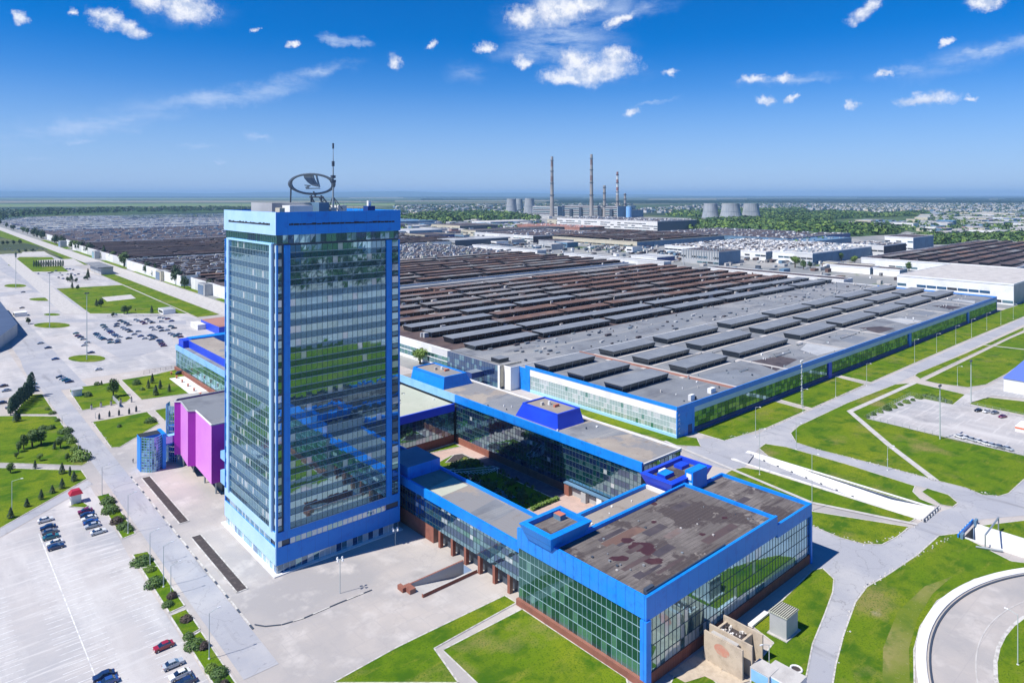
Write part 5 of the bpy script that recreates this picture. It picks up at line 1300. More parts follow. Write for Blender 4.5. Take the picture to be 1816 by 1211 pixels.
clutter(E_, 420, 890, 1250, 1480, 11.6, 900, ['white', 'gutter', 'steel', 'greyw'], 3, 3)
F_ = hall('chassis_hall', 250, 1000, 1560, 2150, 12.0, 'farthest long dark works hall at upper left near the tree line', 'roofdk', 'white')
clutter(F_, 270, 990, 1570, 2140, 11.6, 900, ['white', 'gutter', 'steelb', 'steel'], 5, 3)
for y0, nm in [(620, 0), (742, 1), (905, 2), (1290, 3), (1620, 4)]:
    t = thing('gatehouse', (240, y0, 0), ['blue and cream gatehouse block on the white works wall nearest the tower', 'blue gatehouse block halfway along the white works wall', 'grey blue gatehouse block behind big trees on the white works wall', 'small pale gatehouse far along the works wall', 'most distant blue gatehouse on the works wall'][nm], 'gatehouse')
    b = MB(); b.box(232, 243, y0, y0 + 22, 0, 12, 'cream' if nm in (0, 2) else 'greyw', top='roofg'); b.build('wall', t)
    b = MB(); b.box(231.7, 232, y0 + 4, y0 + 21, 1, 10.5, 'gl_d' if nm != 3 else 'gl_n'); b.build('window', t)
b = MB()
for i in range(10):   # rows of stored new cars, far beyond the halls
    yy = 2190 + i * 175; ln = 1700 - i * 30
    for k in range(int(ln / 26)):
        for j in range(5):
            if RND.random() < .85: b.box(255 + k * 26, 255 + k * 26 + RND.uniform(12, 24), yy + j * 22, yy + j * 22 + 5, 0, RND.uniform(1.3, 2.2), ['white', 'gutter', 'navy', 'steelb', 'white'][(i + j) % 5] if RND.random() < .7 else RND.choice(['navy', 'white', 'greyw']), bottom=False)
tag(b.build('stored_cars'), kind='stuff')
# ================================================================== FAR WORKS BUILDINGS
def far_building(name, x0, x1, y0, y1, h, label, wall='white', side=None, roof='roofdk', cat='building', rows_=0, win=True, group=None, vents=0, vm=('white', 'gutter', 'steel')):
    t = thing(name, ((x0 + x1) / 2, (y0 + y1) / 2, 0), label, cat, group)
    b = MB(); n = len(b.f)
    b.box(x0, x1, y0, y1, 0, h, wall, top=roof)
    b.build('wall', t)
    b = MB(); b.box(x0 - .3, x1 + .3, y0 - .35, y0 - .02, .1, h - .6 if side else h * .5, side or 'gl_t'); 
    if side: b.build('side_cladding', t)
    b = MB(); b.parapet(x0 - .4, x1 + .4, y0 - .4, y1 + .4, h - 1.0, h + .4, .7, wall); b.build('parapet', t)
    if win and h > 7:
        k = max(1, int(h / 7))
        for i in range(k):
            z = 2.0 + i * (h - 5) / k
            b = MB(); n_ = max(4, min(30, int((y1 - y0) / 9))); w = (y1 - y0) / n_
            for j in range(n_):
                if RND.random() < .75: b.box(x0 - .45, x0 - .32, y0 + j * w + .4, y0 + (j + 1) * w - .4, z, z + 2.2, 'gl_n' if RND.random() < .4 else 'dark')
            if b.f: b.build('window', t)
    if rows_:
        ys = [y0 + 8 + i * 24 for i in range(int((y1 - y0 - 12) / 24))]
        rows(t, x0 + 5, x1 - 5, ys, h, 70, 8, lambda q: 'roofbl' if RND.random() < .4 else 'roofb', frames=False, lim=60)
    if vents: clutter(t, x0 + 4, x1 - 6, y0 + 4, y1 - 4, h, vents, list(vm), 5, 2.6)
    return t
FB = far_building
FB('warehouse', 787, 960, 174, 276, 20, 'long white warehouse just past the far end of the grey works hall', 'white', 'greyw', 'gutter')
t = FB('works_hall', 1048, 1620, 229, 416, 12.8, 'wide white walled hall with a brown striped roof, at the right edge', 'white', 'steelb', 'roofdk', rows_=1)
FB('works_hall', 1014, 1236, 472, 535, 17, 'white building with a long dark blue side, right of the white vented hall', 'white', 'steelb', 'greyw', vents=160)
FB('works_hall', 1025, 1300, 552, 746, 14, 'white hall whose roof is covered by white vents, below the right cooling towers', 'white', 'steelb', 'gutter', vents=900, vm=('white', 'gutter', 'greyw', 'roofdk'))
FB('works_hall', 1078, 1400, 850, 1200, 12, 'long cream walled hall with a dark cluttered roof, below the chimneys', 'cream', 'steelb', 'roofdk', rows_=1, vents=300)
FB('works_hall', 1020, 1260, 1086, 1290, 15, 'cream walled hall left of the long hall, with slots in its corner', 'white', 'roofdk', 'roofdk', vents=80)  # dark end wall, its shade put into the colour
FB('office_building', 975, 1030, 976, 1022, 11.5, 'small pale box building with a blue end below the chimneys', 'greyw', 'steelb', 'roofdk')
FB('long_shed', 746, 768, 314, 478, 14.5, 'long white shed closing the far end of the brown rooflight hall', 'white', 'greyw', 'roofdk', win=False)
FB('long_shed', 762, 778, 556, 742, 14.5, 'long white shed at the end of the second brown hall', 'white', 'greyw', 'roofg', win=False)
FB('long_shed', 766, 786, 806, 975, 14.5, 'long white shed beside the vent crowded hall', 'white', 'greyw', 'roofg', win=False)
FB('long_shed', 800, 815, 620, 735, 9, 'second lower white shed behind the long white shed', 'white', 'greyw', 'roofg', win=False)
FB('long_shed', 950, 980, 366, 418, 9, 'left one of two low white sheds behind the grey hall corner', 'white', 'steelb', 'roofdk', win=False)
FB('long_shed', 950, 975, 330, 362, 9, 'right one of two low white sheds behind the grey hall corner', 'white', 'steelb', 'roofdk', win=False)
t = FB('boiler_house', 902, 962, 560, 625, 20, 'grey ribbed boxy plant building in the middle of the works yard', 'greyw', 'steelb', 'roofdk')
b = MB()
for k in range(14): b.box(901.2, 902, 562 + k * 4.5, 563 + k * 4.5, 8, 21.5, 'steel')
for k in range(12): b.cyl(908 + k * 4, 566 + RND.uniform(0, 40), 20, 23, 1.1, 1.1, 'steel', 6)
b.build('fin', t)
FB('plant_building', 860, 905, 640, 690, 9, 'low pale plant building left of the ribbed boxy building', 'white', 'navy', 'greyw')
FB('plant_building', 1230, 1330, 452, 520, 19, 'pale hall behind the blue sided building, left of the trees', 'white', 'roofdk', 'roofdk', vents=60)
FB('office_building', 1420, 1530, 470, 520, 24, 'white upright office with blue end, right of centre at the rear', 'white', 'steelb', 'roofdk')
FB('works_hall', 1340, 1560, 640, 760, 10, 'flat blue grey hall behind the white vented hall', 'steelb', 'steelb', 'steelb', vents=40)
FB('works_hall', 1390, 1700, 700, 1060, 12, 'dark flat hall in front of the wood and the right cooling towers', 'steelb', 'navy', 'roofdk', vents=220)
FB('works_hall', 1396, 1500, 1300, 1560, 14, 'red brown roofed hall in front of the left tall chimney', 'roofpk', 'roofbl', 'roofpk', win=False, vents=50)
FB('power_hall', 1570, 1760, 1167, 1560, 30, 'big dark industrial hall with a pale front, right of the red roof', 'concw', 'steeld', 'roofdk', vents=260)
FB('power_hall', 1616, 1900, 1600, 1652, 22, 'cream fronted dark long hall at the foot of the tallest left chimney', 'cream', 'steeld', 'roofdk')
FB('works_hall', 1077, 1400, 1358, 1420, 14, 'cream ended dark hall left of the chimneys in mid distance', 'cream', 'steeld', 'roofdk')
FB('works_hall', 1180, 1320, 1560, 1700, 16, 'cream hall behind the dark hall, left of the red roof', 'cream', 'steeld', 'roofdk')
FB('works_hall', 820, 960, 1100, 1160, 14, 'grey boxy building just right of the tower at mid height', 'greyw', 'steeld', 'greyw')
FB('works_hall', 850, 930, 1250, 1330, 16, 'dark ended building close right of the tower', 'cream', 'navy', 'roofdk')
FB('works_hall', 960, 1060, 1480, 1580, 13, 'small pale works building beyond the dark ended one', 'white', 'steelb', 'greyw')
FB('works_hall', 1030, 1340, 1900, 2160, 18, 'long blue grey hall touching the right edge of the tower', 'steelb', 'steelb', 'steelb', vents=60)
FB('works_hall', 1450, 1640, 1750, 1850, 14, 'white walled low hall in front of the left wood', 'white', 'steelb', 'gutter')
t = thing('power_station', (2400, 2150, 0), 'white and blue power station behind the foot of the chimneys', 'power station')
for (x0, x1, y0, y1, h) in [(2380, 2480, 1985, 2330, 52), (2400, 2470, 2380, 2560, 46), (2500, 2580, 2000, 2500, 34)]:
    b = MB(); b.box(x0, x1, y0, y1, 0, h, 'chim' if h < 40 else 'greyw', top='roofdk'); b.build('wall', t)
    b = MB(); b.box(x0 - 1, x1 + 1, y0 - 2, y0 - .1, 0, h - 1, 'steelb'); b.build('side_cladding', t)
    for z in range(8, int(h) - 4, 9):
        b = MB(); b.box(x0 - 1.2, x0 - .1, y0 + 4, y1 - 4, z, z + 3.5, 'gl_n' if z % 2 else 'roofdk'); b.build('window_band', t)
b = MB()
for k in range(5): b.box(2370, 2378, 2010 + k * 62, 2024 + k * 62, 0, RND.uniform(30, 44), 'steeld')
b.build('boiler_shaft', t)
t = thing('ash_silo', (2420, 1950, 0), 'pale blue silo tower at the right end of the power station', 'silo')
b = MB(); b.cyl(2420, 1955, 0, 50, 12, 12, 'bluel', 12); b.cyl(2420, 1955, 50, 56, 12, 3, 'steelb', 12); b.build('shell', t)
# yard clutter between the halls
b = MB()
for k in range(900):
    x, y = RND.uniform(780, 1020), RND.uniform(200, 1500)
    if RND.random() < .5: x, y = RND.uniform(790, 1380), RND.uniform(760, 1300)
    if RND.random() < .3: x, y = RND.uniform(990, 1048), RND.uniform(420, 900)
    s_ = RND.uniform(1.5, 7); h = RND.uniform(1.2, 5)
    b.box(x, x + s_ * RND.uniform(.8, 3), y, y + s_, .05, h, RND.choice(['white', 'steel', 'steeld', 'greyw', 'roofbl', 'steelb', 'conc', 'gutter', 'roofdk']))
tag(b.build('yard_clutter'), kind='stuff')
for i in range(34):
    x, y = RND.choice([(RND.uniform(800, 1000), RND.uniform(760, 1480)), (RND.uniform(980, 1050), RND.uniform(230, 560)), (RND.uniform(1100, 1600), RND.uniform(1700, 2300)), (RND.uniform(1800, 2300), RND.uniform(1400, 2200))])
    L_, w_, h_ = RND.uniform(14, 45), RND.uniform(10, 40), RND.uniform(4, 12)
    q = RND.choice(['white', 'cream', 'greyw', 'concw', 'steelb'])
    t = thing('yard_shed', (x, y, 0), f'small {dict(white="white", cream="cream", greyw="grey", concw="pale", steelb="blue grey")[q]} works shed in the rear yard, shed {nth(i)} of the scatter'.replace(' nearest', ' first'), 'shed', 'small sheds of the works yard')
    b = MB(); b.box(x, x + w_, y, y + L_, 0, h_, q, top=RND.choice(['roofg', 'roofdk', 'gutter'])); b.build('wall', t)
    b = MB(); b.box(x - .2, x - .02, y + 2, y + L_ - 2, h_ * .35, h_ * .6, 'dark'); b.build('window_band', t)
for P_ in [rect(1002, 1046, 420, 470), rect(985, 1022, 775, 1010), rect(960, 1000, 240, 330), rect(790, 860, 800, 1010)]:
    sheet('yard_grass', [P_], .1, 'grassf')
M['chimd'] = mat('chimney_dark_band', (.22, .15, .13), .9)
# chimneys
for (px, py, ptop, w0, w1, lab) in [(979, 384, 278, 9, 4.4, 'tall banded chimney standing leftmost of the five'), (1049, 386, 274, 8.5, 4.4, 'tallest banded chimney, second from the left'), (1072, 386, 329, 7, 4.4, 'short grey chimney between the two banded ones'),
                                    (1095, 386, 305, 7, 3.6, 'red and white banded chimney, fourth from the left'), (1108.5, 386, 343, 5.5, 3.6, 'lowest plain chimney, rightmost of the five')]:
    x, y = G(px, py); D_ = dist(x, y); H_ = CAMH + (345 - ptop) * D_ / FPX
    r0, r1 = w0 * D_ / FPX / 2, w1 * D_ / FPX / 2
    t = thing('chimney', (x, y, 0), lab, 'chimney', 'chimneys of the power station')
    b = MB(); N_ = 12
    for i in range(N_):
        a, c = i / N_, (i + 1) / N_
        f = lambda q: r0 + (r1 - r0) * (q ** .6)
        b.cyl(x, y, H_ * a, H_ * c, f(a), f(c), ('chimr' if i % 2 else 'chimw') if (i > 5 and px == 1095) else ('chimd' if (i in (7, 10) and px < 1060) else 'chim'), 12, cap=(i == N_ - 1))
    b.build('shaft', t)
    for q in (.35, .55, .75, .93):
        b = MB(); rq = r1 + (r0 - r1) * (1 - q ** .6) + 2.2; b.cyl(x, y, H_ * q, H_ * q + 3, rq, rq, 'steeld', 12); b.build('gallery', t)
for i, (px, py, w, ptop) in enumerate([(907, 380, 22, 353), (921, 375, 15, 353), (939, 380, 22, 352), (1260, 389, 31, 361), (1296, 390, 40, 361), (1332, 389, 34, 361)]):
    x, y = G(px, py); D_ = dist(x, y); H_ = CAMH + (345 - ptop) * D_ / FPX; rb = w * D_ / FPX / 2
    lab = ['leftmost grey cooling tower', 'half hidden cooling tower in the left group', 'right cooling tower of the left group', 'left cooling tower of the right group', 'middle cooling tower of the right group, the widest', 'rightmost cooling tower of all'][i]
    t = thing('cooling_tower', (x, y, 0), lab + ' on the skyline', 'cooling tower', 'cooling towers')
    b = MB(); N_ = 9
    prof = lambda q: rb * (1 - .42 * q + .16 * q * q)
    for k in range(N_): b.cyl(x, y, 6 + (H_ - 6) * k / N_, 6 + (H_ - 6) * (k + 1) / N_, prof(k / N_), prof((k + 1) / N_), 'cool', 24, cap=False)
    b.build('shell', t, smooth=True)
    b = MB()
    for k in range(24):
        a = k * .2618; b.tube((x + math.cos(a) * rb * 1.03, y + math.sin(a) * rb * 1.03, 0), (x + math.cos(a + .13) * rb, y + math.sin(a + .13) * rb, 6.3), .8, 'chim', 4)
    b.build('leg_ring', t)
    b = MB(); b.cyl(x, y, H_ - 1.6, H_, prof(1) + .8, prof(1) + .8, 'chimw', 24, cap=False); b.cyl(x, y, H_ * .5, H_ * .5 + 1.5, prof(.5) + 1, prof(.5) + 1, 'steel', 24, cap=False); b.build('rim', t)

# woods, scrub and the town beyond
def inpoly(x, y, P_):
    c = False; j = len(P_) - 1
    for i in range(len(P_)):
        if ((P_[i][1] > y) != (P_[j][1] > y)) and x < (P_[j][0] - P_[i][0]) * (y - P_[i][1]) / (P_[j][1] - P_[i][1]) + P_[i][0]: c = not c
        j = i
    return c
def wood(name, poly, n, hmin, hmax, mats, pieces=13):
    b = MB(); xs = [p[0] for p in poly]; ys = [p[1] for p in poly]; k = 0; tries = 0
    while k < n and tries < n * 30:
        tries += 1
        x, y = RND.uniform(min(xs), max(xs)), RND.uniform(min(ys), max(ys))
        if not inpoly(x, y, poly): continue
        k += 1; h = RND.uniform(hmin, hmax); w = h * RND.uniform(.35, .6); m = RND.choice(mats)
        for q in range(pieces):
            v = Vector((RND.gauss(0, 1), RND.gauss(0, 1), abs(RND.gauss(0, 1)))).normalized()
            p = Vector((x + v.x * w, y + v.y * w, h * .35 + v.z * h * .6)); nrm = (v + Vector((RND.uniform(-.4, .4), RND.uniform(-.4, .4), .2))).normalized()
            u = nrm.orthogonal().normalized() * w * RND.uniform(.35, .75); c = nrm.cross(u) * RND.uniform(.7, 1)
            b.face([tuple(p - u), tuple(p - c), tuple(p + u), tuple(p + c)], m)
    o = b.build(name); tag(o, kind='stuff'); return o
W_ = ['wood', 'wood', 'leaf', 'leafl']
def ground_patch(name, poly, z, m): sheet(name, [poly], z, m)
P1 = PX((1165, 404), (1225, 396), (1290, 391), (1380, 385), (1480, 376), (1560, 382), (1640, 377), (1650, 383), (1500, 388), (1420, 397), (1560, 402), (1610, 409), (1590, 416), (1440, 424), (1400, 418), (1330, 412), (1180, 408))
P2 = PX((1570, 432), (1640, 421), (1816, 418), (1960, 420), (1960, 436), (1816, 434), (1640, 434))
P3 = PX((700, 390), (760, 381), (870, 379), (925, 384), (960, 392), (860, 394), (760, 400), (700, 396))
P4 = PX((1360, 440), (1400, 430), (1440, 424), (1480, 428), (1440, 437))
P5 = PX((-60, 383), (0, 376), (200, 372), (400, 370), (480, 372), (400, 375), (200, 378), (60, 384), (0, 392))
P6 = PX((1180, 384), (1200, 376), (1420, 371), (1440, 378), (1350, 386), (1250, 388))
for P_ in (P1, P2, P3, P5, P6): ground_patch('woodland_floor', P_, .12, 'wood')
wood('woodland', P1, 3300, 10, 20, W_); wood('woodland', P2, 1200, 9, 15, ['leaf', 'leafl', 'wood']); wood('woodland', P3, 1300, 12, 24, W_)
wood('woodland', P4, 120, 7, 13, W_); wood('woodland', P5, 900, 14, 26, ['wood', 'leafd']); wood('woodland', P6, 900, 12, 20, W_)
town = MB(); greens = MB()
def scatter(poly, n, s0, s1, h0, h1, b=town, mats=('town', 'town', 'greyw', 'greyw', 'cream', 'steelb'), roofs=('townr', 'roofg', 'gutter', 'townr', 'roofg', 'steelb')):
    xs = [p[0] for p in poly]; ys = [p[1] for p in poly]; k = 0; tr = 0
    while k < n and tr < n * 40:
        tr += 1
        x, y = RND.uniform(min(xs), max(xs)), RND.uniform(min(ys), max(ys))
        if not inpoly(x, y, poly): continue
        k += 1; a, c = RND.uniform(s0, s1), RND.uniform(s0, s1) * .7; h = RND.uniform(h0, h1)
        b.box(x, x + a, y, y + c, 0, h, RND.choice(mats), top=RND.choice(roofs), bottom=False)
T1 = PX((1130, 371), (1230, 366), (1400, 362.5), (1600, 362), (1816, 362), (2000, 362), (2000, 377), (1816, 376), (1640, 376), (1480, 374), (1340, 369), (1200, 378), (1130, 378))
T2 = PX((1450, 398), (1640, 392), (1660, 378), (1816, 376), (1990, 378), (1990, 418), (1816, 417), (1650, 420), (1600, 408), (1480, 404))
T3 = PX((700, 366), (880, 364), (1120, 362), (1120, 374), (1000, 372), (930, 378), (870, 378), (760, 380), (700, 386))
T4 = PX((700, 400), (860, 395), (960, 394), (960, 403), (860, 412), (700, 420))
scatter(T1, 3600, 12, 42, 5, 14); scatter(T2, 330, 24, 95, 5, 12); scatter(T3, 1000, 18, 70, 6, 16); scatter(T4, 160, 14, 60, 5, 14)
tag(town.build('town'), kind='stuff')
wood('woodland', T1, 3600, 9, 18, ['wood', 'leafd'], 7); wood('woodland', T2, 1500, 7, 15, W_, 9); wood('woodland', T3, 2200, 10, 22, ['wood', 'leafd'], 7); wood('woodland', T4, 160, 8, 14, W_)
ground_patch('scrub_ground', T2, .10, 'grassf'); ground_patch('scrub_ground', T3, .10, 'grassf')
# individually readable warehouses on the right-hand outskirts
WH = [(1655, 392, 1780, 'white', 'long pale warehouse'), (1648, 399, 1690, 'steelb', 'blue grey warehouse'), (1632, 411, 1660, 'white', 'white box warehouse'), (1740, 401, 1780, 'greyw', 'grey warehouse'), (1560, 403, 1620, 'white', 'low white warehouse'), (1500, 398, 1545, 'cream', 'cream warehouse'),
      (1700, 419, 1765, 'white', 'long low white warehouse'), (1790, 404, 1816, 'white', 'white warehouse at the picture edge'), (1690, 384, 1800, 'cream', 'very long cream warehouse'), (1445, 400, 1458, 'white', 'small white house'), (1544, 379, 1560, 'white', 'small distant white block'), (1620, 380, 1650, 'greyw', 'distant grey warehouse')]
for (px0, py, px1, m, lab) in WH:
    (x0, y0), (x1, y1) = G(px0, py), G(px1, py)
    hh = RND.uniform(9, 15); L_ = math.hypot(x1 - x0, y1 - y0)
    t = thing('warehouse', (x1, y1, 0), f'{lab} of the right outskirts, {["by the wood", "before the town"][py < 395]}, ' + ('left part' if px0 < 1640 else 'right part'), 'warehouse', 'warehouses of the outskirts')
    b = MB(); b.box(x1 - 2, x1 + L_ * .45, y1, y1 + L_ * .62, 0, hh, m, top='gutter' if m != 'steelb' else 'bluel'); b.build('wall', t)
    b = MB(); b.box(x1 - 2.6, x1 - 2.05, y1 + 3, y1 + L_ * .6, hh * .4, hh * .65, 'dark'); b.build('window_band', t)
# tree belts and fields on the plain
b = MB()
for k in range(120):
    py = RND.choice([347.4, 348.2, 349, 350, 351.4, 353, 355]) + RND.uniform(-.2, .2); px = RND.uniform(-300, 2100)
    if px < 700 and py > 351: continue
    x, y = G(px, py); D_ = dist(x, y); L_ = RND.uniform(60, 260) * D_ / FPX; th = RND.uniform(60, 250)
    u = Vector((math.sin(YAW), -math.cos(YAW))); a = RND.uniform(-.15, .15); u = Vector((u.x * math.cos(a) - u.y * math.sin(a), u.x * math.sin(a) + u.y * math.cos(a))); v = Vector((-u.y, u.x))
    P_ = [(x - u.x * L_ / 2, y - u.y * L_ / 2), (x + u.x * L_ / 2, y + u.y * L_ / 2), (x + u.x * L_ / 2 + v.x * th, y + u.y * L_ / 2 + v.y * th), (x - u.x * L_ / 2 + v.x * th, y - u.y * L_ / 2 + v.y * th)]
    b.prism(P_, 0, RND.uniform(14, 24), 'belt')
for k in range(60):
    px = RND.uniform(1100, 2100); x, y = G(px, RND.uniform(357, 360.5)); D_ = dist(x, y); u = Vector((math.sin(YAW), -math.cos(YAW))); L_ = RND.uniform(60, 200) * D_ / FPX
    b.prism([(x - u.x * L_, y - u.y * L_), (x + u.x * L_, y + u.y * L_), (x + u.x * L_ + 90, y + u.y * L_ + 90), (x - u.x * L_ + 90, y - u.y * L_ + 90)], 0, 20, 'belt')
tag(b.build('tree_belt'), kind='stuff')
M['tan'] = mat('dry_field', (.25, .22, .15), .95, noise=[(.0008, 4, (.19, .20, .11), .45, .6)]); M['crop'] = mat('green_field', (.13, .20, .07), .95, noise=[(.0008, 4, (.18, .22, .10), .45, .6)])
for k, (P_, m_) in enumerate([([(-600, 357), (300, 356.2), (620, 357), (700, 359), (200, 359.5), (-600, 361)], 'tan'), ([(-600, 363), (200, 361.5), (700, 361), (700, 365), (200, 366.5), (-600, 370)], 'crop'), ([(-600, 352.4), (500, 352), (800, 352.8), (300, 353.8), (-600, 354)], 'crop'),
                              ([(200, 367.5), (640, 366.2), (690, 368), (500, 370), (200, 371)], 'tan'), ([(700, 356), (1100, 354.8), (1100, 356), (700, 358)], 'tan'), ([(1150, 353), (1900, 352.4), (1900, 353.5), (1150, 354.6)], 'tan'), ([(620, 350.4), (1000, 350), (1000, 350.9), (620, 351.6)], 'tan')]):
    sheet('field_strip', [PX(*P_)], .2 + .02 * k, m_)
b = MB(); N_ = 60
prev = None
for i in range(N_ + 1):
    px = -700 + 2000 * i / N_; f = i / N_
    hgt = (1 - max(0, (px - 900) / 400)) if px > 900 else 1
    hgt = max(0.02, hgt) * (235 + 45 * math.sin(i * .35) + 25 * math.sin(i * .93)); D_ = 42000
    l = (px - 908) / FPX * D_; x, y = D_ * math.cos(YAW) + l * math.sin(YAW), D_ * math.sin(YAW) - l * math.cos(YAW)
    x2, y2 = x + 5000 * math.cos(YAW), y + 5000 * math.sin(YAW)
    x0, y0 = x - 6000 * math.cos(YAW), y - 6000 * math.sin(YAW)
    cur = ((x0, y0, -2), (x, y, hgt), (x2, y2, -2))
    if prev: b.face([prev[0], prev[1], cur[1], cur[0]][::-1], 'hills'); b.face([prev[1], prev[2], cur[2], cur[1]][::-1], 'hills')
    prev = cur
tag(b.build('hills'), kind='structure')

# ================================================================== VEHICLES
CARC = dict(white=(.72, .72, .70), silver=(.42, .45, .48), navy=(.012, .03, .10), blue=(.02, .07, .26), black=(.018, .018, .022), red=(.32, .012, .03), maroon=(.18, .01, .06), teal=(.03, .16, .18), grey=(.16, .17, .19), brown=(.10, .05, .04))
for k, c in CARC.items():
    M['car_' + k] = mat('car_paint_' + k, c, .28, spec=.6)
    M['car_' + k].node_tree.nodes['Principled BSDF'].inputs['Coat Weight'].default_value = .6
def make_car(col, van=False):
    t = bpy.data.objects.new('parked_car', None); COL.objects.link(t)
    m = 'car_' + col
    prof = [(-2.1, .35), (-2.15, .62), (-2.05, .88), (-1.15, .98), (1.45, 1.0), (2.05, .92), (2.15, .6), (2.1, .35)] if not van else [(-2.4, .4), (-2.45, .9), (-2.3, 1.15), (-1.8, 1.3), (2.4, 1.35), (2.45, .6), (2.4, .4)]
    b = MB()
    def hull(pr, w0, w1, mm, bb):
        n = len(pr); zs = [q[1] for q in pr]; lo, hi = min(zs), max(zs)
        wf = lambda z: w0 + (w1 - w0) * ((z - lo) / (hi - lo)) ** 2
        Lp = [(q[0], -wf(q[1]), q[1]) for q in pr]; Rp = [(q[0], wf(q[1]), q[1]) for q in pr]
        bb.face(Lp[::-1], mm); bb.face(Rp, mm)
        for i in range(n):
            j = (i + 1) % n; bb.face([Lp[i], Lp[j], Rp[j], Rp[i]], mm)
    hull(prof, .88, .82, m, b); b.build('body', t)
    b = MB()
    cab = [(-1.15, .97), (-.35, 1.42), (.95, 1.44), (1.55, .99)] if not van else [(-1.85, 1.28), (-1.2, 1.95), (2.3, 1.98), (2.38, 1.33)]
    hull(cab, .78, .62, 'cglass', b); b.build('window', t)
    b = MB(); r0 = (cab[1][0] - .02, cab[2][0] + .02); zr = cab[1][1]
    b.box(r0[0], r0[1], -.62, .62, zr - .04, zr + .04, m)
    for x in (cab[1][0] + .45, (cab[1][0] + cab[2][0]) / 2 + .3):
        for s_ in (-1, 1): b.tube((x, s_ * .77, cab[0][1]), (x, s_ * .63, zr), .035, m, 4)
    b.build('roof', t)
    for x in (-1.35, 1.35):
        for s_ in (-1, 1):
            w = MB(); w.tube((x, s_ * .72, .32), (x, s_ * .9, .32), .32, 'tyre', 12); o = w.build('wheel', t)
            w = MB(); w.tube((x, s_ * .895, .32), (x, s_ * .91, .32), .18, 'rim', 8); w.build('rim', o)
    for s_ in (-1, 1):
        w = MB(); w.box(prof[1][0] - .02, prof[1][0] + .1, s_ * .62 - .17, s_ * .62 + .17, .62, .78, 'hlamp'); w.build('headlight', t)
        w = MB(); w.box(prof[-2][0] - .12, prof[-2][0] + .02, s_ * .66 - .13, s_ * .66 + .13, .68, .84, 'tlamp'); w.build('tail_light', t)
    return t
def make_far_car(col):
    """cars too small in the picture to show their parts: body and glasshouse in one mesh"""
    b = MB(); m = 'car_' + col
    b.box(-2.1, 2.1, -.85, .85, .32, .9, m); b.frustum((-1.2, 1.6, -.8, .8), (-.4, 1.0, -.62, .62), .9, 1.42, 'cglass', top=m)
    for x in (-1.35, 1.35): b.box(x - .3, x + .3, -.88, .88, 0.02, .6, 'tyre')
    return b.build('parked_car')
CP = {}; FCP = {}
def car(px, py, col, label, rot=0, far=False, van=False, group='cars in the near car park', z=.06, xy=None):
    x, y = xy if xy else G(px, py)
    if far:
        if col in FCP: o = FCP[col].copy(); COL.objects.link(o)
        else: o = FCP[col] = make_far_car(col)
        for k in ('label', 'category', 'group'):
            if k in o: del o[k]
    else:
        key = (col, van)
        if key in CP: o = copy_tree(CP[key])
        else: o = CP[key] = make_car(col, van)
    o.location = (x, y, z); o.rotation_euler = (0, 0, R(rot)); tag(o, label, 'car', group)
    if van: o['category'] = 'van'
    return o
NC = [(80, 925, 'white', 'white car at the top of the left row'), (85, 938, 'navy', 'dark blue car second from the top of the left row'), (88, 946, 'grey', 'grey car third in the left row'), (90, 955, 'teal', 'teal silver car fourth in the left row'), (97, 966, 'white', 'white car second from the bottom of the left row'), (99, 973, 'navy', 'dark blue car at the bottom of the left row'),
      (151, 909, 'maroon', 'maroon car at the top of the right row, beside the kiosk'), (155, 916, 'navy', 'dark blue car below the maroon one'), (158, 922, 'white', 'pale car third in the right row'), (161, 929, 'blue', 'blue car fourth in the right row'), (164, 935, 'silver', 'silver car at the bottom of the tight right row'), (174, 946, 'white', 'lone white car just below the right row'),
      (290, 1150, 'red', 'lone red car beside the planted strip'), (307, 1182, 'silver', 'silver car below the red car'), (319, 1201, 'white', 'white car below the silver car'), (329, 1214, 'navy', 'dark blue car cut by the bottom edge, next to the white car'), (184, 1203, 'navy', 'dark blue car at the bottom edge, left of the long white line'), (190, 1214, 'blue', 'blue car cut by the bottom edge under the dark blue one')]
for (px, py, c, lab) in NC: car(px, py, c, lab, RND.uniform(-3, 3) + (180 if RND.random() < .5 else 0))
FC = [(45, 500), (75, 540), (120, 565), (170, 600), (385, 505), (410, 530), (430, 550), (460, 570), (490, 585), (520, 600), (500, 360), (530, 395), (560, 430), (600, 445), (625, 468), (650, 490), (680, 510), (710, 530), (740, 548), (780, 562), (620, 612), (630, 655), (750, 618), (750, 655), (740, 340),
      (790, 285), (850, 305), (900, 330), (940, 360), (730, 378), (840, 400), (870, 425), (920, 440), (960, 470), (1100, 468), (1030, 517), (940, 585), (1140, 548), (1210, 588), (1300, 535), (1350, 550), (1380, 575), (1330, 600), (1455, 620), (1480, 648), (1500, 680), (1530, 712), (1060, 268), (1110, 290), (1170, 305),
      (1210, 335), (1240, 262), (1290, 290), (1340, 318), (1320, 402), (1370, 440), (1440, 385), (1480, 410), (1500, 455), (1590, 447), (1460, 235), (1540, 240), (1600, 255), (1490, 297), (1665, 290), (1650, 378), (1705, 410), (1640, 500), (1690, 525), (1740, 548), (1790, 515), (1815, 560), (300, 828), (235, 655), (185, 705)]
cc = ['white', 'teal', 'navy', 'silver', 'black', 'blue', 'white', 'grey', 'silver', 'navy', 'white', 'maroon']
FCp = sorted([(130 + x / 9.558, 540 + y / 9.558) for x, y in FC] + [(71.7, 610), (85, 618), (98, 638), (175, 656.5)], key=lambda q: q[0])
for i, (px, py) in enumerate(FCp):
    c = RND.choice(cc)
    car(px, py, c, f'small {c} car in the big far left car park, {nth(i)} from its left end'.replace('nearest', 'first'), RND.uniform(-6, 6) + RND.choice([0, 180]), far=True, group='cars in the far left car park')
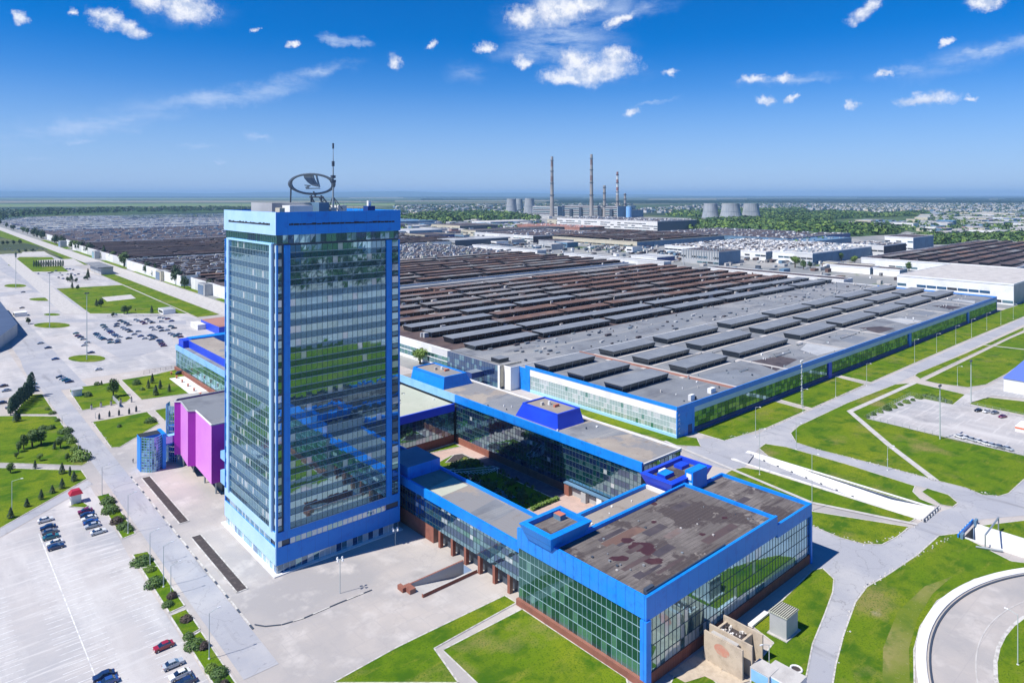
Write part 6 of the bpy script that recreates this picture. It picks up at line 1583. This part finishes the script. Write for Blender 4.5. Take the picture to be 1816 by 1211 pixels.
for i, (px, py, c) in enumerate([(106.5, 670, 'black'), (111.5, 672.5, 'white'), (117, 675.5, 'teal'), (122.5, 678.5, 'navy')]): car(px, py, c, f'{c} car, {["first", "second", "third", "last"][i]} of four by the road crossing above the kiosk lawn', 0, group='four cars at the crossing')
for i, (px, py, c) in enumerate([(6, 686, 'brown'), (11, 694, 'silver'), (18, 724, 'grey'), (3, 716, 'navy'), (58, 683, 'teal'), (61, 689, 'silver'), (60, 695, 'navy')]): car(px, py, c, f'{["brown", "silver", "grey", "dark blue", "teal", "silver", "dark blue"][i]} car {["at the left edge above", "below the brown one at", "at the near foot of", "on the left picture edge by", "topmost right of", "middle one right of", "lowest one right of"][i]} the poplar row', RND.uniform(-4, 4), group='cars around the poplar row')
car(39, 547, 'brown', 'red brown car near the dark roof at the left edge', 5, far=True, group='cars on the far left grounds'); car(41, 519, 'black', 'black car by the oval traffic islands', 0, far=True, group='cars on the far left grounds')
lot2 = [(68, 486), (92, 484), (99, 481), (106, 485), (110, 489), (118, 478), (124, 478), (130, 479), (104, 493), (112, 495), (133, 489), (127, 486), (120, 487), (139, 487), (62, 445), (9, 443), (22, 445), (32, 444), (44, 443), (66, 442), (76, 443), (82, 444), (54, 444), (18, 441), (205, 559), (290, 553), (283, 550)]
for i, (px, py) in enumerate(sorted(lot2)):
    c = RND.choice(['white', 'navy', 'silver', 'black', 'blue']); car(px, py, c, f'tiny {c} car on the far left grounds, {nth(i)} from the left edge'.replace('nearest', 'first'), RND.uniform(0, 180), far=True, group='cars on the far left grounds')
for i, (px, py, c) in enumerate([(1735, 730, 'black'), (1750, 732, 'white'), (1764, 734, 'grey'), (1778, 741, 'maroon')]): car(px, py, c, f'{["black", "white", "grey", "maroon"][i]} car on the upper side of the right hand parking yard', -20, group='cars in the right hand yard', z=.17)
for i, (px, py, c) in enumerate([(1702, 777, 'white'), (1713, 778, 'white'), (1724, 782, 'silver'), (1736, 785, 'white'), (1748, 789, 'white'), (1760, 792, 'silver'), (1773, 795, 'grey'), (1787, 798, 'silver')]): car(px, py, c, f'{c} car {["leftmost", "second from left", "third from left", "fourth from left", "fourth from right", "third from right", "second from right", "rightmost"][i]} along the lower fence of the right hand yard', 70, group='cars in the right hand yard', z=.17)

# ================================================================== STREET LAMPS, MASTS
def lamp(px, py, ptop, label, arm=1.8, ang=0, group='street lamps', w=.12):
    x, y = G(px, py); h = CAMH - (ptop - 345) * dist(x, y) / FPX
    t = thing('street_lamp', (x, y, 0), label, 'street lamp', group)
    b = MB(); b.tube((x, y, 0), (x, y, h), w, 'pole', 6, w * .6); b.build('pole', t)
    b = MB(); ca, sa = math.cos(R(ang)), math.sin(R(ang)); b.tube((x, y, h), (x + ca * arm, y + sa * arm, h + .5), w * .5, 'pole', 5); b.build('arm', t)
    b = MB(); b.tube((x + ca * arm, y + sa * arm, h + .5), (x + ca * (arm + .7), y + sa * (arm + .7), h + .5), .16, 'lampw', 5); b.build('lamp_head', t)
    b = MB(); b.cyl(x, y, 0, .35, .3, .25, 'concw', 8); b.build('base', t)
for i, (px, py, pt) in enumerate([(371, 1169, 1087), (290, 1041, 968), (266, 1003, 945), (227, 946, 878), (181, 878, 828), (139, 806, 778), (110, 752, 737), (87, 716, 706)]):
    lamp(px, py, pt, f'lamp post {nth(i)} from the bottom of the picture along the avenue'.replace('nearest', 'first'), ang=0, group='lamp posts along the avenue')
lamp(21, 917, 853, 'tall curved lamp post on the corner of the lowest left lawn', 2.4, -20)
lamp(303, 1055, 1003, 'thin lamp post on the avenue beside the purple bush', ang=0); lamp(169, 742, 731, 'small lamp post at the start of the bust lined walk', ang=0)
for i, (px, py, pt) in enumerate([(1412, 797, 750), (1440, 905, 805), (1347, 842, 760), (1574, 834, 790), (1340, 775, 722), (1424, 732, 690), (1537, 684, 645), (1622, 642, 602), (1661, 625, 592), (1695, 610, 578), (1723, 598, 566), (1750, 586, 555), (1775, 576, 548), (1797, 566, 540), (1482, 704, 668), (1698, 684, 650), (1574, 815, 795)]):
    lamp(px, py, pt, f'white lamp post, {nth(i)} in turn along the roads right of the halls'.replace('nearest', 'first'), ang=-90, group='lamp posts on the right hand roads')
lamp(1805, 1180, 1090, 'pale lamp post on the inner lawn of the ring road', ang=90)
for (px, py, pt, lab, top) in [(28, 512, 450, 'tall floodlight mast farthest left by an oval island', 1), (88, 581, 484, 'tall floodlight mast on the middle oval island', 1), (154, 638, 520, 'tall floodlight mast on the nearest oval island', 1),
                               (1667, 779, 684, 'tall mast by the near fence of the right hand yard', 1), (1722, 714, 640, 'tall mast at the gate of the right hand yard', 1), (1422, 722, 640, 'white lattice flue stack rising beside the works hall facade', 2)]:
    x, y = G(px, py); h = CAMH - (pt - 345) * dist(x, y) / FPX
    t = thing('floodlight_mast' if top == 1 else 'flue_stack', (x, y, 0), lab, 'mast')
    b = MB(); b.tube((x, y, 0), (x, y, h), .28, 'pole', 8, .16); b.build('pole', t)
    b = MB()
    for s_ in (-1, 0, 1):
        b.box(x + s_ * .9 - .35, x + s_ * .9 + .35, y - .3, y + .3, h - .4, h + .4, 'steeld'if top == 1 else 'white')
    b.build('lamp_head', t)
    if top == 2:
        b = MB()
        for z in range(2, int(h), 3): b.tube((x - .9, y, z), (x + .9, y, z + 1.5), .12, 'white', 4); b.tube((x + .9, y, z), (x - .9, y, z + 1.5), .12, 'white', 4)
        b.build('brace', t)
for i, (px, py) in enumerate([(603, 1052), (701, 966)]):
    x, y = G(px, py); h = 8.6 if i == 0 else 4.6
    if i == 0: h = CAMH - (992 - 345) * dist(x, y) / FPX
    t = thing('plaza_lamp', (x, y, 0), ['tall plaza lamp in the open forecourt', 'plaza lamp at the shadow edge beside the tower corner'][i], 'street lamp', 'plaza lamps')
    b = MB(); b.tube((x, y, 0), (x, y, h), .1, 'pole', 6); b.build('pole', t)
    b = MB()
    for k in range(4):
        a = k * 1.57 + .4; b.tube((x, y, h), (x + math.cos(a) * .8, y + math.sin(a) * .8, h + .1), .05, 'pole', 4); b.cyl(x + math.cos(a) * .9, y + math.sin(a) * .9, h - .1, h + .4, .3, .2, 'lampw', 8)
    b.build('lamp_head', t)

# ================================================================== SMALL THINGS
x, y = G(134, 891)
t = thing('kiosk', (x, y, 0), 'small white kiosk with a red roof at the car park entrance', 'kiosk')
b = MB(); b.box(x - 1.5, x + 1.5, y - 1.4, y + 1.4, 0, 3.2, 'white'); b.build('wall', t)
b = MB(); b.frustum((x - 2, x + 2, y - 1.9, y + 1.9), (x - 1.2, x + 1.2, y - 1.1, y + 1.1), 3.2, 4.5, 'red'); b.build('roof', t)
b = MB(); b.box(x - 1.56, x - 1.5, y - .9, y + .9, 1.1, 2.2, 'cglass'); b.build('window', t)
b = MB(); b.tube((x - 1, y + 2.5, 1), (x - 1, y + 6.5, 1.6), .06, 'white', 4); b.build('barrier_arm', t)
lawn('lawn', PX((122, 899), (143, 888), (157, 897), (150, 901)), z=.2)
x, y = G(136, 701)
t = thing('bus_shelter', (x, y, 0), 'white and blue kiosk shelter on the corner of the avenue lawn', 'kiosk')
b = MB(); b.box(x - 2, x + 2, y - 2.5, y + 2.5, 0, 3.4, 'white', top='greyw'); b.build('wall', t)
b = MB(); b.box(x - 2.06, x - 2, y - 2, y - .1, .4, 2.6, 'gl_d'); b.build('window', t); b = MB(); b.box(x - 2.06, x - 2, y + .1, y + 2, .4, 2.6, 'gl_t'); b.build('window', t)
b = MB(); b.box(x - 2.6, x + 2.6, y - 3, y + 3, 3.4, 3.7, 'greyw'); b.build('roof', t)
# busts along the walk
for i, (px, py) in enumerate([(176, 743.5), (194, 739), (211, 736.5), (229, 734), (241.5, 730), (162, 726), (179, 722), (197, 719), (214, 716), (233, 713)]):
    x, y = G(px, py)
    t = thing('bust', (x, y, .1), f'stone pedestal with a bust, {nth(i % 5)} from the avenue on the {"lower" if i < 5 else "upper"} side of the walk'.replace('nearest', 'first'), 'statue', 'busts along the park walk')
    b = MB(); b.box(x - .4, x + .4, y - .4, y + .4, .1, 2.0, 'conc' if i >= 5 else 'steeld'); b.build('pedestal', t)
    b = MB(); b.frustum((x - .4, x + .4, y - .25, y + .25), (x - .2, x + .2, y - .15, y + .15), 2.0, 2.5, 'bronze'); b.cyl(x, y, 2.45, 2.95, .2, .16, 'bronze', 8); b.build('figure', t)
t = thing('notice_board', (*G(206, 717), 0), 'long pale notice board beside the walk between two lawns', 'board')
x, y = G(206, 717)
b = MB(); b.box(x - .1, x + .1, y - 7, y + 7, 1, 2.8, 'greyw'); b.build('panel', t); b = MB()
for k in (-6.5, 0, 6.5): b.box(x - .1, x + .1, y + k - .1, y + k + .1, 0, 1, 'steel')
b.build('post', t)
# terrace with red umbrellas posts by the left block
for i in range(8):
    x, y = 116.5 - i * .15, 432 - i * 11
    t = thing('bollard', (x, y, 0), f'small red post, {nth(i)} from the far end of the row before the left glass block'.replace('nearest', 'first'), 'bollard', 'red posts before the left glass block')
    b = MB(); b.cyl(x, y, 0, 1.5, .5, .35, 'rust', 8); b.build('post', t); b = MB(); b.cyl(x, y, 1.5, 1.8, .9, .2, 'rust', 8); b.build('cap', t)
sheet('terrace', [PX((300, 671.5), (327, 667.5), (372, 693), (336, 699))], .15, 'concw')
x, y = G(319, 664); car(319, 664, 'black', 'black and white van by the far corner of the left glass block', 0, van=True, group='vehicles by the left glass block')
# fences
def fence(pts, h, label, m='steel', step=3.0, name='fence', mesh=True):
    t = thing(name, (*pts[0], 0), label, 'fence')
    b = MB(); c = MB()
    for (p, q) in zip(pts, pts[1:]):
        p, q = Vector((*p, 0)), Vector((*q, 0)); L_ = (q - p).length; n = max(1, int(L_ / step))
        for i in range(n):
            a = p.lerp(q, i / n); b.tube(tuple(a), (a.x, a.y, h), .07, m, 4)
        for z in (h * .25, h * .6, h): c.tube((p.x, p.y, z), (q.x, q.y, z), .045, m, 4)
    b.build('post_row', t)['kind'] = 'stuff'; c.build('rail', t)
fence(PX((1537, 743), (1614, 703), (1690, 718)), 2.2, 'pale mesh fence along the upper left of the right hand yard')
fence(PX((1537, 743), (1668, 776), (1816, 809), (1900, 830)), 2.0, 'thin fence along the lower edge of the right hand yard')
fence(PX((1708, 718), (1816, 741), (1900, 760)), 2.2, 'grey fence on the upper right of the right hand yard', 'greyw')
fence(PX((255, 664), (313, 652)), 2, 'dark fence beside the left glass block', 'steeld')
for P_ in (PX((1537, 741), (1570, 722), (1612, 700), (1640, 703)), PX((1640, 703), (1690, 716))):
    for k in range(9):
        q = Vector(P_[0]).lerp(Vector(P_[-1]), k / 9)
        plant('bush1' if k % 2 else 'bushl', q.x, q.y, RND.uniform(1.2, 2.4), f'scrubby bush {nth(k)} along the {"upper left" if P_[0][0] < 360 else "upper"} fence of the right hand yard'.replace('nearest', 'first'), 'bush', 'bushes on the yard fence')
# white building with a violet-blue roof, right edge
x, y = G(1780, 694)
t = thing('garage', (x, y, 0), 'white garage with a periwinkle blue roof at the right edge', 'building')
b = MB(); b.box(x, x + 46, y - 42, y, 0, 7.2, 'white'); b.build('wall', t)
b = MB(); b.face([(x - .5, y + .5, 7.2), (x - .5, y - 43, 7.2), (x + 46, y - 43, 9.6), (x + 46, y + .5, 9.6)][::-1], 'blueroof'); b.face([(x - .5, y + .5, 7.0), (x + 46, y + .5, 7.0), (x + 46, y + .5, 9.6), (x - .5, y + .5, 7.2)], 'white'); b.build('roof', t)
b = MB(); b.box(x - .1, x, y - 30, y - 14, 0, 4, 'greyw'); b.build('gate', t)
x, y = G(1800, 765)
t = thing('cabin', (x, y, 0), 'white cabin with an orange stripe in the right hand yard', 'cabin')
b = MB(); b.box(x, x + 9, y - 6, y, 0, 2.6, 'concw'); b.build('wall', t); b = MB(); b.box(x - .1, x, y - 6, y, 1.6, 2.2, 'orange'); b.build('stripe', t); b = MB(); b.box(x + 1, x + 6, y - 5, y - 1, 2.6, 3.8, 'white'); b.build('upper_box', t)
# kiosk and concrete debris beside the hall
x, y = G(1402, 1131)
t = thing('transformer_hut', (x, y, 0), 'small grey metal hut with a ribbed roof on the grass beside the hall', 'hut')
x0, y0 = G(1386, 1122); b = MB(); b.box(x - 2.6, x + 4.4, y - .4, y + 4.6, .12, .35, 'conc'); b.build('plinth', t)
b = MB(); b.box(x - 2, x + 3.6, y, y + 4.2, .35, 5.2, 'greyw'); b.build('wall', t)
b = MB(); b.box(x - 2.2, x + 3.8, y - .2, y + 4.4, 5.2, 5.4, 'roofp')
for k in range(9): b.box(x - 2.1, x + 3.7, y - .1 + k * .5, y + .06 + k * .5, 5.4, 5.52, 'roofdk')
b.build('roof', t)
M['beige'] = mat('beige_concrete_slab', (.50, .42, .32), .9, noise=[(.5, 7, (.40, .33, .25), .45, .65), (1.6, 7, (.24, .20, .16), .60, .76)])
M['fade'] = mat('faded_red_disc', (.50, .24, .17), .9, noise=[(1.2, 7, (.46, .36, .27), .45, .7)])
sheet('yard_slab', [PX((1186, 1195), (1250, 1150), (1300, 1180), (1250, 1200), (1215, 1211)), PX((1260, 1182), (1330, 1208), (1290, 1220), (1240, 1195))], .19, 'beige')
def cw(m): return 'conc' if m == 'concw' else m
x, y = G(1290, 1195)
t = thing('concrete_bunker', (x, y, 0), 'broken open topped concrete structure with tall slabs and a red disc', 'ruin')
def slab_box(x0, x1, y0, y1, z0, z1, m='beige', nm='slab'):
    b = MB(); b.box(x0, x1, y0, y1, z0, z1, m); b.build(nm, t)
ax, ay = G(1310, 1203)   # front foot of the painted slab
slab_box(ax - .2, ax + .3, ay - 1.0, ay + 8.5, 0, 6.6)
b = MB()
for i in range(20):
    a, c = i * .31416, (i + 1) * .31416
    b.face([(ax - .23, ay + 4, 4.2), (ax - .23, ay + 4 + 1.9 * math.cos(c), 4.2 + 1.2 * math.sin(c)), (ax - .23, ay + 4 + 1.9 * math.cos(a), 4.2 + 1.2 * math.sin(a))], 'fade')
b.build('painted_disc', t)
for k in range(4): slab_box(ax + .7 + k * .35, ax + .9 + k * .35, ay + 1, ay + 7.5, 0, 6.2, 'conc', 'rib')
slab_box(ax + 2.4, ax + 2.8, ay - 1.8, ay + 8.8, 0, 6.8)
slab_box(ax + 3.0, ax + 8.2, ay + 2.0, ay + 7.6, 0, 4.6, 'soil', 'rubble_fill')
slab_box(ax + 8.3, ax + 8.7, ay - 1.0, ay + 8.8, 0, 6.4)
slab_box(ax + 2.9, ax + 8.2, ay + 1.4, ay + 1.9, 0, 5.6); slab_box(ax + 2.9, ax + 8.2, ay + 7.7, ay + 8.2, 0, 5.4)
b = MB()
for k in range(40):
    xx, yy = RND.uniform(ax + 3.1, ax + 8), RND.uniform(ay + 2.1, ay + 7.4); s_ = RND.uniform(.15, .5); b.box(xx, xx + s_, yy, yy + s_, 4.6, 4.6 + s_, RND.choice(['soil', 'conc', 'rust', 'concw']))
tag(b.build('rubble', t), kind='stuff')
for i, (px, py, L_, W2, h, m) in enumerate([(1330, 1206, 4.2, 4.4, 3.0, 'bluel'), (1352, 1214, 5.6, 7.0, 2.9, 'concw')]):
    x, y = G(px, py)
    t = thing('container', (x, y, 0), ['pale blue grey container tilted against the concrete slabs', 'whitish weathered container roof at the bottom edge'][i], 'container')
    b = MB(); b.box(x, x + L_, y - W2, y, .1, h, 'greyw' if i == 0 else 'concw', top='conc'); b.build('body', t); b = MB(); b.box(x - .05, x, y - W2 + .3, y - .3, .3, h - .3, 'bluel'); b.build('door', t)
lamp(1364, 1195, 1143, 'short lamp post beside the concrete structure', ang=160)
t = thing('bench', (*G(1340, 1108), 0), 'white low bench slab in the shade edge by the hall', 'bench')
x, y = G(1334, 1110); b = MB(); b.box(x - 1, x + 7, y - .6, y + .6, .3, .8, 'concw'); b.build('seat', t); b = MB(); b.box(x - .6, x, y - .4, y + .4, .1, .3, 'conc'); b.build('foot', t); b = MB(); b.box(x + 6, x + 6.6, y - .4, y + .4, .1, .3, 'conc'); b.build('foot', t)
t = thing('manhole_ring', (*G(1412, 1188), 0), 'white stone ring on the grass beside the side road', 'manhole')
x, y = G(1412, 1188); b = MB()
for k in range(12):
    a = k * .5236; b.tube((x + 1.2 * math.cos(a), y + 1.2 * math.sin(a), .3), (x + 1.2 * math.cos(a + .5236), y + 1.2 * math.sin(a + .5236), .3), .22, 'concw', 6)
b.build('ring', t); b = MB(); b.cyl(x, y, .12, .2, 1, 1, 'soil', 12); b.build('pit', t)
x, y = G(1155, 1204)
t = thing('gate', (x, y, 0), 'white frame gate leaning at the foot of the near hall corner', 'gate')
b = MB(); b.box(x, x + 2.6, y - .1, y + .1, .1, .3, 'white'); b.box(x, x + 2.6, y - .1, y + .1, 2.6, 2.8, 'white'); b.box(x, x + .2, y - .1, y + .1, .3, 2.6, 'white'); b.box(x + 2.4, x + 2.6, y - .1, y + .1, .3, 2.6, 'white'); b.build('frame', t)
# the small shed by the works road and far left dark roof
t = thing('bus_station', (213, 1140, 0), 'grey shed with a flat dark roof beside the works road', 'shed')
x, y = G(168, 483); b = MB(); b.box(x, x + 14, y - 40, y + 30, 0, 9, 'greyw'); b.build('wall', t); b = MB(); b.box(x - 4, x + 14, y - 42, y + 50, 9, 10, 'roofg'); b.build('roof', t)
t = thing('market_hall', (40, 700, 0), 'dark blue grey roofed hall cut by the left edge', 'building')
b = MB()
P_ = [G(0, 534, 9), G(31, 574, 9), G(0, 596, 9), G(-120, 640, 9), G(-120, 500, 9)]
b.prism(P_, 0, 9, 'greyw', top='market'); b.build('wall', t)
x, y = G(37, 560); t = thing('kiosk', (x, y, 0), 'white roadside kiosk beside the dark roofed hall at the left edge', 'kiosk')
b = MB(); b.box(x - 5, x + 4, y - 5, y + 5, 0, 3.5, 'white'); b.build('wall', t); b = MB(); b.box(x - 5.1, x - 5, y - 4, y + 4, 1, 2.8, 'dark'); b.build('window', t)
t = thing('checkpoint', (*G(285, 556), 0), 'cluster of small white booths at the top of the far left car park', 'booth')
x, y = G(285, 556); b = MB(); b.box(x, x + 10, y - 8, y + 8, 0, 4, 'white', top='greyw'); b.build('wall', t); b = MB(); b.box(x - .1, x, y - 6, y + 6, 1, 2.8, 'dark'); b.build('window', t)
tag(strip(PX((196, 562), (300, 561)), 1.0, 1.4, 'steeld').build('dark_strip'), kind='structure')
fence(PX((190, 562), (318, 561)), 1.4, 'low dark fence along the top of the far left car park', 'steeld', 6)
# person on the avenue pavement
def person(px, py, label, top='cloth'):
    x, y = G(px, py)
    me = bpy.data.meshes.new('body'); V = [(0, 0, .95), (0, 0, 1.25), (0, 0, 1.45), (0, 0, 1.55), (0, 0, 1.70), (.1, .06, .5), (.16, .1, .04), (-.1, -.02, .5), (-.16, -.1, .04), (.24, .02, 1.4), (.3, .12, 1.12), (.28, .26, .92), (-.24, -.02, 1.4), (-.3, -.1, 1.12), (-.3, -.2, .9)]
    E_ = [(0, 1), (1, 2), (2, 3), (3, 4), (0, 5), (5, 6), (0, 7), (7, 8), (2, 9), (9, 10), (10, 11), (2, 12), (12, 13), (13, 14)]
    me.from_pydata(V, E_, []); o = bpy.data.objects.new('body', me)
    t = thing('person', (x, y, .04), label, 'person'); COL.objects.link(o); o.parent = t
    sk = o.modifiers.new('skin', 'SKIN')
    rad = [.15, .16, .15, .06, .11, .085, .05, .085, .05, .06, .045, .035, .06, .045, .035]
    for i, r0 in enumerate(rad): me.skin_vertices[0].data[i].radius = (r0, r0 * .85)
    me.skin_vertices[0].data[0].use_root = True
    o.modifiers.new('smooth', 'SUBSURF').levels = 1; me.materials.append(M[top])
    b = MB(); b.cyl(x, y, 1.66, 1.84, .1, .07, 'dark', 8); b.build('hair', t)
person(236, 821, 'person in dark clothes walking by the glass stair tower')

# ================================================================== BEHIND THE VIEWER (unseen filler, added to shape the mirror image in the tower glass)
wood('woodland', rect(-100, 700, -640, -330), 700, 8, 15, ['leafd', 'wood'], 9)
sheet('car_park', [rect(-60, 640, -300, -190), rect(60, 170, -60, 40), rect(300, 360, -190, 60)], .2, 'lot')
sheet('road', [rect(-100, 700, -185, -165), rect(-100, 700, -330, -305)], .2, 'roadn')
b = MB()
for k in range(60):
    x, y = RND.uniform(-300, 900), RND.uniform(-1600, -650); b.box(x, x + RND.uniform(20, 80), y, y + RND.uniform(14, 30), 0, RND.uniform(9, 30), RND.choice(['town', 'greyw', 'white', 'steelb']), top='roofg')
tag(b.build('town'), kind='stuff')
sheet('woodland_floor', [rect(-900, 1400, -1700, -700)], .1, 'wood')
# every loose piece of these parts becomes a part of its own
def split_loose(o):
    me = o.data; n = len(me.vertices); par = list(range(n))
    def find(a):
        while par[a] != a: par[a] = par[par[a]]; a = par[a]
        return a
    pos = {}
    for v in me.vertices:
        k = tuple(round(c, 3) for c in v.co)
        if k in pos: par[find(v.index)] = find(pos[k])
        else: pos[k] = v.index
    for p in me.polygons:
        r0 = find(p.vertices[0])
        for q in p.vertices[1:]: par[find(q)] = r0
    comp = {}
    for p in me.polygons: comp.setdefault(find(p.vertices[0]), []).append(p)
    if len(comp) < 2 or len(comp) > 60: return
    for ps in comp.values():
        idx = {}; V_ = []; F_ = []
        for p in ps:
            f = []
            for q in p.vertices:
                if q not in idx: idx[q] = len(V_); V_.append(tuple(me.vertices[q].co))
                f.append(idx[q])
            F_.append(f)
        m2 = bpy.data.meshes.new(o.name.split('.')[0]); m2.from_pydata(V_, [], F_)
        for m in me.materials: m2.materials.append(m)
        m2.polygons.foreach_set('material_index', [p.material_index for p in ps])
        c = bpy.data.objects.new(o.name.split('.')[0], m2); COL.objects.link(c); c.parent = o.parent; c.location = o.location
    bpy.data.objects.remove(o)
for o in list(COL.objects):
    if o.type == 'MESH' and o.parent and not o.get('kind') and o.name.split('.')[0] in ('roof_patch', 'corner_post', 'roof_plant', 'pier', 'bollard_row', 'vent', 'aerial', 'antenna', 'brace', 'foot', 'fin', 'window', 'gallery', 'lettering', 'boiler_shaft', 'corner_panel', 'roof_house', 'post', 'end_wall', 'link_bridge', 'lower_wing', 'attic', 'pillar'):
        split_loose(o)

# ================================================================== HAZE
hz = MB(); hz.box(-50000, 50000, -50000, 50000, -6.5, 300, 'concw')
ho = hz.build('haze'); tag(ho, kind='stuff')
hm = bpy.data.materials.new('haze'); hm.use_nodes = True; hn = hm.node_tree; hn.nodes.clear()
hv = hn.nodes.new('ShaderNodeVolumePrincipled'); hv.inputs['Color'].default_value = (.42, .70, 1.0, 1); hv.inputs['Density'].default_value = .000045; hv.inputs['Anisotropy'].default_value = .0
hout = hn.nodes.new('ShaderNodeOutputMaterial'); hn.links.new(hv.outputs[0], hout.inputs['Volume'])
ho.data.materials.clear(); ho.data.materials.append(hm)
